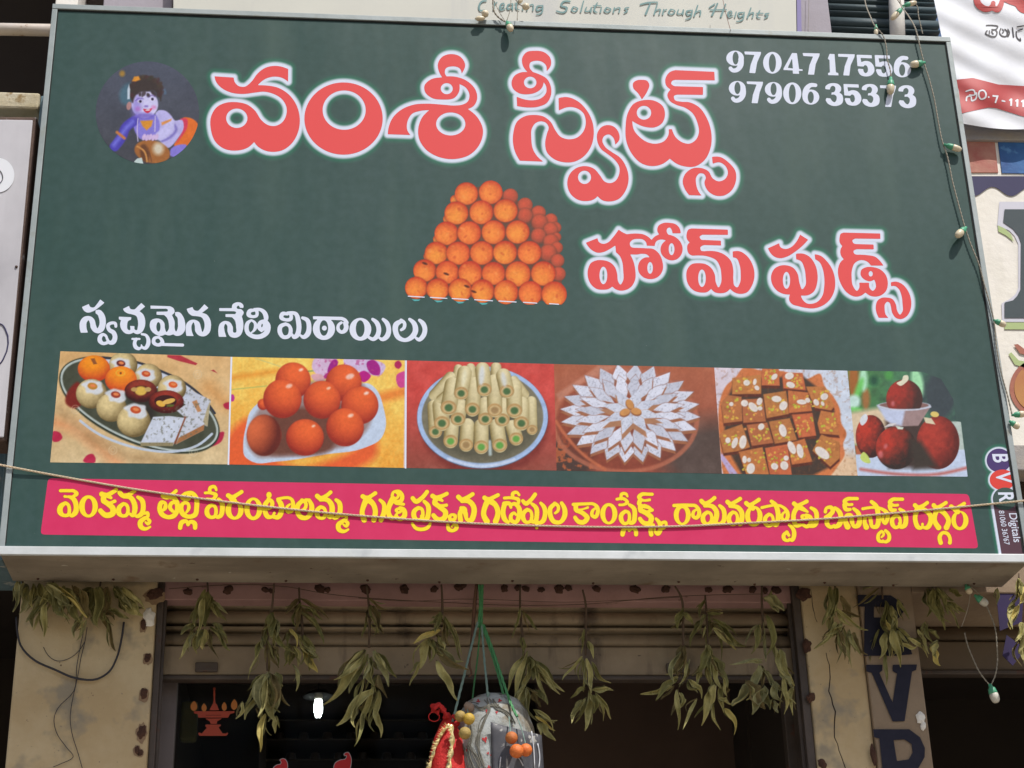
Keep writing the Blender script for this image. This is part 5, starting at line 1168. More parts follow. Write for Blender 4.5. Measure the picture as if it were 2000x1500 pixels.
# posters and goods dimly seen inside
def tagbox(name, label, cat, *a, **k): return tag(box(name, *a, **k), label, cat)
tagbox('curtain', 'faint olive curtain hanging inside the shop behind the lamp sticker', 'curtain', X(352, 1400, .95), X(385, 1400, .95), .95, 1.0, Z(370, 1445, .95), Z(370, 1368, .95), mat('olive_cloth', (.11, .10, .035), .9, (.06, .055, .02), 8), None, .01)
gd2 = thing('display_rack', 'dark rack with red and green packets inside, right end of the shop', 'rack', (X(1495, 1450, 1.3), 1.3, 2.2))
box('panel', X(1464, 1450, 1.3), X(1530, 1450, 1.3), 1.32, 1.38, 1.6, 3.4, M['dark'], gd2)
for px, py, w_, h_, col in ((1500, 1405, 9, 22, (.10, .01, .01)), (1486, 1440, 7, 25, (.02, .02, .04)), (1516, 1490, 14, 16, (.03, .09, .02)), (1502, 1497, 8, 8, (.22, .02, .02)), (1514, 1440, 6, 22, (.03, .02, .015)), (1478, 1400, 7, 18, (.05, .05, .06))):
    box('packet', X(px-w_, py, 1.28), X(px+w_, py, 1.28), 1.28, 1.315, Z(px, py+h_, 1.28), Z(px, py-h_, 1.28), mat('packet_%d' % px, col, .5), gd2, .003)
# counter and shelves in the depth of the shop
ct = thing('counter', 'dim counter with jars in the depth of the shop', 'counter', (X(760, 1480, 2.6), 2.6, 2.0)); cx0, cx1 = X(520, 1480, 2.6), X(1060, 1480, 2.6)
mw = mat('dim_wood', (.04, .026, .018), .8, (.03, .02, .014), 9); mj = mat('dim_jar', (.09, .06, .04), .4, (.05, .03, .02), 20)
for py in (1405, 1442, 1482): box('shelf', cx0, cx1, 2.6, 2.9, Z(760, py+3, 2.6), Z(760, py, 2.6), mw, ct)
box('side_panel', cx0-.03, cx0-.001, 2.6, 2.9, 1.8, Z(760, 1395, 2.6), mw, ct); box('side_panel', cx1+.001, cx1+.03, 2.6, 2.9, 1.8, Z(760, 1395, 2.6), mw, ct)
for k in range(22): zq_ = Z(760, (1442, 1482)[k % 2], 2.6); x_ = cx0+.05+(cx1-cx0-.1)*k/21; lathe('jar', [(.02, 0), (.022, .03), (.018, .038), (.02, .042), (.001, .044)], (x_, 2.68, zq_), mj, ct, 10)
# lit lamp
YC = 1.5; lc = at(622, 1360, YC); lt = thing('ceiling_lamp', 'lit white compact fluorescent lamp under a dark shade inside the shop', 'lamp', tuple(lc))
sc_ = PX*(YC+4.87)/5.2
lathe('shade', [(.008*1, .02), (.03, .018), (32*sc_, .0), (31*sc_, -.003), (.03, .010), (.008, .012)], lc, mat('dark_enamel', (.03, .03, .03), .3), lt, 24)
lathe('holder', [(.014, .012), (.016, -.004), (.014, -.012)], lc, M['bulbgrey'], lt, 12)
glow = mat('lit_tube', (.9, .9, .9), .5, emit=((.93, 1, .97), 22.))
for dx in (-.5, .5):
    P = [lc+np.array([dx*.010+sx, 0, -z]) for sx, z in ((-.003, .008), (-.003, .07), (0, .076), (.003, .07), (.003, .008))]
    tube('tube', P, .0034, glow, lt, 8)
tube('flex', [lc+np.array([0, 0, .02]), lc+np.array([0, 0, .6])], .004, M['blackcable'], lt, 6, sp=1)

# rust patches along the lintel and pillars: thin flaking scabs of real relief
def scab(cx, cy, r, Y, parent, m=None, seed=0, name='rust_patch', asp=1.):
    r = r*(.8 if m is None else 1)
    g = random.Random(seed*7+int(cx)); n = 18; V = []; F = []
    C = at(cx, cy, Y)
    for q, (k, h) in enumerate(((1., .0), (.8, -.004), (.45, -.0065))):
        for i in range(n):
            t = 2*math.pi*i/n; rr = r*PX*k*(1+.13*math.sin(2*t+cx)+.09*math.sin(5*t+cy)+.26*(g.random()-.5))
            V.append((C[0]+rr*math.cos(t), Y+h+(.0015*g.random() if q else 0), C[2]+rr*math.sin(t)*asp))
    for q in range(2):
        for i in range(n): F.append((q*n+i, (q+1)*n+i, (q+1)*n+(i+1) % n, q*n+(i+1) % n)[::-1])
    if m is None and r > 4 and parent is lp:
        hv = []; g2 = random.Random(seed+5)
        for i in range(n): t = 2*math.pi*i/n; rr = r*PX*(1.15+.45*g2.random()); hv.append((C[0]+rr*math.cos(t), Y-.0004, C[2]+rr*math.sin(t)*asp-r*PX*.25))
        mesh('rust_stain', hv, [tuple(range(n))], M['ruststain'], parent)
    F.append(tuple(2*n+i for i in range(n)))
    return mesh(name, V, [f[::-1] for f in F[:-1]]+[F[-1][::-1]], m or M['rust'], parent)
for i, (x, y, r) in enumerate(((367, 1156, 11), (446, 1152, 13), (518, 1152, 9), (530, 1154, 8), (625, 1150, 13), (640, 1152, 8), (714, 1151, 14), (790, 1151, 13), (848, 1151, 10), (895, 1147, 11), (905, 1144, 8), (985, 1149, 11), (1011, 1148, 9), (1027, 1150, 10), (1057, 1152, 9), (1092, 1150, 14), (1110, 1148, 10), (1165, 1150, 11), (1240, 1151, 14), (1300, 1150, 12), (1384, 1152, 10), (1421, 1151, 13), (1470, 1151, 11), (1494, 1153, 9), (1516, 1153, 13))):
    scab(x, y, r, YL-.001, lint, seed=i, asp=.9)
for i, (x, y, r, a) in enumerate(((302, 1160, 20, .8), (288, 1285, 9, 1.2), (281, 1355, 10, 1.3), (277, 1430, 10, 1.8), (275, 1470, 6, 1.2), (280, 1220, 7, 2.), (268, 1465, 7, 1.4))): scab(x, y, r, YW-.001, lp, seed=i+40, asp=a)
for i, (x, y, r, a) in enumerate(((1562, 1160, 22, .8), (1568, 1262, 13, 1.3), (1576, 1362, 11, 1.3), (1598, 1492, 12, 1.)) ): scab(x+8, y, r, YW-.001, rp, seed=i+60, asp=a)
scab(292, 1206, 11, YW-.0015, lp, M['wallwhite'], 77, 'paint_flake', 1.8); scab(1798, 1402, 9, YW-.014, gs, M['wallwhite'], 78, 'paint_flake', 1.6); scab(1803, 1418, 6, YW-.0142, gs, M['wallwhite'], 79, 'paint_flake', 1.6); scab(1706, 1475, 6, YW-.014, gs, M['rust'], 80, 'rust_patch', 4.)
# cracks
def crack(pts, Y, parent, r=.0016):
    g = random.Random(len(pts)); P = []
    for (x0, y0), (x1, y1) in zip(pts[:-1], pts[1:]):
        for t in (0, .33, .66): P.append(at(x0+(x1-x0)*t+g.uniform(-1.5, 1.5), y0+(y1-y0)*t, Y))
    P.append(at(*pts[-1], Y)); return tube('crack', P, [r*.6, r, r*1.3, r*.7, r], mat('crack_dark', (.03, .02, .015), 1.) if 'crack' not in M else M['crack'], parent, 4, sp=1)
M['crack'] = mat('crack_dark', (.03, .02, .015), 1.)
crack([(1584, 1150), (1588, 1190), (1596, 1215)], YW, rp, .001); crack([(1614, 1275), (1622, 1310), (1620, 1350), (1632, 1390), (1630, 1440), (1645, 1480), (1652, 1510)], YW, rp)

# ---------------------------------------------------------------- upper storey and neighbours
YU = .62
# left: dark balcony opening, pipe, ledge
nl = thing('neighbour_building', 'neighbouring building at the left edge with dark balcony opening and faded ledge', 'building', (-2.2, .5, 0))
zled0, zled1 = Z(20, 224, .30), Z(20, 192, .30)
box('wall', -3.4, X(92, 500, .34), .34, .55, Z(20, 1110, .34), zled0-.02, M['tealwall'], nl, 0, 'faded teal wall')
box('ledge', -3.4, X(76, 205, .26), .26, .60, zled0, zled1, M['ledgeyellow'], nl, .008, 'yellowed concrete ledge')
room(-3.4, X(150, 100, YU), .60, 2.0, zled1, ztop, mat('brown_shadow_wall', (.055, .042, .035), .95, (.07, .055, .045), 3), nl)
box('corner', X(76.5, 205, .26), X(92, 205, .26),   .27, .339, Z(20, 1110, .34), zled1-.005, M['tealwall'], nl, .004)
pp = thing('pipe', 'white stained horizontal pipe across the dark balcony at upper left', 'pipe', tuple(at(50, 57, .45)))
A_, B_ = at(-120, 55, .45), at(150, 60, .45); tube('barrel', [A_, B_], 15*PX, M['pipe'], pp, 16, sp=1)
# grey white box sign at far left
gb = thing('box_sign', 'weathered grey white box sign with rusty edge, cut off at the left edge', 'sign', tuple(at(0, 550, .10)))
YG = .035
fr = [(at(-150, 858, YG)), (at(14, 862, YG)), (at(73, 228, YG)), (at(-90, 226, YG))]
hexa('rim', fr, .10, M['rustedge'], gb, .006)
fr2 = [at(-150, 852, YG-.004), at(7, 854, YG-.004), at(64, 234, YG-.004), at(-90, 232, YG-.004)]
hexa('face_sheet', fr2, .006, M['greybox'], gb, .003)
x_, y_, z_ = at(0, 342, YG-.006); 
def disc(name, px, py, rx, ry, Y, m, parent, ring=None):
    n = 40; o = [at(px+rx*math.cos(2*math.pi*i/n), py+ry*math.sin(2*math.pi*i/n), Y) for i in range(n)]
    if not ring: return mesh(name, o, [tuple(range(n))[::-1]], m, parent)
    q = [at(px+(rx-ring)*math.cos(2*math.pi*i/n), py+(ry-ring)*math.sin(2*math.pi*i/n), Y) for i in range(n)]
    return mesh(name, o+q, [(i, n+i, n+(i+1) % n, (i+1) % n) for i in range(n)], m, parent)
disc('emblem', -5, 342, 33, 34, YG-.0065, M['bannerwhite'], gb); tube('emblem_mark', [at(-4, 330, YG-.008), at(2, 336, YG-.008), at(5, 350, YG-.008), at(0, 358, YG-.008)], .0012, M['blackink'], gb, 5)
tube('panel_outline', [at(-20, 635, YG-.005), at(4, 634, YG-.005), at(10, 642, YG-.005), at(7, 700, YG-.005), at(0, 710, YG-.005), at(-20, 712, YG-.005)], .0022, M['navypaint'], gb, 6)
ball('rivet', at(32, 521, YG-.005), .0045, M['rustedge'], gb)
# upper cream board with script line
cb = thing('cream_board', 'cream signboard with teal brush script above the green sign', 'sign', tuple(at(900, 20, .40)))
YB = .36
hexa('board', [at(338, 90, YB), at(1557, 120, YB), at(1553, -160, YB), at(338, -190, YB)], .03, M['cream_board'], cb, .003)
hexa('edge_strip', [at(1558, 120, YB), at(1567, 120, YB), at(1561, -160, YB), at(1554, -160, YB)], .03, M['violetline'], cb)
letters(SCRIPT, YB-.003, M['teal_print'], cb, .9)
ub = thing('upper_wall', 'pale lilac wall and pillar above the sign, beside the blue shutter', 'wall', tuple(at(1590, 20, .4)))
box('pillar', X(1562, 40, .40), X(1622, 40, .40), .40, .60, ZT-.25, ztop, M['lilac'], ub, .004)
for a, b_ in ((108, 152), (202, 337)): box('pillar', X(a, 5, .42), X(b_, 5, .42), .42, .60, ZT-.3, ztop, M['wallwhite'] if a < 150 else M['lilac'], ub, .004)
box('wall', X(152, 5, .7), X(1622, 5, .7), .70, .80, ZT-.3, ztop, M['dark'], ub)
zb_ = lambda py: Z(1700, py, .50)
bs = shutter('rolling_shutter', 'slate blue rolling shutter above the right end of the sign', X(1615, 40, .5), X(1830, 40, .5), .50, [zb_(-62), zb_(-42), zb_(-20), zb_(0), zb_(23), zb_(54), zb_(86), zb_(118), zb_(150)], M['blueshutter'], tuple(at(1700, 60, .5)))
pv = thing('pipe', 'white vertical pipe in front of the slate blue shutter', 'pipe', tuple(at(1755, 60, .42))); tube('barrel', [at(1755, 130, .42), at(1748, -80, .42)], 19*PX, M['wallwhite'], pv, 18, sp=1)
# banner: cloth with folds
bnr = thing('banner', 'white cloth banner with red lettering hanging at the upper right', 'banner', tuple(at(1900, 120, .25)))
nu, nv = 46, 44
def bpt(u, v):   # u 0..1 left-right, v 0..1 top-bottom, follows a slack cloth
    px = 1812+u*330+v*(62-20*u); py = -60+v*(300+10*math.sin(u*5))+u*8
    y = .235+.008*math.sin(9*u+6*v*(1-u)+1.2*math.sin(4*v))+.006*math.sin(17*(u+.6*v))*(.3+v)+.004*math.sin(30*(u*.4-v)+3*u)
    return at(px, py, y)
V = [bpt(i/(nu-1), j/(nv-1)) for j in range(nv) for i in range(nu)]; F = [(j*nu+i, (j+1)*nu+i, (j+1)*nu+i+1, j*nu+i+1) for j in range(nv-1) for i in range(nu-1)]
cl = mesh('cloth', V, F, M['banner'], bnr, True); cl.data.materials.append(M['bandred'])
for p_ in cl.data.polygons:
    j = p_.index//(nu-1)
cyc = np.array(V).reshape(nv, nu, 3)
from mathutils.bvhtree import BVHTree
BV = BVHTree.FromPolygons([tuple(v) for v in V], F)
def lay(obj, off=.0025):
    "drapes flat print on the banner cloth"
    base = obj.parent.location if obj.parent else Vector((0, 0, 0))
    for v in obj.data.vertices:
        pw_ = v.co+base; d = (pw_-Vector(CAM)).normalized(); h = BV.ray_cast(Vector(CAM), d)
        if h[0] is not None: v.co = h[0]-d*off-base
def laid(txt, m, name, step):
    b0 = set(bpy.data.objects); letters(txt, .25, m, bnr, step, name)
    for o in set(bpy.data.objects)-b0: lay(o)
laid(BIGRED, M['bannerred'], 'letter', 2.2); laid(BLACK, M['blackink'], 'letter', 1.2)
xs = np.linspace(1855, 2090, 60); top = 165+np.interp(xs, [1855, 1900, 1950, 2000, 2090], [-8, -13, 0, 3, 10]); bot = np.interp(xs, [1855, 1875, 1930, 1945, 2000, 2090], [225, 222, 210, 211, 228, 236])
V2 = []; F2 = []; nb = 10
for i, x in enumerate(xs):
    for j in range(nb): V2.append(at(x, top[i]+(bot[i]-top[i])*j/(nb-1), .25))
for i in range(len(xs)-1):
    for j in range(nb-1): q = i*nb+j; F2.append((q, q+1, q+nb+1, q+nb))
bd = mesh('red_band', V2, F2, M['bandred'], bnr, True); lay(bd, .0015); laid(WHITESM, M['bannerwhite'], 'letter', 1.1)
# right neighbour: ledge, tiles, painted wall sign
nr = thing('painted_wall', 'painted shop wall at the right edge with letter, food pictures and coloured squares', 'wall', tuple(at(1950, 500, .4)))
YR = .29
hexa('ledge', [at(1872, 272, .272), at(2120, 276, .272), at(2110, 240, .272), at(1868, 237, .272)], .12, M['ledge'], nr, .004, 'grey chipped concrete ledge')
hexa('wall_face', [at(1880, 890, YR), at(2180, 900, YR), at(2080, 262, YR), at(1820, 258, YR)], .2, M['wallwhite'], nr)
def pf(name, q, m, d=.004, lab=None): return hexa(name, [at(x, y, YR-d) for x, y in q], d*.9, m, nr, .001, lab)
pf('red_square', [(1888, 337), (1950, 337), (1943, 274), (1880, 274)], M['redtile']); pf('blue_square', [(1957, 338), (2090, 340), (2080, 274), (1949, 274)], M['bluetile'])
wv = [(x, 343+0*x) for x in (1880,)]
xs = np.linspace(1888, 2100, 44); Pw = [(x, 344) for x in xs]+[(x, 374+9*math.cos((x-1902)/73*2*math.pi)) for x in xs[::-1]]
V = [at(x, y, YR-.003) for x, y in Pw]; n_ = len(xs); mesh('scalloped_band', V, [(i, 2*n_-1-i, 2*n_-2-i, i+1) for i in range(n_-1)], M['navypaint'], nr)
letters(JPALE, YR-.002, M['palelilac'], nr, 1.5, 'letter_outline'); letters(JOIN, YR-.004, M['slatepaint'], nr, 1.5)
poly_sheet('leaf_green_stroke', [(1949, 440), (1962, 446), (1975, 458), (1980, 472), (1965, 460), (1950, 452)], YR-.003, M['palegreen'], nr); poly_sheet('leaf_green_stroke', [(1962, 630), (2090, 630), (2090, 644), (1962, 643)], YR-.003, M['palegreen'], nr)
poly_sheet('leaf_green_stroke', [(1970, 692), (1982, 712), (2000, 718), (2020, 718), (2020, 708), (1990, 704), (1975, 688)], YR-.003, M['palegreen'], nr)
poly_sheet('chilli', [(1980, 673), (1992, 690), (2030, 700), (2030, 690), (2004, 684), (1988, 672)], YR-.0045, M['brickred'], nr)
disc('pizza_rim', 2034, 758, 62, 38*1.55, YR-.003, M['brickred'], nr); disc('pizza', 2036, 757, 55, 33*1.55, YR-.0045, M['foodorange'], nr)
hexa('ledge', [at(1975, 918, .26), at(2200, 922, .26), at(2190, 872, .26), at(1965, 868, .26)], .1, M['ledge'], nr, .004, 'lower grey ledge')
box('wall', X(1980, 1000, .46), 3.4, .46, .60, Z(2000, 1180, .46), Z(2000, 900, .46), M['steel'], nr)
# dark brown shutter right of the lettered strip
box('lintel', xg1+.001, 2.6, YW-.01, YS+.30, Z(1880, 1160, YW), Z(1880, 1040, YW), M['greystrip'], bld, .004, 'beam added to shade the dark brown shutter')  # beam put in so its overhang keeps the sun off the recessed shutter
zq = lambda py: Z(1880, py, YQ)
sr = shutter('rolling_shutter', 'dark brown rolling shutter right of the lettered strip', xg1+.01, 2.6, YQ, [zq(1130)+.07*2, zq(1130)+.07, zq(1130), zq(1165), zq(1208), zq(1254)], M['shutterdark'], (xg1, YS, zq(1254)), (zq(1256), zq(1312)))
box('bottom_rail', xg1+.01, 2.6, YQ-.03, YQ+.015, zq(1322), zq(1313), M['steel'], sr, .004)

# ---------------------------------------------------------------- the green sign
sg = thing('sign_board', 'large green sweet shop signboard with red Telugu lettering and food pictures', 'sign', (0, 0, ZB))
e0 = .011
body = box('casing', -1.497, 1.497, .004, DEP, ZB+.002, ZT-.002, M['tin'], sg, .004)
for k in range(13): ball('screw', (-1.42+.235*k+.02*math.sin(k*5), DEP-.03+.01*math.sin(k*3), ZB+.001), .0042, M['rust'], sg, 8)
# vinyl sheet, slightly slack between its fixings
nx, nz = 90, 56; V = []; F = []
for j in range(nz+1):
    for i in range(nx+1):
        x = -1.494+2.988*i/nx; z = ZB+.006+(ZT-ZB-.012)*j/nz; V.append((x, 0.0006, z))
for j in range(nz):
    for i in range(nx): q = j*(nx+1)+i; F.append((q, q+1, q+nx+2, q+nx+1))
mesh('vinyl_sheet', V, F, M['print_green'], sg, True)
# edging: four aluminium angles
fw = .017
def bar(name, x0, x1, z0, z1, y0=-.009, mm=M['aludark']):
    o = box(name, x0, x1, y0, .0035, z0, z1, mm, sg, .0015); return o
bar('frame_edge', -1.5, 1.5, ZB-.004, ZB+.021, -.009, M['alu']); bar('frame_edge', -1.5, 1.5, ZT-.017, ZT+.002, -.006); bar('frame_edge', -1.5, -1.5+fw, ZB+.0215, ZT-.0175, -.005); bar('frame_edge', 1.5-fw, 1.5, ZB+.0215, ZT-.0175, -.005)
def gap_shade(*p): return mesh('gap_shade', [(x, -.0008, z) for x, z in p], [tuple(range(len(p)))], M['gap_shade'], sg)  # flat black strip painted as the shaded recess beside a frame bar
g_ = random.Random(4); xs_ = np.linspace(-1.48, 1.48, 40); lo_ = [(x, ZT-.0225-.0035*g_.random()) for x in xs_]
mesh('gap_shade', [(x, -.0008, z) for x, z in lo_]+[(x, -.0008, ZT-.0165) for x in xs_], [(i, i+1, 41+i, 40+i) for i in range(39)], M['gap_shade'], sg)
gap_shade((1.4765, ZB+.03), (1.4835, ZB+.03), (1.4835, ZT-.018), (1.4785, ZT-.018)); gap_shade((-1.4835, ZB+.03), (-1.480, ZB+.03), (-1.4795, ZT-.018), (-1.4835, ZT-.018))
# soft glow sheets round the two lines of the title
GT = parse(TITLE)
def glow_sheet(gs_, bb, step=1.6):
    xs = np.arange(bb[0], bb[2], step); ys = np.arange(bb[1], bb[3], step); Xg, Yg = np.meshgrid(xs, ys); D = np.full(Xg.shape, 99.)
    for g in gs_:
        lo, hi = bbox(g); i0, i1 = np.searchsorted(xs, [lo[0]-24, hi[0]+24]); j0, j1 = np.searchsorted(ys, [lo[1]-24, hi[1]+24])
        D[j0:j1, i0:i1] = np.minimum(D[j0:j1, i0:i1], gsdf(g, Xg[j0:j1, i0:i1], Yg[j0:j1, i0:i1]))
    wht = np.clip((10.-D)/6., 0, 1); wht = wht*wht*(3-2*wht); mint = np.clip((18.5-D)/12, 0, 1)**1.25*.9
    W = atv(Xg, Yg, .00045).reshape(-1, 3); ny, nx = Xg.shape; k = np.arange(nx*ny).reshape(ny, nx)
    keep = (D[:-1, :-1] < 21) | (D[1:, 1:] < 21) | (D[:-1, 1:] < 21) | (D[1:, :-1] < 21)
    F = np.stack([k[1:, :-1], k[1:, 1:], k[:-1, 1:], k[:-1, :-1]], -1)[keep]
    used = np.unique(F); rem = -np.ones(len(W), int); rem[used] = np.arange(len(used))
    mesh('letter_glow', W[used], rem[F], M['print_green'], sg, True, attr=np.stack([wht, mint, 0*wht], -1).reshape(-1, 3)[used])
glow_sheet(GT[:3], (380, 70, 980, 350)); glow_sheet(GT[3:9], (970, 70, 1475, 420)); glow_sheet(GT[9:], (1110, 400, 1815, 660))
letters(TITLE, .0002, M['red_print'], sg, 1.2)
letters(TAG, .0003, M['white_print'], sg, 1.0); letters(NUM, .0003, M['white_print'], sg, 1.0, 'digit')
T1, T2 = (118, 686), (453, 697)
photo_sheet('food_picture', [(118, 686), (453, 697), (446, 907), (98, 903)], .0003, pic_platter, M['picture'], sg, 'picture of mixed sweets on an oval silver platter')
photo_sheet('food_picture', [(453, 697), (794, 704), (793, 914), (446, 907)], .0003, pic_jamun, M['picture'], sg, 'picture of orange sweet balls in a white dish')
photo_sheet('food_picture', [(794, 704), (1082, 711), (1087, 919), (793, 914)], .0003, pic_rolls, M['picture'], sg, 'picture of pale cashew rolls on a round steel plate')
photo_sheet('food_picture', [(1082, 711), (1395, 718), (1410, 925), (1087, 919)], .0003, pic_katli, M['picture'], sg, 'picture of white diamond sweets laid out as a star')
photo_sheet('food_picture', [(1395, 718), (1655, 724), (1675, 929), (1410, 925)], .0003, pic_burfi, M['picture'], sg, 'picture of brown squares topped with nuts')
q6 = np.array([(1655, 724), (1808, 726), (1872, 823), (1877, 824), (1890, 931), (1675, 929)], float)
shape_sheet('food_picture', lambda x, y: sd_poly(x, y, np.array([(1655, 724), (1800, 726), (1838, 740), (1862, 780), (1868, 823), (1877, 824), (1890, 931), (1675, 929)], float)), (1650, 720, 1895, 935), .0003, pic_bowl, M['picture'], sg, 'picture of dark red sweet balls with a white bowl', 1.25)
shape_sheet('laddu_picture', fld_laddu, (785, 350, 1115, 596), .0003, pic_laddu, M['picture'], sg, 'printed pyramid of orange laddus')
for cx, w_, k in ((230, 88, 1), (465, 90, 2), (690, 88, 3), (935, 98, 4), (1185, 94, 5), (1422, 74, 6), (1672, 52, 7)):
    y0 = 1283+(cx-230)*.053; f = lambda x, y: (770+x/5.358, 340+y/5.358)
    poly_sheet('printed_line', [f(cx-w_, y0-6-w_*.05), f(cx+w_, y0+w_*.05-4), f(cx+w_, y0+w_*.05+6), f(cx-w_, y0-w_*.05+4)], .0001, M['white_print'], sg)
    if k < 5: poly_sheet('printed_arc', [f(cx-50, y0+26), f(cx+46, y0+30), f(cx+26, y0+44), f(cx-16, y0+48)], .0001, M['teal_arc'] if 'teal_arc' in M else M.setdefault('teal_arc', mat('cyan_ink', c(100, 190, 190), .5)), sg)
shape_sheet('round_picture', lambda x, y: sd_ell(x, y, 288, 220, 101, 100), (180, 112, 396, 328), .0003, pic_child, M['picture'], sg, 'round printed picture of a crawling blue child with a brass pot', 1.2)
poly_sheet('pink_panel', [(94, 934), (1892, 965), (1911, 1071), (79, 1044)], .0004, M['pink_print'], sg, rnd=8, label='pink panel behind the yellow address line')
letters(ADDR, .0002, M['ochre_print'], sg, 1.0, 'letter_outline', .9); letters(ADDR, .00003, M['yellow_print'], sg, .9)
# white keylines between pictures
for a, b_ in (((452, 697), (446, 908)), ((793, 704), (792, 915)), ((1675, 928), (1890, 930))):
    dx = 1.6 if abs(a[0]-b_[0]) < 30 else 0; dy = 0 if dx else 1.6
    poly_sheet('printed_line', [(a[0]-dx, a[1]-dy), (a[0]+dx, a[1]-dy), (b_[0]+dx, b_[1]+dy), (b_[0]-dx, b_[1]+dy)], .0001, M['white_print'], sg)
# printer's mark at the lower right corner
LG = [(1951, 899, 24, 23), (1958, 937, 25, 20), (1963, 974, 24, 22)]
strip = np.array([(1938, 985), (1988, 985), (2014, 1089), (1955, 1090)], float)
def gl_d(x, y):
    d = sd_poly(x, y, strip)
    for cx, cy, rx, ry in LG: d = np.minimum(d, sd_ell(x, y, cx, cy, rx, ry))
    return d
xs = np.arange(1905, 2012, 1.4); ys = np.arange(865, 1098, 1.4); Xg, Yg = np.meshgrid(xs, ys); D = gl_d(Xg, Yg); W = atv(Xg, Yg, .00045).reshape(-1, 3); ok = (W[:, 0] < 1.494).reshape(Xg.shape)
wht = np.clip((4.2-D)/2.2, 0, 1); mint = np.clip((11-D)/9, 0, 1)*.9; k = np.arange(D.size).reshape(D.shape); keep = (D[:-1, :-1] < 12) & ok[:-1, :-1] & ok[1:, 1:] & ok[:-1, 1:] & ok[1:, :-1]
mesh('logo_glow', W, np.stack([k[1:, :-1], k[1:, 1:], k[:-1, 1:], k[:-1, :-1]], -1)[keep], M['print_green'], sg, True, attr=np.stack([wht, mint, 0*wht], -1).reshape(-1, 3))
def clipx(P): return [(min(x, 1976+(y-905)*.158), y) for x, y in P]
poly_sheet('logo_strip', clipx([(1940, 985), (1990, 985), (2008, 1087), (1957, 1088)]), .0003, M['logomaroon'], sg)
for i, ((cx, cy, rx, ry), mm) in enumerate(zip(LG, ('logopurple', 'logored', 'logogreen'))):
    P = clipx([(cx+rx*math.cos(t), cy+ry*math.sin(t)) for t in np.linspace(0, 2*math.pi, 36)[:-1]]); poly_sheet('logo_disc', P, .0002-.0001*i, M[mm], sg)
def logo_text(body, px, py, size, bold=0., name='logo_lettering', m='white_print', sx=1., sc_=1.):
    cu = bpy.data.curves.new(name, 'FONT'); cu.body = body; cu.size = 1.; cu.align_x = 'LEFT'; cu.align_y = 'CENTER'; cu.offset = bold/size*.5; cu.space_character = sx
    o = bpy.data.objects.new(name, cu); COL.objects.link(o); o.parent = sg; cu.materials.append(M[m])
    p_ = at(px, py, -.0002); o.location = Vector(p_)-Vector((0, 0, ZB)); o.rotation_euler = (math.pi/2, math.radians(90-1.0), 0); o.scale = (size*PX*.98*sc_, size*PX*.98, 1)
    bpy.context.view_layer.update(); me = bpy.data.meshes.new_from_object(o); o2 = bpy.data.objects.new(name, me); COL.objects.link(o2); o2.parent = sg; o2.location = o.location; o2.rotation_euler = o.rotation_euler; o2.scale = o.scale; bpy.data.objects.remove(o); return o2
logo_text('B', 1951, 885, 47, 2.2, sc_=.8); logo_text('V', 1957, 923, 45, 2.2, sc_=.8); logo_text('R', 1962, 960, 45, 2.2, sc_=.8)
logo_text('Digitals', 1977, 1001, 24, 0.25, sc_=.92); logo_text('81060 36767', 1955, 997, 16.5, .05, sc_=.86)

# ---------------------------------------------------------------- rope over the sign
rp_ = thing('rope', 'thin tan rope slung across the lower part of the green sign', 'rope', tuple(at(1000, 1025, -.016)))
RP = [(-60, 896), (0, 908), (116, 930), (260, 955), (440, 980), (600, 998), (750, 1011), (900, 1021), (1050, 1027), (1212, 1029.5), (1340, 1027.5), (1443, 1022.5), (1630, 1012), (1760, 1001), (1930, 985), (2000, 978), (2080, 970)]
rope('strands', [at(x, y, -.0030 if 20 < x < 1990 else -.012) for x, y in RP], 2.2*PX, M['ropetan'], rp_, .015)

# ---------------------------------------------------------------- strings of small bulbs
def minibulb(parent, a, b_, Y, Y2=None, m='bulb', r=8.5, lab=None):
    "socket from a, bulb tip at b (photo spots), as two turned parts"
    A = at(*a, Y); B = at(*b_, Y if Y2 is None else Y2); ax = B-A; Ln = np.linalg.norm(ax); R_ = r*PX
    s = lathe('socket', [(R_*.35, 0), (R_*.42, Ln*.16), (R_*.75, Ln*.22), (R_*.95, Ln*.46), (R_*.9, Ln*.5)], A, M['sockgreen'], parent, 14, axis=ax)
    b2 = lathe('bulb', [(R_*.8, Ln*.48), (R_*.98, Ln*.55), (R_*1., Ln*.7), (R_*.85, Ln*.88), (R_*.5, Ln*.98), (R_*.1, Ln)], A, M[m], parent, 14, axis=ax)
def wirep(parent, pts, Y, r=1.7, m='wire', tw=True):
    P = [at(p[0], p[1], Y if len(p) < 3 else p[2]) for p in pts]
    return rope('wire', P, r*PX*.9, M[m], parent, .014, strands=2) if tw else tube('wire', P, r*PX, M[m], parent, 5)
G = 'strings of small bulbs round the sign'
ys_ = -.012
s1 = thing('light_string', 'long beige wire with small green socketed bulbs down the right edge of the sign', 'light string', tuple(at(1850, 300, ys_)), G)
wirep(s1, [(1758, 0, .2), (1762, 14, .12), (1775, 32, .05), (1790, 62, -.01), (1797, 92), (1804, 120), (1815, 155), (1825, 195), (1833, 240), (1841, 278), (1848, 298), (1861, 357), (1875, 410), (1884, 442), (1896, 477), (1913, 519), (1923, 557), (1933, 591), (1941, 625), (1947, 680), (1957, 733), (1968, 773), (1977, 811)], ys_, 2.)
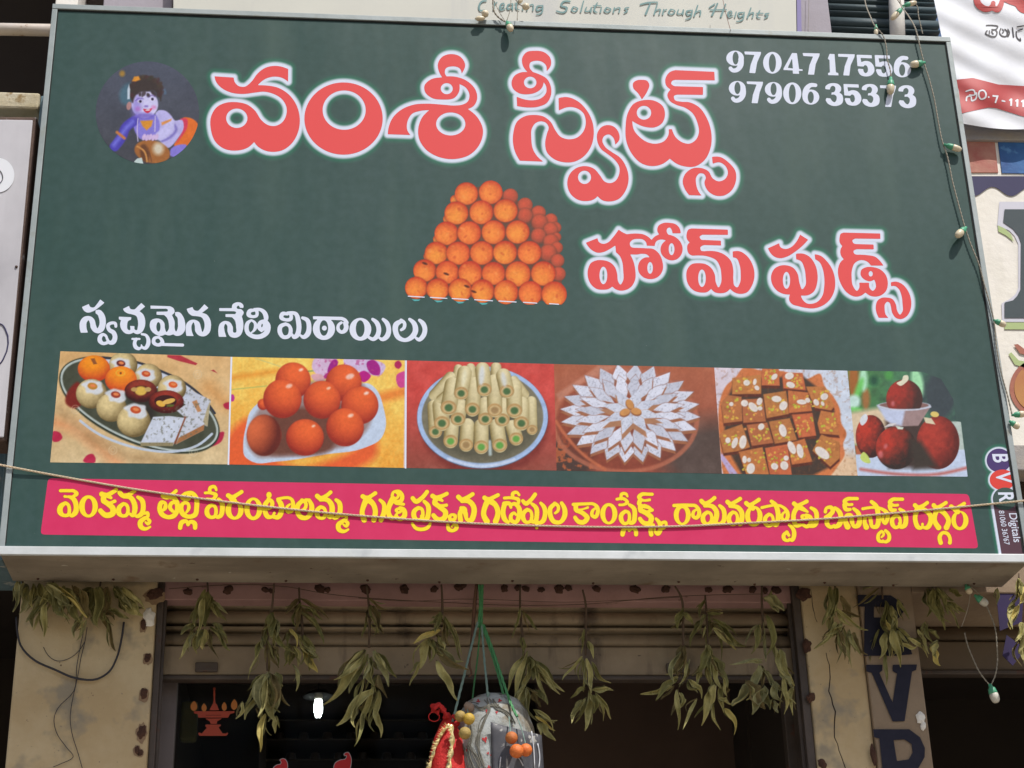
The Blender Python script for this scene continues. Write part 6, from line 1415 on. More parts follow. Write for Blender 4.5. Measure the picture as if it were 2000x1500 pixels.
minibulb(s1, (1807, 122), (1778, 127), ys_, m='bulb'); minibulb(s1, (1843, 282), (1878, 293), ys_-.004, r=7.5); minibulb(s1, (1887, 444), (1868, 462), ys_-.002, -.03, r=8.5); minibulb(s1, (1940, 625), (1965, 636), ys_, r=7); minibulb(s1, (1976, 811), (2004, 808), ys_, r=7); minibulb(s1, (1971, 822), (1991, 836), ys_, r=7)
s2 = thing('light_string', 'short beige wire with one hanging bulb over the phone numbers', 'light string', tuple(at(1735, 100, ys_)), G)
wirep(s2, [(1688, -10, .1), (1692, 12, .06), (1700, 32, .02), (1710, 52, -.012), (1724, 68), (1731, 92), (1733, 116), (1739, 138), (1740, 153)], ys_, 1.8); minibulb(s2, (1740, 151), (1739, 184), ys_, r=9); minibulb(s2, (1711, 48), (1711, 70), .03, r=5)
s3 = thing('light_string', 'beige knot of bulbs hanging in front of the white vertical pipe', 'light string', tuple(at(1770, 20, .2)), G)
wirep(s3, [(1750, -20), (1756, 4), (1764, 12), (1780, 4), (1788, 8), (1794, 32), (1802, 66)], .2, 1.6); minibulb(s3, (1764, 14), (1741, 38), .2, r=7.5); minibulb(s3, (1762, 12), (1790, 4), .2, r=6.5)
s4 = thing('light_string', 'twisted wire with cream bulbs dangling over the middle of the top edge', 'light string', tuple(at(985, 30, -.02)), G)
wirep(s4, [(966, -20), (963, 10), (966, 24), (974, 34), (986, 42)], -.016, 2.4); wirep(s4, [(960, -10), (978, 28), (988, 44)], -.016, 1.); wirep(s4, [(998, -10), (996, 20), (989, 42)], -.016, .9, tw=False); wirep(s4, [(1012, -10), (1011, 18), (1010, 40)], -.02, .9, tw=False); wirep(s4, [(1004, -14), (1012, 6), (1020, 12)], -.02, 1.4)
minibulb(s4, (990, 42), (999, 60), -.016, -.03, r=8); lathe('bulb', [(.001, -.012), (.012, -.006), (.013, .004), (.006, .012)], at(947, 27, -.02), M['bulb'], s4, 12, axis=(.8, 0, .6)); lathe('bulb', [(.002, -.018), (.008, -.010), (.008, .01), (.002, .016)], at(938, 36, -.02), M['bulb'], s4, 12, axis=(1, 0, .1)); lathe('bulb', [(.002, -.014), (.012, -.006), (.012, .006), (.003, .013)], at(1027, 13, -.02), M['bulb'], s4, 12, axis=(.9, 0, -.3)); lathe('bulb', [(.002, -.010), (.007, -.004), (.007, .006), (.003, .012)], at(1016, 2, -.02), M['bulb'], s4, 12, axis=(.6, 0, .8))
s5 = thing('wire', 'thin reddish wire trailing over the cream board onto the top edge', 'wire', tuple(at(1420, 30, .1))); tube('strand', [at(1408, -20, .3), at(1412, 0, .28), at(1420, 35, .1), at(1427, 59, -.012)], .0011, M['thinwire'], s5, 5)
s5b = thing('wire', 'pale thread hanging down the lilac pillar above the sign', 'wire', tuple(at(1580, 30, .3))); tube('strand', [at(1580, -20, .38), at(1579, 40, .38), at(1578, 62, .38)], .0009, M['wire'], s5b, 5)
s6 = thing('light_string', 'loop of beige wire with green socketed bulbs below the right corner of the sign', 'light string', tuple(at(1920, 1250, .2)), G)
Y6 = .22
wirep(s6, [(1896, 1150), (1892, 1180), (1878, 1224)], Y6, .9, tw=False); wirep(s6, [(1884, 1236), (1890, 1260), (1900, 1285), (1914, 1314), (1933, 1338)], Y6, 1.7); wirep(s6, [(1936, 1337), (1944, 1318), (1948, 1290), (1947, 1260), (1943, 1225), (1934, 1200), (1926, 1182)], Y6, 1.7); wirep(s6, [(1926, 1180), (1912, 1160), (1896, 1146)], Y6, 1.4)
minibulb(s6, (1933, 1336), (1947, 1373), Y6, m='bulbgrey', r=9.5); minibulb(s6, (1903, 1162), (1929, 1182), Y6, m='bulbgrey', r=8.5); minibulb(s6, (1886, 1142), (1896, 1160), Y6, r=7)
cbl = thing('cable', 'black cable sagging in a loop across the left pillar', 'cable', tuple(at(150, 1320, YW-.01))); tube('sheath', [at(x, y, YW-.012) for x, y in ((32, 1205), (34, 1235), (40, 1260), (68, 1290), (105, 1307), (150, 1325), (190, 1326), (213, 1312), (228, 1285), (236, 1255), (242, 1215))], [.003, .0032, .0034, .003, .0032], M['blackcable'], cbl, 7)
cb2 = thing('wire', 'thin dark wires trailing down the left pillar beneath the cable', 'wire', tuple(at(150, 1400, YW-.01)))
for P in ([(170, 1225), (166, 1252), (158, 1285), (152, 1320), (140, 1375), (137, 1400), (140, 1430), (152, 1470), (162, 1505)], [(165, 1225), (150, 1300), (144, 1350), (112, 1385), (106, 1400), (110, 1430), (130, 1460), (143, 1478), (118, 1492), (104, 1498)], [(85, 1264), (98, 1284), (112, 1291), (135, 1286), (155, 1270), (165, 1254)]): tube('strand', [at(x, y, YW-.006) for x, y in P], .0011, M['blackcable'], cb2, 5)

# ---------------------------------------------------------------- bunches of dried leaves
def leaf(parent, a, b_, wpx, Y, mi, bend=0., curl=.4, twist=0., g=None):
    "one dried leaf from stalk a to tip b: folded along the midrib, edges curled, tip twisted"
    A = at(a[0], a[1], Y); B = at(b_[0], b_[1], Y+g.uniform(-.03, .02)); ax = B-A; L_ = np.linalg.norm(ax); t0 = ax/L_
    side = np.cross(t0, [0, 1, 0]); side /= np.linalg.norm(side)+1e-9; nrm = np.cross(side, t0); n = 13; W_ = wpx*PX/2*g.uniform(.6, 1.02)
    V = []; F = []; m5 = 7
    ph = g.uniform(0, 6.28); hook = g.choice((-1, 1))*g.uniform(0, .16); lift = g.uniform(-.25, .15); wr = g.uniform(.1, .34); fold = g.uniform(.4, 1.15)
    for i in range(n):
        s = i/(n-1); w_ = W_*(math.sin(math.pi*min(1, s*.94+.03)**.8)**.85*.98+.02); c0 = A+ax*s+side*(bend*L_*math.sin(math.pi*s)+W_*.35*math.sin(7*s+ph)*s+hook*L_*s**4)+nrm*(lift*L_*s**3)+nrm*(.06*L_*math.sin(math.pi*s*1.3+ph))
        th = twist*s+.25*math.sin(4*s+ph); S_ = side*math.cos(th)+nrm*math.sin(th); N_ = -side*math.sin(th)+nrm*math.cos(th)
        for j in range(m5):
            q = (j/(m5-1)-.5)*2; cu = curl*(1+.5*math.sin(5*s+ph)); aa = q*cu*1.6
            xx = w_*math.sin(aa)/max(cu*1.6, .01); dd = w_*(1-math.cos(aa))/max(cu*1.6, .01)+w_*fold*abs(q)+w_*wr*(math.sin(13*s+ph+3*q)+.6*math.sin(23*s-2*ph-5*q))*abs(q)
            V.append(c0+S_*xx-N_*dd)
    for i in range(n-1):
        for j in range(m5-1): k = i*m5+j; F.append((k, k+1, k+m5+1, k+m5))
    o = mesh('leaf', V, F, M[mi], parent, True); so2 = o.modifiers.new('thick', 'SOLIDIFY'); so2.thickness = .0008; return o
LG_ = 'dried leaf bunches hung under the sign'
def bunch(label, stem, leaves, seed, Y=None, mats='AABD', auto=None):
    Y = YW-.02-.02*(seed % 3) if Y is None else Y
    g = random.Random(seed); t = thing('leaf_bunch', label, 'leaf bunch', tuple(at(stem[0][0], stem[0][1], Y)), LG_)
    tube('stalk', [at(x, y, Y) for x, y in stem], [.0028, .0035, .004, .003], M['twig'], t, 6)
    for q in leaves:
        x0, y0, x1, y1, w_ = q[:5]; mi = 'leaf'+(q[5] if len(q) > 5 else g.choice(mats))
        leaf(t, (x0, y0), (x1, y1), w_, Y+g.uniform(-.03, .015), mi, g.uniform(-.08, .08), g.uniform(.35, 1.1), g.uniform(-1.1, 1.1), g)
        for _ in range(g.choice((2, 3, 3)) if seed < 4 else g.choice((1, 1, 2, 2, 3))):
            a_ = g.uniform(-.36, .36); k_ = g.uniform(.45, .98); dx, dy = (x1-x0)*k_, (y1-y0)*k_
            leaf(t, (x0+g.uniform(-3, 3), y0+g.uniform(-3, 6)), (x0+dx*math.cos(a_)-dy*math.sin(a_), y0+dy*math.cos(a_)+dx*math.sin(a_)), w_*g.uniform(.4, .85), Y+g.uniform(-.02, .03), 'leaf'+g.choice('ACABD'), g.uniform(-.18, .18), g.uniform(.5, 1.5), g.uniform(-1.8, 1.8), g)
    for (cx, cy, n, x0, x1, y0, y1, w0, w1) in (auto or []):
        for k in range(n):
            u = (k+.5)/n+g.uniform(-.3, .3)/n; leaf(t, (cx+g.uniform(-6, 6), cy+g.uniform(-4, 12)), (x0+(x1-x0)*u, g.uniform(y0, y1)-14*abs(u-.5)), g.uniform(w0, w1), Y+g.uniform(-.035, .02), 'leaf'+g.choice(mats), g.uniform(-.1, .1), g.uniform(.35, 1.), g.uniform(-1., 1.), g)
    return t
def A4(L, ox, oy, s): return [(ox+a/s, oy+b/s, ox+c2/s, oy+d/s, w_/s, *r) for a, b, c2, d, w_, *r in L]
c1 = (0, 1050, 3.334)
bunch('grey green leaf bunch at the left end, leftmost of the row under the sign', [(40, 1118), (45, 1140)], A4([(120, 290, 105, 500, 70, 'D'), (130, 290, 175, 470, 60, 'D'), (170, 300, 120, 520, 60, 'D'), (220, 300, 215, 455, 80, 'B'), (300, 360, 225, 600, 70, 'B'), (250, 300, 350, 470, 90, 'A')], *c1), 1, mats='ADB')
bunch('curled leaf bunch over the left pillar, second of the row under the sign', [(100, 1118), (104, 1140)], A4([(330, 320, 180, 560, 80, 'D'), (300, 430, 290, 650, 60, 'B'), (350, 320, 430, 560, 90, 'A'), (330, 380, 370, 470, 50, 'E'), (410, 340, 500, 580, 80, 'A'), (380, 330, 540, 520, 70, 'E'), (540, 500, 470, 650, 50, 'D'), (560, 540, 500, 670, 40, 'D'), (480, 320, 560, 540, 100, 'C'), (420, 320, 420, 500, 90, 'C'), (300, 310, 480, 480, 80, 'D')], *c1), 2)
bunch('broad leaf bunch at the inner edge of the left pillar', [(200, 1118), (195, 1145)], A4([(600, 330, 560, 540, 110, 'A'), (640, 330, 660, 560, 100, 'A'), (700, 330, 700, 520, 90, 'C'), (620, 430, 625, 600, 50, 'D'), (660, 470, 715, 630, 60, 'C'), (740, 320, 880, 530, 80, 'A'), (800, 330, 935, 500, 90, 'B'), (690, 480, 850, 520, 70, 'A'), (700, 520, 770, 730, 46, 'C'), (820, 420, 930, 530, 70, 'B'), (760, 330, 820, 470, 90, 'A')], *c1), 3)
c2_ = (300, 1120, 3.9474)
bunch('narrow downward leaf bunch against the left end of the shutter', [(405, 1138), (407, 1165)], A4([(400, 130, 330, 420, 80, 'A'), (390, 200, 300, 480, 70, 'B'), (420, 150, 420, 440, 90, 'A'), (330, 380, 220, 500, 60, 'A'), (300, 440, 225, 670, 50, 'B'), (340, 420, 315, 620, 70, 'B'), (380, 430, 350, 600, 60, 'A'), (400, 430, 390, 590, 70, 'B'), (430, 430, 480, 680, 40, 'C'), (450, 200, 540, 380, 80, 'A'), (440, 420, 550, 610, 70, 'A'), (460, 380, 570, 500, 50, 'A'), (480, 440, 550, 560, 60, 'C'), (370, 160, 290, 380, 70, 'A')], *c2_), 4)
bunch('long double leaf bunch with pale ribbed leaves left of the lamp', [(535, 1140), (532, 1180), (528, 1210), (522, 1250), (522, 1310)], A4([(905, 300, 820, 540, 80, 'A'), (920, 300, 950, 520, 70, 'A'), (910, 310, 870, 520, 80, 'A'), (930, 380, 1050, 650, 80, 'A'), (850, 500, 800, 660, 70, 'A'), (880, 520, 900, 760, 70, 'C'), (920, 540, 950, 740, 60, 'C'), (810, 620, 710, 810, 24, 'B'), (850, 780, 680, 1040, 60, 'B'), (690, 1000, 645, 1130, 50, 'B'), (810, 900, 660, 1120, 60, 'B'), (880, 770, 830, 1090, 90, 'D'), (890, 770, 920, 1150, 110, 'D'), (930, 780, 960, 1160, 110, 'B'), (870, 800, 880, 1130, 70, 'B'), (860, 1080, 850, 1370, 60, 'E'), (940, 1100, 930, 1230, 44, 'B'), (940, 760, 1010, 880, 60, 'B'), (820, 1050, 830, 1130, 50, 'D')], *c2_), 5)
bunch('spreading brown leaf bunch with a bright curl, right above the lamp', [(584, 1148), (586, 1185), (590, 1220), (592, 1255)], A4([(1120, 200, 1000, 330, 60, 'C'), (1130, 190, 1360, 370, 40, 'C'), (1130, 240, 1060, 450, 80, 'C'), (1130, 260, 1290, 460, 60, 'C'), (1140, 300, 1320, 560, 70, 'A'), (1060, 430, 1010, 560, 60, 'A'), (1050, 430, 1110, 560, 60, 'E'), (1110, 480, 1230, 640, 70, 'B'), (1080, 560, 1120, 720, 80, 'B'), (1130, 560, 1260, 770, 80, 'E'), (1050, 540, 1040, 720, 70, 'A'), (1080, 700, 1110, 910, 46, 'B'), (1160, 480, 1210, 740, 80, 'A')], *c2_), 6)
c3 = (620, 1120, 3.9474)
bunch('bunch of large pointed pale leaves right of the lamp', [(716, 1143), (720, 1180), (722, 1215), (720, 1265)], A4([(400, 190, 540, 290, 50, 'C'), (410, 250, 480, 480, 50, 'A'), (380, 330, 330, 500, 50, 'A'), (430, 260, 460, 460, 60, 'C'), (440, 400, 510, 460, 40, 'C'), (370, 590, 95, 1030, 120, 'B'), (390, 620, 280, 950, 110, 'A'), (360, 800, 240, 1140, 60, 'B'), (300, 1000, 250, 1210, 50, 'B'), (440, 900, 190, 1210, 110, 'B'), (350, 1060, 315, 1340, 50, 'A'), (430, 880, 370, 1200, 80, 'B'), (470, 900, 450, 1180, 70, 'B'), (450, 1050, 480, 1270, 60, 'B'), (430, 600, 545, 880, 110, 'D'), (410, 640, 430, 900, 100, 'B'), (470, 780, 520, 970, 60, 'C')], *c3), 7)
bunch('loose leaf bunch with a horizontal yellow leaf left of the green cords', [(862, 1142), (864, 1180), (862, 1215)], A4([(950, 300, 850, 420, 60, 'A'), (950, 430, 740, 540, 60, 'E'), (960, 320, 920, 480, 70, 'A'), (980, 340, 1070, 700, 50, 'A'), (960, 350, 1030, 560, 70, 'C'), (870, 500, 790, 740, 80, 'B'), (800, 680, 690, 860, 50, 'B'), (850, 520, 1000, 620, 50, 'B'), (900, 560, 1150, 790, 80, 'C'), (900, 600, 1100, 720, 50, 'B'), (920, 680, 1050, 1000, 80, 'B'), (920, 480, 990, 620, 70, 'D'), (880, 520, 900, 680, 70, 'A')], *c3), 8)
c5 = (940, 1120, 3.9474)
bunch('leaf bunch hanging just right of the cloth wrapped gourd', [(1016, 1142), (1016, 1190), (1020, 1240), (1024, 1290)], A4([(300, 270, 250, 490, 30, 'A'), (310, 290, 430, 460, 40, 'A'), (320, 500, 310, 640, 50, 'A'), (330, 630, 190, 920, 60, 'B'), (350, 600, 230, 960, 70, 'B'), (370, 640, 400, 840, 90, 'A'), (400, 660, 520, 960, 70, 'B'), (430, 740, 640, 920, 60, 'B'), (420, 700, 580, 950, 60, 'B'), (340, 880, 310, 1110, 90, 'B'), (350, 880, 390, 1150, 90, 'B'), (400, 900, 500, 1040, 60, 'A'), (400, 1050, 580, 1190, 50, 'B'), (410, 1100, 570, 1215, 50, 'E'), (440, 1150, 540, 1320, 70, 'B'), (330, 860, 240, 1000, 60, 'A'), (360, 700, 300, 900, 80, 'B'), (350, 1100, 340, 1180, 50, 'B')], *c5), 9)
bunch('slender leaf bunch like a star against the dark doorway', [(1138, 1152), (1144, 1180), (1144, 1225), (1144, 1280)], A4([(795, 430, 780, 620, 30, 'A'), (820, 520, 870, 650, 40, 'B'), (780, 640, 610, 820, 40, 'B'), (780, 660, 755, 910, 40, 'B'), (810, 660, 860, 930, 50, 'B'), (850, 680, 960, 870, 60, 'B'), (800, 880, 690, 960, 60, 'A'), (860, 900, 1015, 900, 60, 'B'), (800, 960, 700, 1190, 70, 'B'), (830, 900, 800, 1220, 100, 'B'), (860, 940, 870, 1080, 80, 'A'), (880, 930, 995, 1130, 60, 'B'), (780, 980, 700, 1090, 60, 'A')], *c5), 10)
c6 = (1240, 1120, 3.9474)
bunch('ragged leaf bunch with a long horizontal brown leaf over the doorway', [(1318, 1145), (1330, 1165), (1334, 1210), (1334, 1265)], A4([(370, 260, 300, 420, 80, 'A'), (380, 300, 460, 380, 60, 'A'), (370, 300, 290, 460, 60, 'C'), (380, 560, 300, 800, 80, 'C'), (350, 600, 290, 860, 80, 'D'), (330, 800, 55, 960, 80, 'B'), (300, 870, 200, 980, 50, 'C'), (400, 680, 360, 880, 40, 'B'), (420, 660, 330, 880, 30, 'D'), (410, 820, 530, 950, 50, 'B'), (320, 900, 370, 1190, 60, 'B'), (350, 930, 330, 1060, 60, 'B'), (480, 960, 340, 1200, 50, 'B')], *c6), 11)
bunch('thick leaf bunch ending in a bright yellow leaf over the doorway', [(1377, 1162), (1380, 1200), (1382, 1260)], A4([(540, 200, 470, 340, 50, 'A'), (560, 310, 690, 310, 36, 'A'), (540, 320, 380, 550, 70, 'A'), (570, 330, 540, 560, 60, 'A'), (600, 350, 800, 460, 60, 'A'), (590, 380, 810, 610, 90, 'A'), (600, 420, 780, 600, 60, 'B'), (560, 550, 480, 800, 90, 'A'), (560, 600, 540, 860, 100, 'B'), (580, 640, 650, 900, 90, 'B'), (600, 640, 720, 880, 90, 'A'), (600, 820, 500, 1160, 80, 'B'), (620, 860, 560, 1050, 80, 'B'), (650, 840, 680, 1080, 80, 'B'), (680, 1040, 800, 1225, 60, 'E'), (600, 1000, 655, 1210, 40, 'B'), (640, 960, 735, 1020, 50, 'B'), (510, 700, 440, 880, 60, 'B'), (690, 800, 700, 950, 50, 'B')], *c6), 12)
bunch('crumpled grey leaf bunch beside the right guide channel', [(1488, 1142), (1488, 1180), (1492, 1240)], A4([(990, 190, 1150, 310, 130, 'D'), (950, 400, 920, 640, 60, 'A'), (980, 380, 980, 700, 50, 'D'), (990, 660, 730, 720, 60, 'D'), (1010, 330, 1100, 640, 80, 'A'), (1080, 560, 1090, 780, 80, 'B'), (1120, 580, 1210, 860, 80, 'B'), (960, 700, 900, 950, 100, 'D'), (980, 730, 1110, 930, 80, 'D'), (900, 850, 800, 1050, 120, 'D'), (1000, 860, 900, 1080, 120, 'D'), (1060, 830, 1120, 1000, 110, 'D'), (1140, 800, 1180, 1080, 80, 'B'), (1220, 850, 1170, 1080, 60, 'B'), (1070, 980, 1080, 1080, 70, 'D'), (860, 830, 960, 1060, 110, 'C'), (1120, 760, 1220, 900, 90, 'D'), (990, 920, 1050, 1060, 100, 'A')], *c6), 13)
c7 = (1560, 1050, 3.3341)
bunch('brownish leaf bunch over the cracked right pillar', [(1630, 1140), (1634, 1165)], A4([(200, 330, 150, 560, 80, 'A'), (240, 330, 200, 560, 70, 'A'), (230, 460, 440, 620, 60, 'B'), (240, 560, 120, 720, 50, 'B'), (270, 560, 180, 640, 60, 'B'), (270, 380, 330, 560, 50, 'C'), (290, 580, 320, 860, 30, 'B'), (320, 600, 370, 800, 60, 'B'), (350, 620, 420, 780, 50, 'C'), (240, 620, 270, 700, 50, 'C'), (250, 580, 300, 800, 40, 'C'), (280, 480, 410, 520, 50, 'C'), (220, 480, 200, 640, 50, 'A')], *c7), 14)
bunch('green leaf bunch in front of the navy letter on the grey strip', [(1722, 1135), (1724, 1170)], A4([(540, 400, 460, 600, 60, 'A'), (520, 330, 350, 460, 40, 'C'), (570, 420, 560, 640, 80, 'A'), (600, 440, 620, 660, 70, 'A'), (540, 540, 590, 610, 60, 'E'), (520, 600, 440, 800, 30, 'A'), (560, 620, 530, 800, 60, 'B'), (600, 600, 640, 840, 80, 'B'), (640, 640, 680, 760, 50, 'A'), (640, 590, 770, 740, 60, 'B'), (560, 740, 585, 960, 50, 'A'), (590, 640, 610, 800, 60, 'B'), (660, 690, 770, 720, 50, 'B'), (640, 400, 700, 540, 40, 'A'), (700, 650, 850, 760, 40, 'B')], *c7), 15)
bunch('leaf bunch hanging in front of the dark brown shutter', [(1818, 1135), (1824, 1165)], A4([(830, 330, 900, 560, 70, 'A'), (870, 330, 930, 600, 50, 'A'), (900, 330, 990, 500, 60, 'A'), (950, 440, 1060, 590, 44, 'B'), (960, 420, 1080, 490, 60, 'A'), (980, 340, 1060, 400, 60, 'A'), (830, 540, 770, 610, 30, 'B'), (770, 600, 850, 760, 40, 'B'), (860, 700, 900, 840, 56, 'E'), (900, 680, 860, 760, 50, 'B'), (820, 560, 860, 700, 50, 'A'), (840, 600, 920, 650, 50, 'A'), (880, 340, 850, 520, 60, 'A')], *c7), 16)
bunch('sunlit yellow green leaf bunch at the right edge under the sign corner', [(1990, 1120), (1990, 1140)], A4([(1430, 270, 1390, 480, 60, 'B'), (1440, 300, 1440, 450, 60, 'E'), (1400, 400, 1350, 620, 50, 'B'), (1430, 450, 1350, 615, 60, 'E'), (1450, 560, 1420, 700, 60, 'B'), (1470, 600, 1440, 760, 60, 'B'), (1440, 650, 1480, 880, 60, 'B'), (1290, 330, 1290, 440, 40, 'D'), (1480, 300, 1500, 560, 60, 'A')], *c7), 17, Y=.16)
th = thing('thread', 'thin brown thread strung along the lintel that carries the leaf bunches', 'thread', tuple(at(900, 1175, YW-.01)))
tube('strand', [at(x, y, YW-.012) for x, y in ((330, 1150), (560, 1146), (640, 1160), (720, 1168), (860, 1176), (1000, 1182), (1144, 1180), (1300, 1166), (1500, 1160))], .0011, M['twig'], th, 5)
tube('strand', [at(x, y, YW-.015) for x, y in ((700, 1168), (800, 1174), (900, 1170), (1100, 1176), (1330, 1166))], .001, M['twig'], th, 5)
# purple foil pennants at the right edge
pn = thing('foil_pennant', 'purple foil pennant hanging at the right edge behind the leaves', 'pennant', tuple(at(1975, 1200, .3)))
hexa('upper_flag', [at(1953, 1232, .30), at(1996, 1215, .30), at(2000, 1140, .30), at(1944, 1140, .30)], .002, M['purple'], pn); hexa('lower_flag', [at(1958, 1280, .29), at(1978, 1300, .29), at(2004, 1268, .29), at(1966, 1240, .29)], .002, M['purple'], pn)

# ---------------------------------------------------------------- hanging gourd, coconut in red cloth, lemons and oranges
YP = YW-.035
hg = thing('hanging_gourd', 'cloth wrapped white gourd with red flower print hung on green twisted cords', 'hanging gourd', tuple(at(970, 1440, YP)))
def hl(px, py): return at(px, py, YP)[2]-at(970, 1440, YP)[2]
R0 = 86*PX
lathe('gourd', [(R0*.02, hl(960, 1358)), (R0*.38, hl(960, 1361)), (R0*.62, hl(960, 1373)), (R0*.82, hl(960, 1395)), (R0*.94, hl(960, 1425)), (R0*1., hl(960, 1470)), (R0*1.02, hl(960, 1520)), (R0*.98, hl(960, 1560)), (R0*.8, hl(960, 1610)), (R0*.4, hl(960, 1640)), (.001, hl(960, 1645))], at(966, 1440, YP+.02), M['potcloth'], hg, 44, jitter=.05)
top_ = (938, 1140)
def cord(P, m, r=2.3): rope('cord', [at(x, y, d) for x, y, d in P], r*PX*1.15, M[m], hg, .034)
cord([(936, 1142, YP), (938, 1180, YP), (934, 1225, YP-.005)], 'greencord', 2.8); cord([(942, 1142, YP), (941, 1180, YP), (940, 1222, YP)], 'greencord', 2.6)
cord([(933, 1215, YP-.005), (920, 1265, YP-.02), (905, 1325, YP-.04), (890, 1385, YP-.05), (884, 1410, YP-.05)], 'greycord'); cord([(938, 1220, YP), (932, 1290, YP+.05), (925, 1345, YP+.08), (923, 1365, YP+.08)], 'greencord', 1.6)
cord([(941, 1220, YP-.01), (946, 1290, YP-.03), (951, 1340, YP-.05), (953, 1362, YP-.055)], 'greycord', 2.); cord([(941, 1220, YP-.01), (960, 1275, YP-.02), (975, 1325, YP-.03), (984, 1360, YP-.035)], 'greencord', 2.3); cord([(944, 1220, YP-.01), (966, 1280, YP-.03), (984, 1335, YP-.05), (998, 1375, YP-.09), (1010, 1400, YP-.125)], 'greencord', 2.5)
cord([(1008, 1396, YP-.12), (1019, 1425, YP-.14), (1026, 1452, YP-.15)], 'greycord', 1.1); cord([(994, 1400, YP-.12), (997, 1432, YP-.15)], 'greycord', 1.1); cord([(912, 1380, YP-.06), (914, 1392, YP-.07)], 'greycord', 1.)
tube('brown_cord', [at(x, y, YP+.01) for x, y in ((931, 1140), (928, 1170), (924, 1220), (921, 1260), (917, 1300), (920, 1318), (915, 1322))], [.005, .006, .0045, .003, .003], mat('brown_rag', (.16, .085, .055), .9, bump=.5), hg, 6)
tube('wire', [at(x, y, YP-.058) for x, y in ((908, 1382), (920, 1372), (935, 1375), (952, 1384), (970, 1374), (985, 1386), (1000, 1395))], .0012, M['blackcable'], hg, 5)
ball('knot', at(953, 1355, YP-.05), .006, M['greycord'], hg, 8)
lathe('pebble', [(.001, -.016), (.016, -.008), (.018, .004), (.008, .013), (.001, .015)], at(917, 1382, YP-.055), mat('pinkish_stone', (.36, .26, .19), .8, (.28, .2, .15), 30, bump=.4), hg, 12, jitter=.3, axis=(.7, 0, .7))
# flower print of the cloth: small flat petals on its surface
dg = bpy.context.evaluated_depsgraph_get(); go = [o for o in bpy.data.objects if o.name.startswith('gourd')][0]
Vg = [tuple(v.co+hg.location) for v in go.data.vertices]; BG = BVHTree.FromPolygons(Vg, [tuple(p.vertices) for p in go.data.polygons]); M['flower'] = mat('red_flower_print', (.45, .03, .035), .8)
for i, (x, y, r) in enumerate(((934, 1369, 4), (976, 1368, 4), (952, 1390, 5), (970, 1391, 3), (947, 1444, 6), (953, 1471, 3), (961, 1474, 4), (955, 1498, 4), (912, 1465, 3), (900, 1430, 3))):
    V = []; n = 16
    for k in range(n):
        t = 2*math.pi*k/n; rr = r*(.75+.3*math.sin(3*t+i)+.2*math.sin(5*t+2*i)); q = Vector(at(x+rr*math.cos(t), y+rr*math.sin(t), YP)); d = (q-Vector(CAM)).normalized(); h = BG.ray_cast(Vector(CAM), d)
        if h[0] is None: break
        V.append(h[0]-d*.002)
    if len(V) == n: mesh('flower', V, [tuple(range(n))[::-1]], M['flower'], hg)
def on_gourd(pts, r, mm):
    Q = []; P_ = spline(np.array(pts, float), [0]*len(pts), 6, False)
    for x, y in P_:
        q = Vector(at(x, y, YP)); d = (q-Vector(CAM)).normalized(); h = BG.ray_cast(Vector(CAM), d)
        if h[0] is not None: Q.append(np.array(h[0]-d*.003))
    if len(Q) > 2: tube('string', Q, r, mm, hg, 5, sp=1)
g3 = random.Random(9); M['fibre'] = mat('grey_fibre', (.13, .125, .10), .9, (.22, .21, .17), 40)
for base_ in ([(912, 1400), (922, 1430), (918, 1465), (925, 1505)], [(950, 1366), (953, 1385), (943, 1410), (934, 1445), (940, 1480), (952, 1508)], [(898, 1440), (905, 1470), (915, 1505)], [(915, 1455), (930, 1480), (938, 1508)], [(960, 1366), (975, 1385), (990, 1392), (1002, 1410)], [(925, 1378), (940, 1384), (955, 1380), (972, 1378)]):
    for k in range(5): on_gourd([(x+g3.uniform(-5, 5), y+g3.uniform(-3, 3)) for x, y in base_], g3.uniform(.0007, .0016), M['fibre'])
# printed scrap of card leaning on the gourd
sc2 = thing('printed_scrap', 'dark grey printed plastic scrap hanging over the right of the gourd', 'scrap', tuple(at(1010, 1460, YP-.06)))
V = []; F = []; n1_, n2_ = 16, 12
for j in range(n2_):
    for i in range(n1_):
        u, v = i/(n1_-1), j/(n2_-1); px = 958+u*100+v*(4+6*u); py = 1410+u*26+v*150
        V.append(at(px, py, YP-.125+.05*(u-.25)**2*2+.006*math.sin(7*u+5*v)))
for j in range(n2_-1):
    for i in range(n1_-1): k = j*n1_+i; F.append((k, k+n1_, k+n1_+1, k+1))
mesh('card', V, F, M['scrap'], sc2, True).modifiers.new('s', 'SOLIDIFY').thickness = .0012
for P in (((1038, 1428), (1042, 1460), (1044, 1500)), ((1050, 1452), (1054, 1480), (1052, 1500)), ((978, 1478), (976, 1500)), ((1000, 1490), (1010, 1480), (1022, 1496))): tube('printed_streak', [at(x, y, YP-.129+.05*(((x-958)/100)-.25)**2*2) for x, y in P], .0018, M['bannerwhite'], sc2, 4)
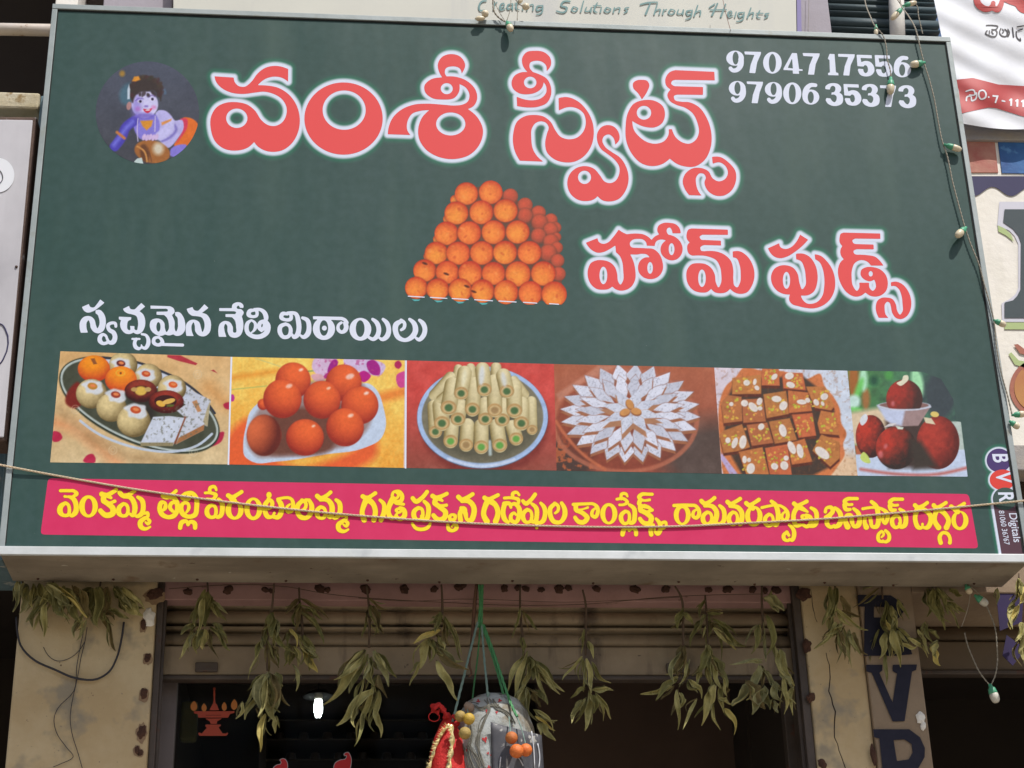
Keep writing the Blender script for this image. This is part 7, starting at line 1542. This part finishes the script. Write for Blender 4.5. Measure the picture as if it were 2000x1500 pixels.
# coconut wrapped in red cloth
cn = thing('wrapped_coconut', 'coconut wrapped in bright red cloth with gold tinsel, left of the gourd', 'coconut', tuple(at(876, 1450, YP-.02)))
cx_, Yc = 876, YP-.03; base = at(cx_, 1450, Yc)
hh = lambda py: at(cx_, py, Yc)[2]-base[2]
lathe('cloth', [(.004, hh(1392)), (7*PX, hh(1400)), (16*PX, hh(1415)), (27*PX, hh(1440)), (35*PX, hh(1470)), (40*PX, hh(1500)), (42*PX, hh(1535)), (38*PX, hh(1575)), (24*PX, hh(1605)), (.004, hh(1615))], base, M['fabricred'], cn, 40, jitter=.05)
def ribb(pts, w_, m, Y, name='ribbon', dep=.0):
    P = [at(x, y, Y) for x, y in pts]; P = spline(np.array(P), [0]*len(P), 5, False); V = []; F = []
    for i, p_ in enumerate(P):
        T = P[min(i+1, len(P)-1)]-P[max(i-1, 0)]; s_ = np.cross(T, [0, 1, 0]); s_ = s_/(np.linalg.norm(s_)+1e-9); k_ = w_*PX*(.7+.3*math.sin(i*1.1)); V += [p_-s_*k_, p_+s_*k_+np.array([0, .004*math.sin(i), 0])]
        if i: q = 2*i; F.append((q-2, q-1, q+1, q))
    o = mesh(name, V, F, m, cn, True); o.modifiers.new('s', 'SOLIDIFY').thickness = .0012; return o
ribb([(872, 1404), (868, 1392), (862, 1382), (852, 1377), (845, 1382), (848, 1388), (858, 1392)], 7, M['fabricred'], Yc-.02); ribb([(846, 1384), (858, 1378), (870, 1392), (876, 1402)], 5, M['fabricred'], Yc-.03)
ribb([(884, 1402), (892, 1398), (896, 1408), (888, 1416)], 6, M['fabricred'], Yc-.03); tube('loop', [at(x, y, Yc-.025) for x, y in ((846, 1390), (838, 1396), (838, 1404), (848, 1409), (857, 1405), (858, 1396))], .0014, M['fabricred'], cn, 6)
for pts in ([(878, 1415), (868, 1426), (858, 1442), (850, 1460), (844, 1480), (838, 1500), (836, 1515)], [(880, 1416), (883, 1435), (882, 1460), (879, 1480), (876, 1505)]):
    inner = len(pts) == 5; ribb(pts, 5.5 if inner else 3.6, M['tinsel'], Yc-(.062 if inner else .035), 'tinsel_band')
    g = random.Random(len(pts)); V = []; F = []
    for k in range(90 if not inner else 60):
        t = g.random()*(len(pts)-1); i = int(t); x = pts[i][0]+(pts[i+1][0]-pts[i][0])*(t-i); y = pts[i][1]+(pts[i+1][1]-pts[i][1])*(t-i); a_ = math.radians(g.uniform(150, 230)) if not inner else math.radians(g.uniform(120, 240)); ln = g.uniform(4, 10) if not inner else g.uniform(4, 9)
        Yt = Yc-(.066 if inner else .04)-g.random()*.008; p0 = at(x, y, Yt); p1 = at(x+ln*math.cos(a_), y+ln*math.sin(a_)-g.uniform(-2, 4), Yt-.004); q0 = at(x+1.5, y+2.2, Yt); k0 = len(V); V += [p0, q0, p1]; F.append((k0, k0+1, k0+2))
    o = mesh('tinsel', V, F, M['tinsel'], cn); o.modifiers.new('s', 'SOLIDIFY').thickness = .0006
def fruit(name, label, px, py, r, m, cat, grp, dy=0.): 
    Yf = YP-(.155 if px > 950 else .105)+dy; o = ball(name, at(px, py, Yf), r*PX*.96, M[m], None, 22, .02); tag(o, label, cat, grp); return o
fruit('lemon', 'dull olive yellow lemon behind the bright one at the upper left of the gourd', 899, 1399, 11.5, 'lemonold', 'lemon', 'lemons and oranges threaded on cord', .02)
fruit('lemon', 'bright yellow lemon at the upper left of the gourd', 916, 1404, 12, 'lemon', 'lemon', 'lemons and oranges threaded on cord')
fruit('lemon', 'lower pale yellow lemon hanging between the red cloth and the gourd', 908, 1432, 12.5, 'lemonold', 'lemon', 'lemons and oranges threaded on cord', -.005)
fruit('orange', 'brownish orange fruit hanging topmost over the grey scrap', 999, 1441, 12.5, 'orangeold', 'orange', 'lemons and oranges threaded on cord')
fruit('orange', 'bright orange fruit in front, lowest of three over the grey scrap', 1009, 1467, 14, 'orange', 'orange', 'lemons and oranges threaded on cord', -.02)
fruit('orange', 'red orange fruit at the right, partly behind the bright orange one', 1027, 1465, 13, 'orange', 'orange', 'lemons and oranges threaded on cord', .01)
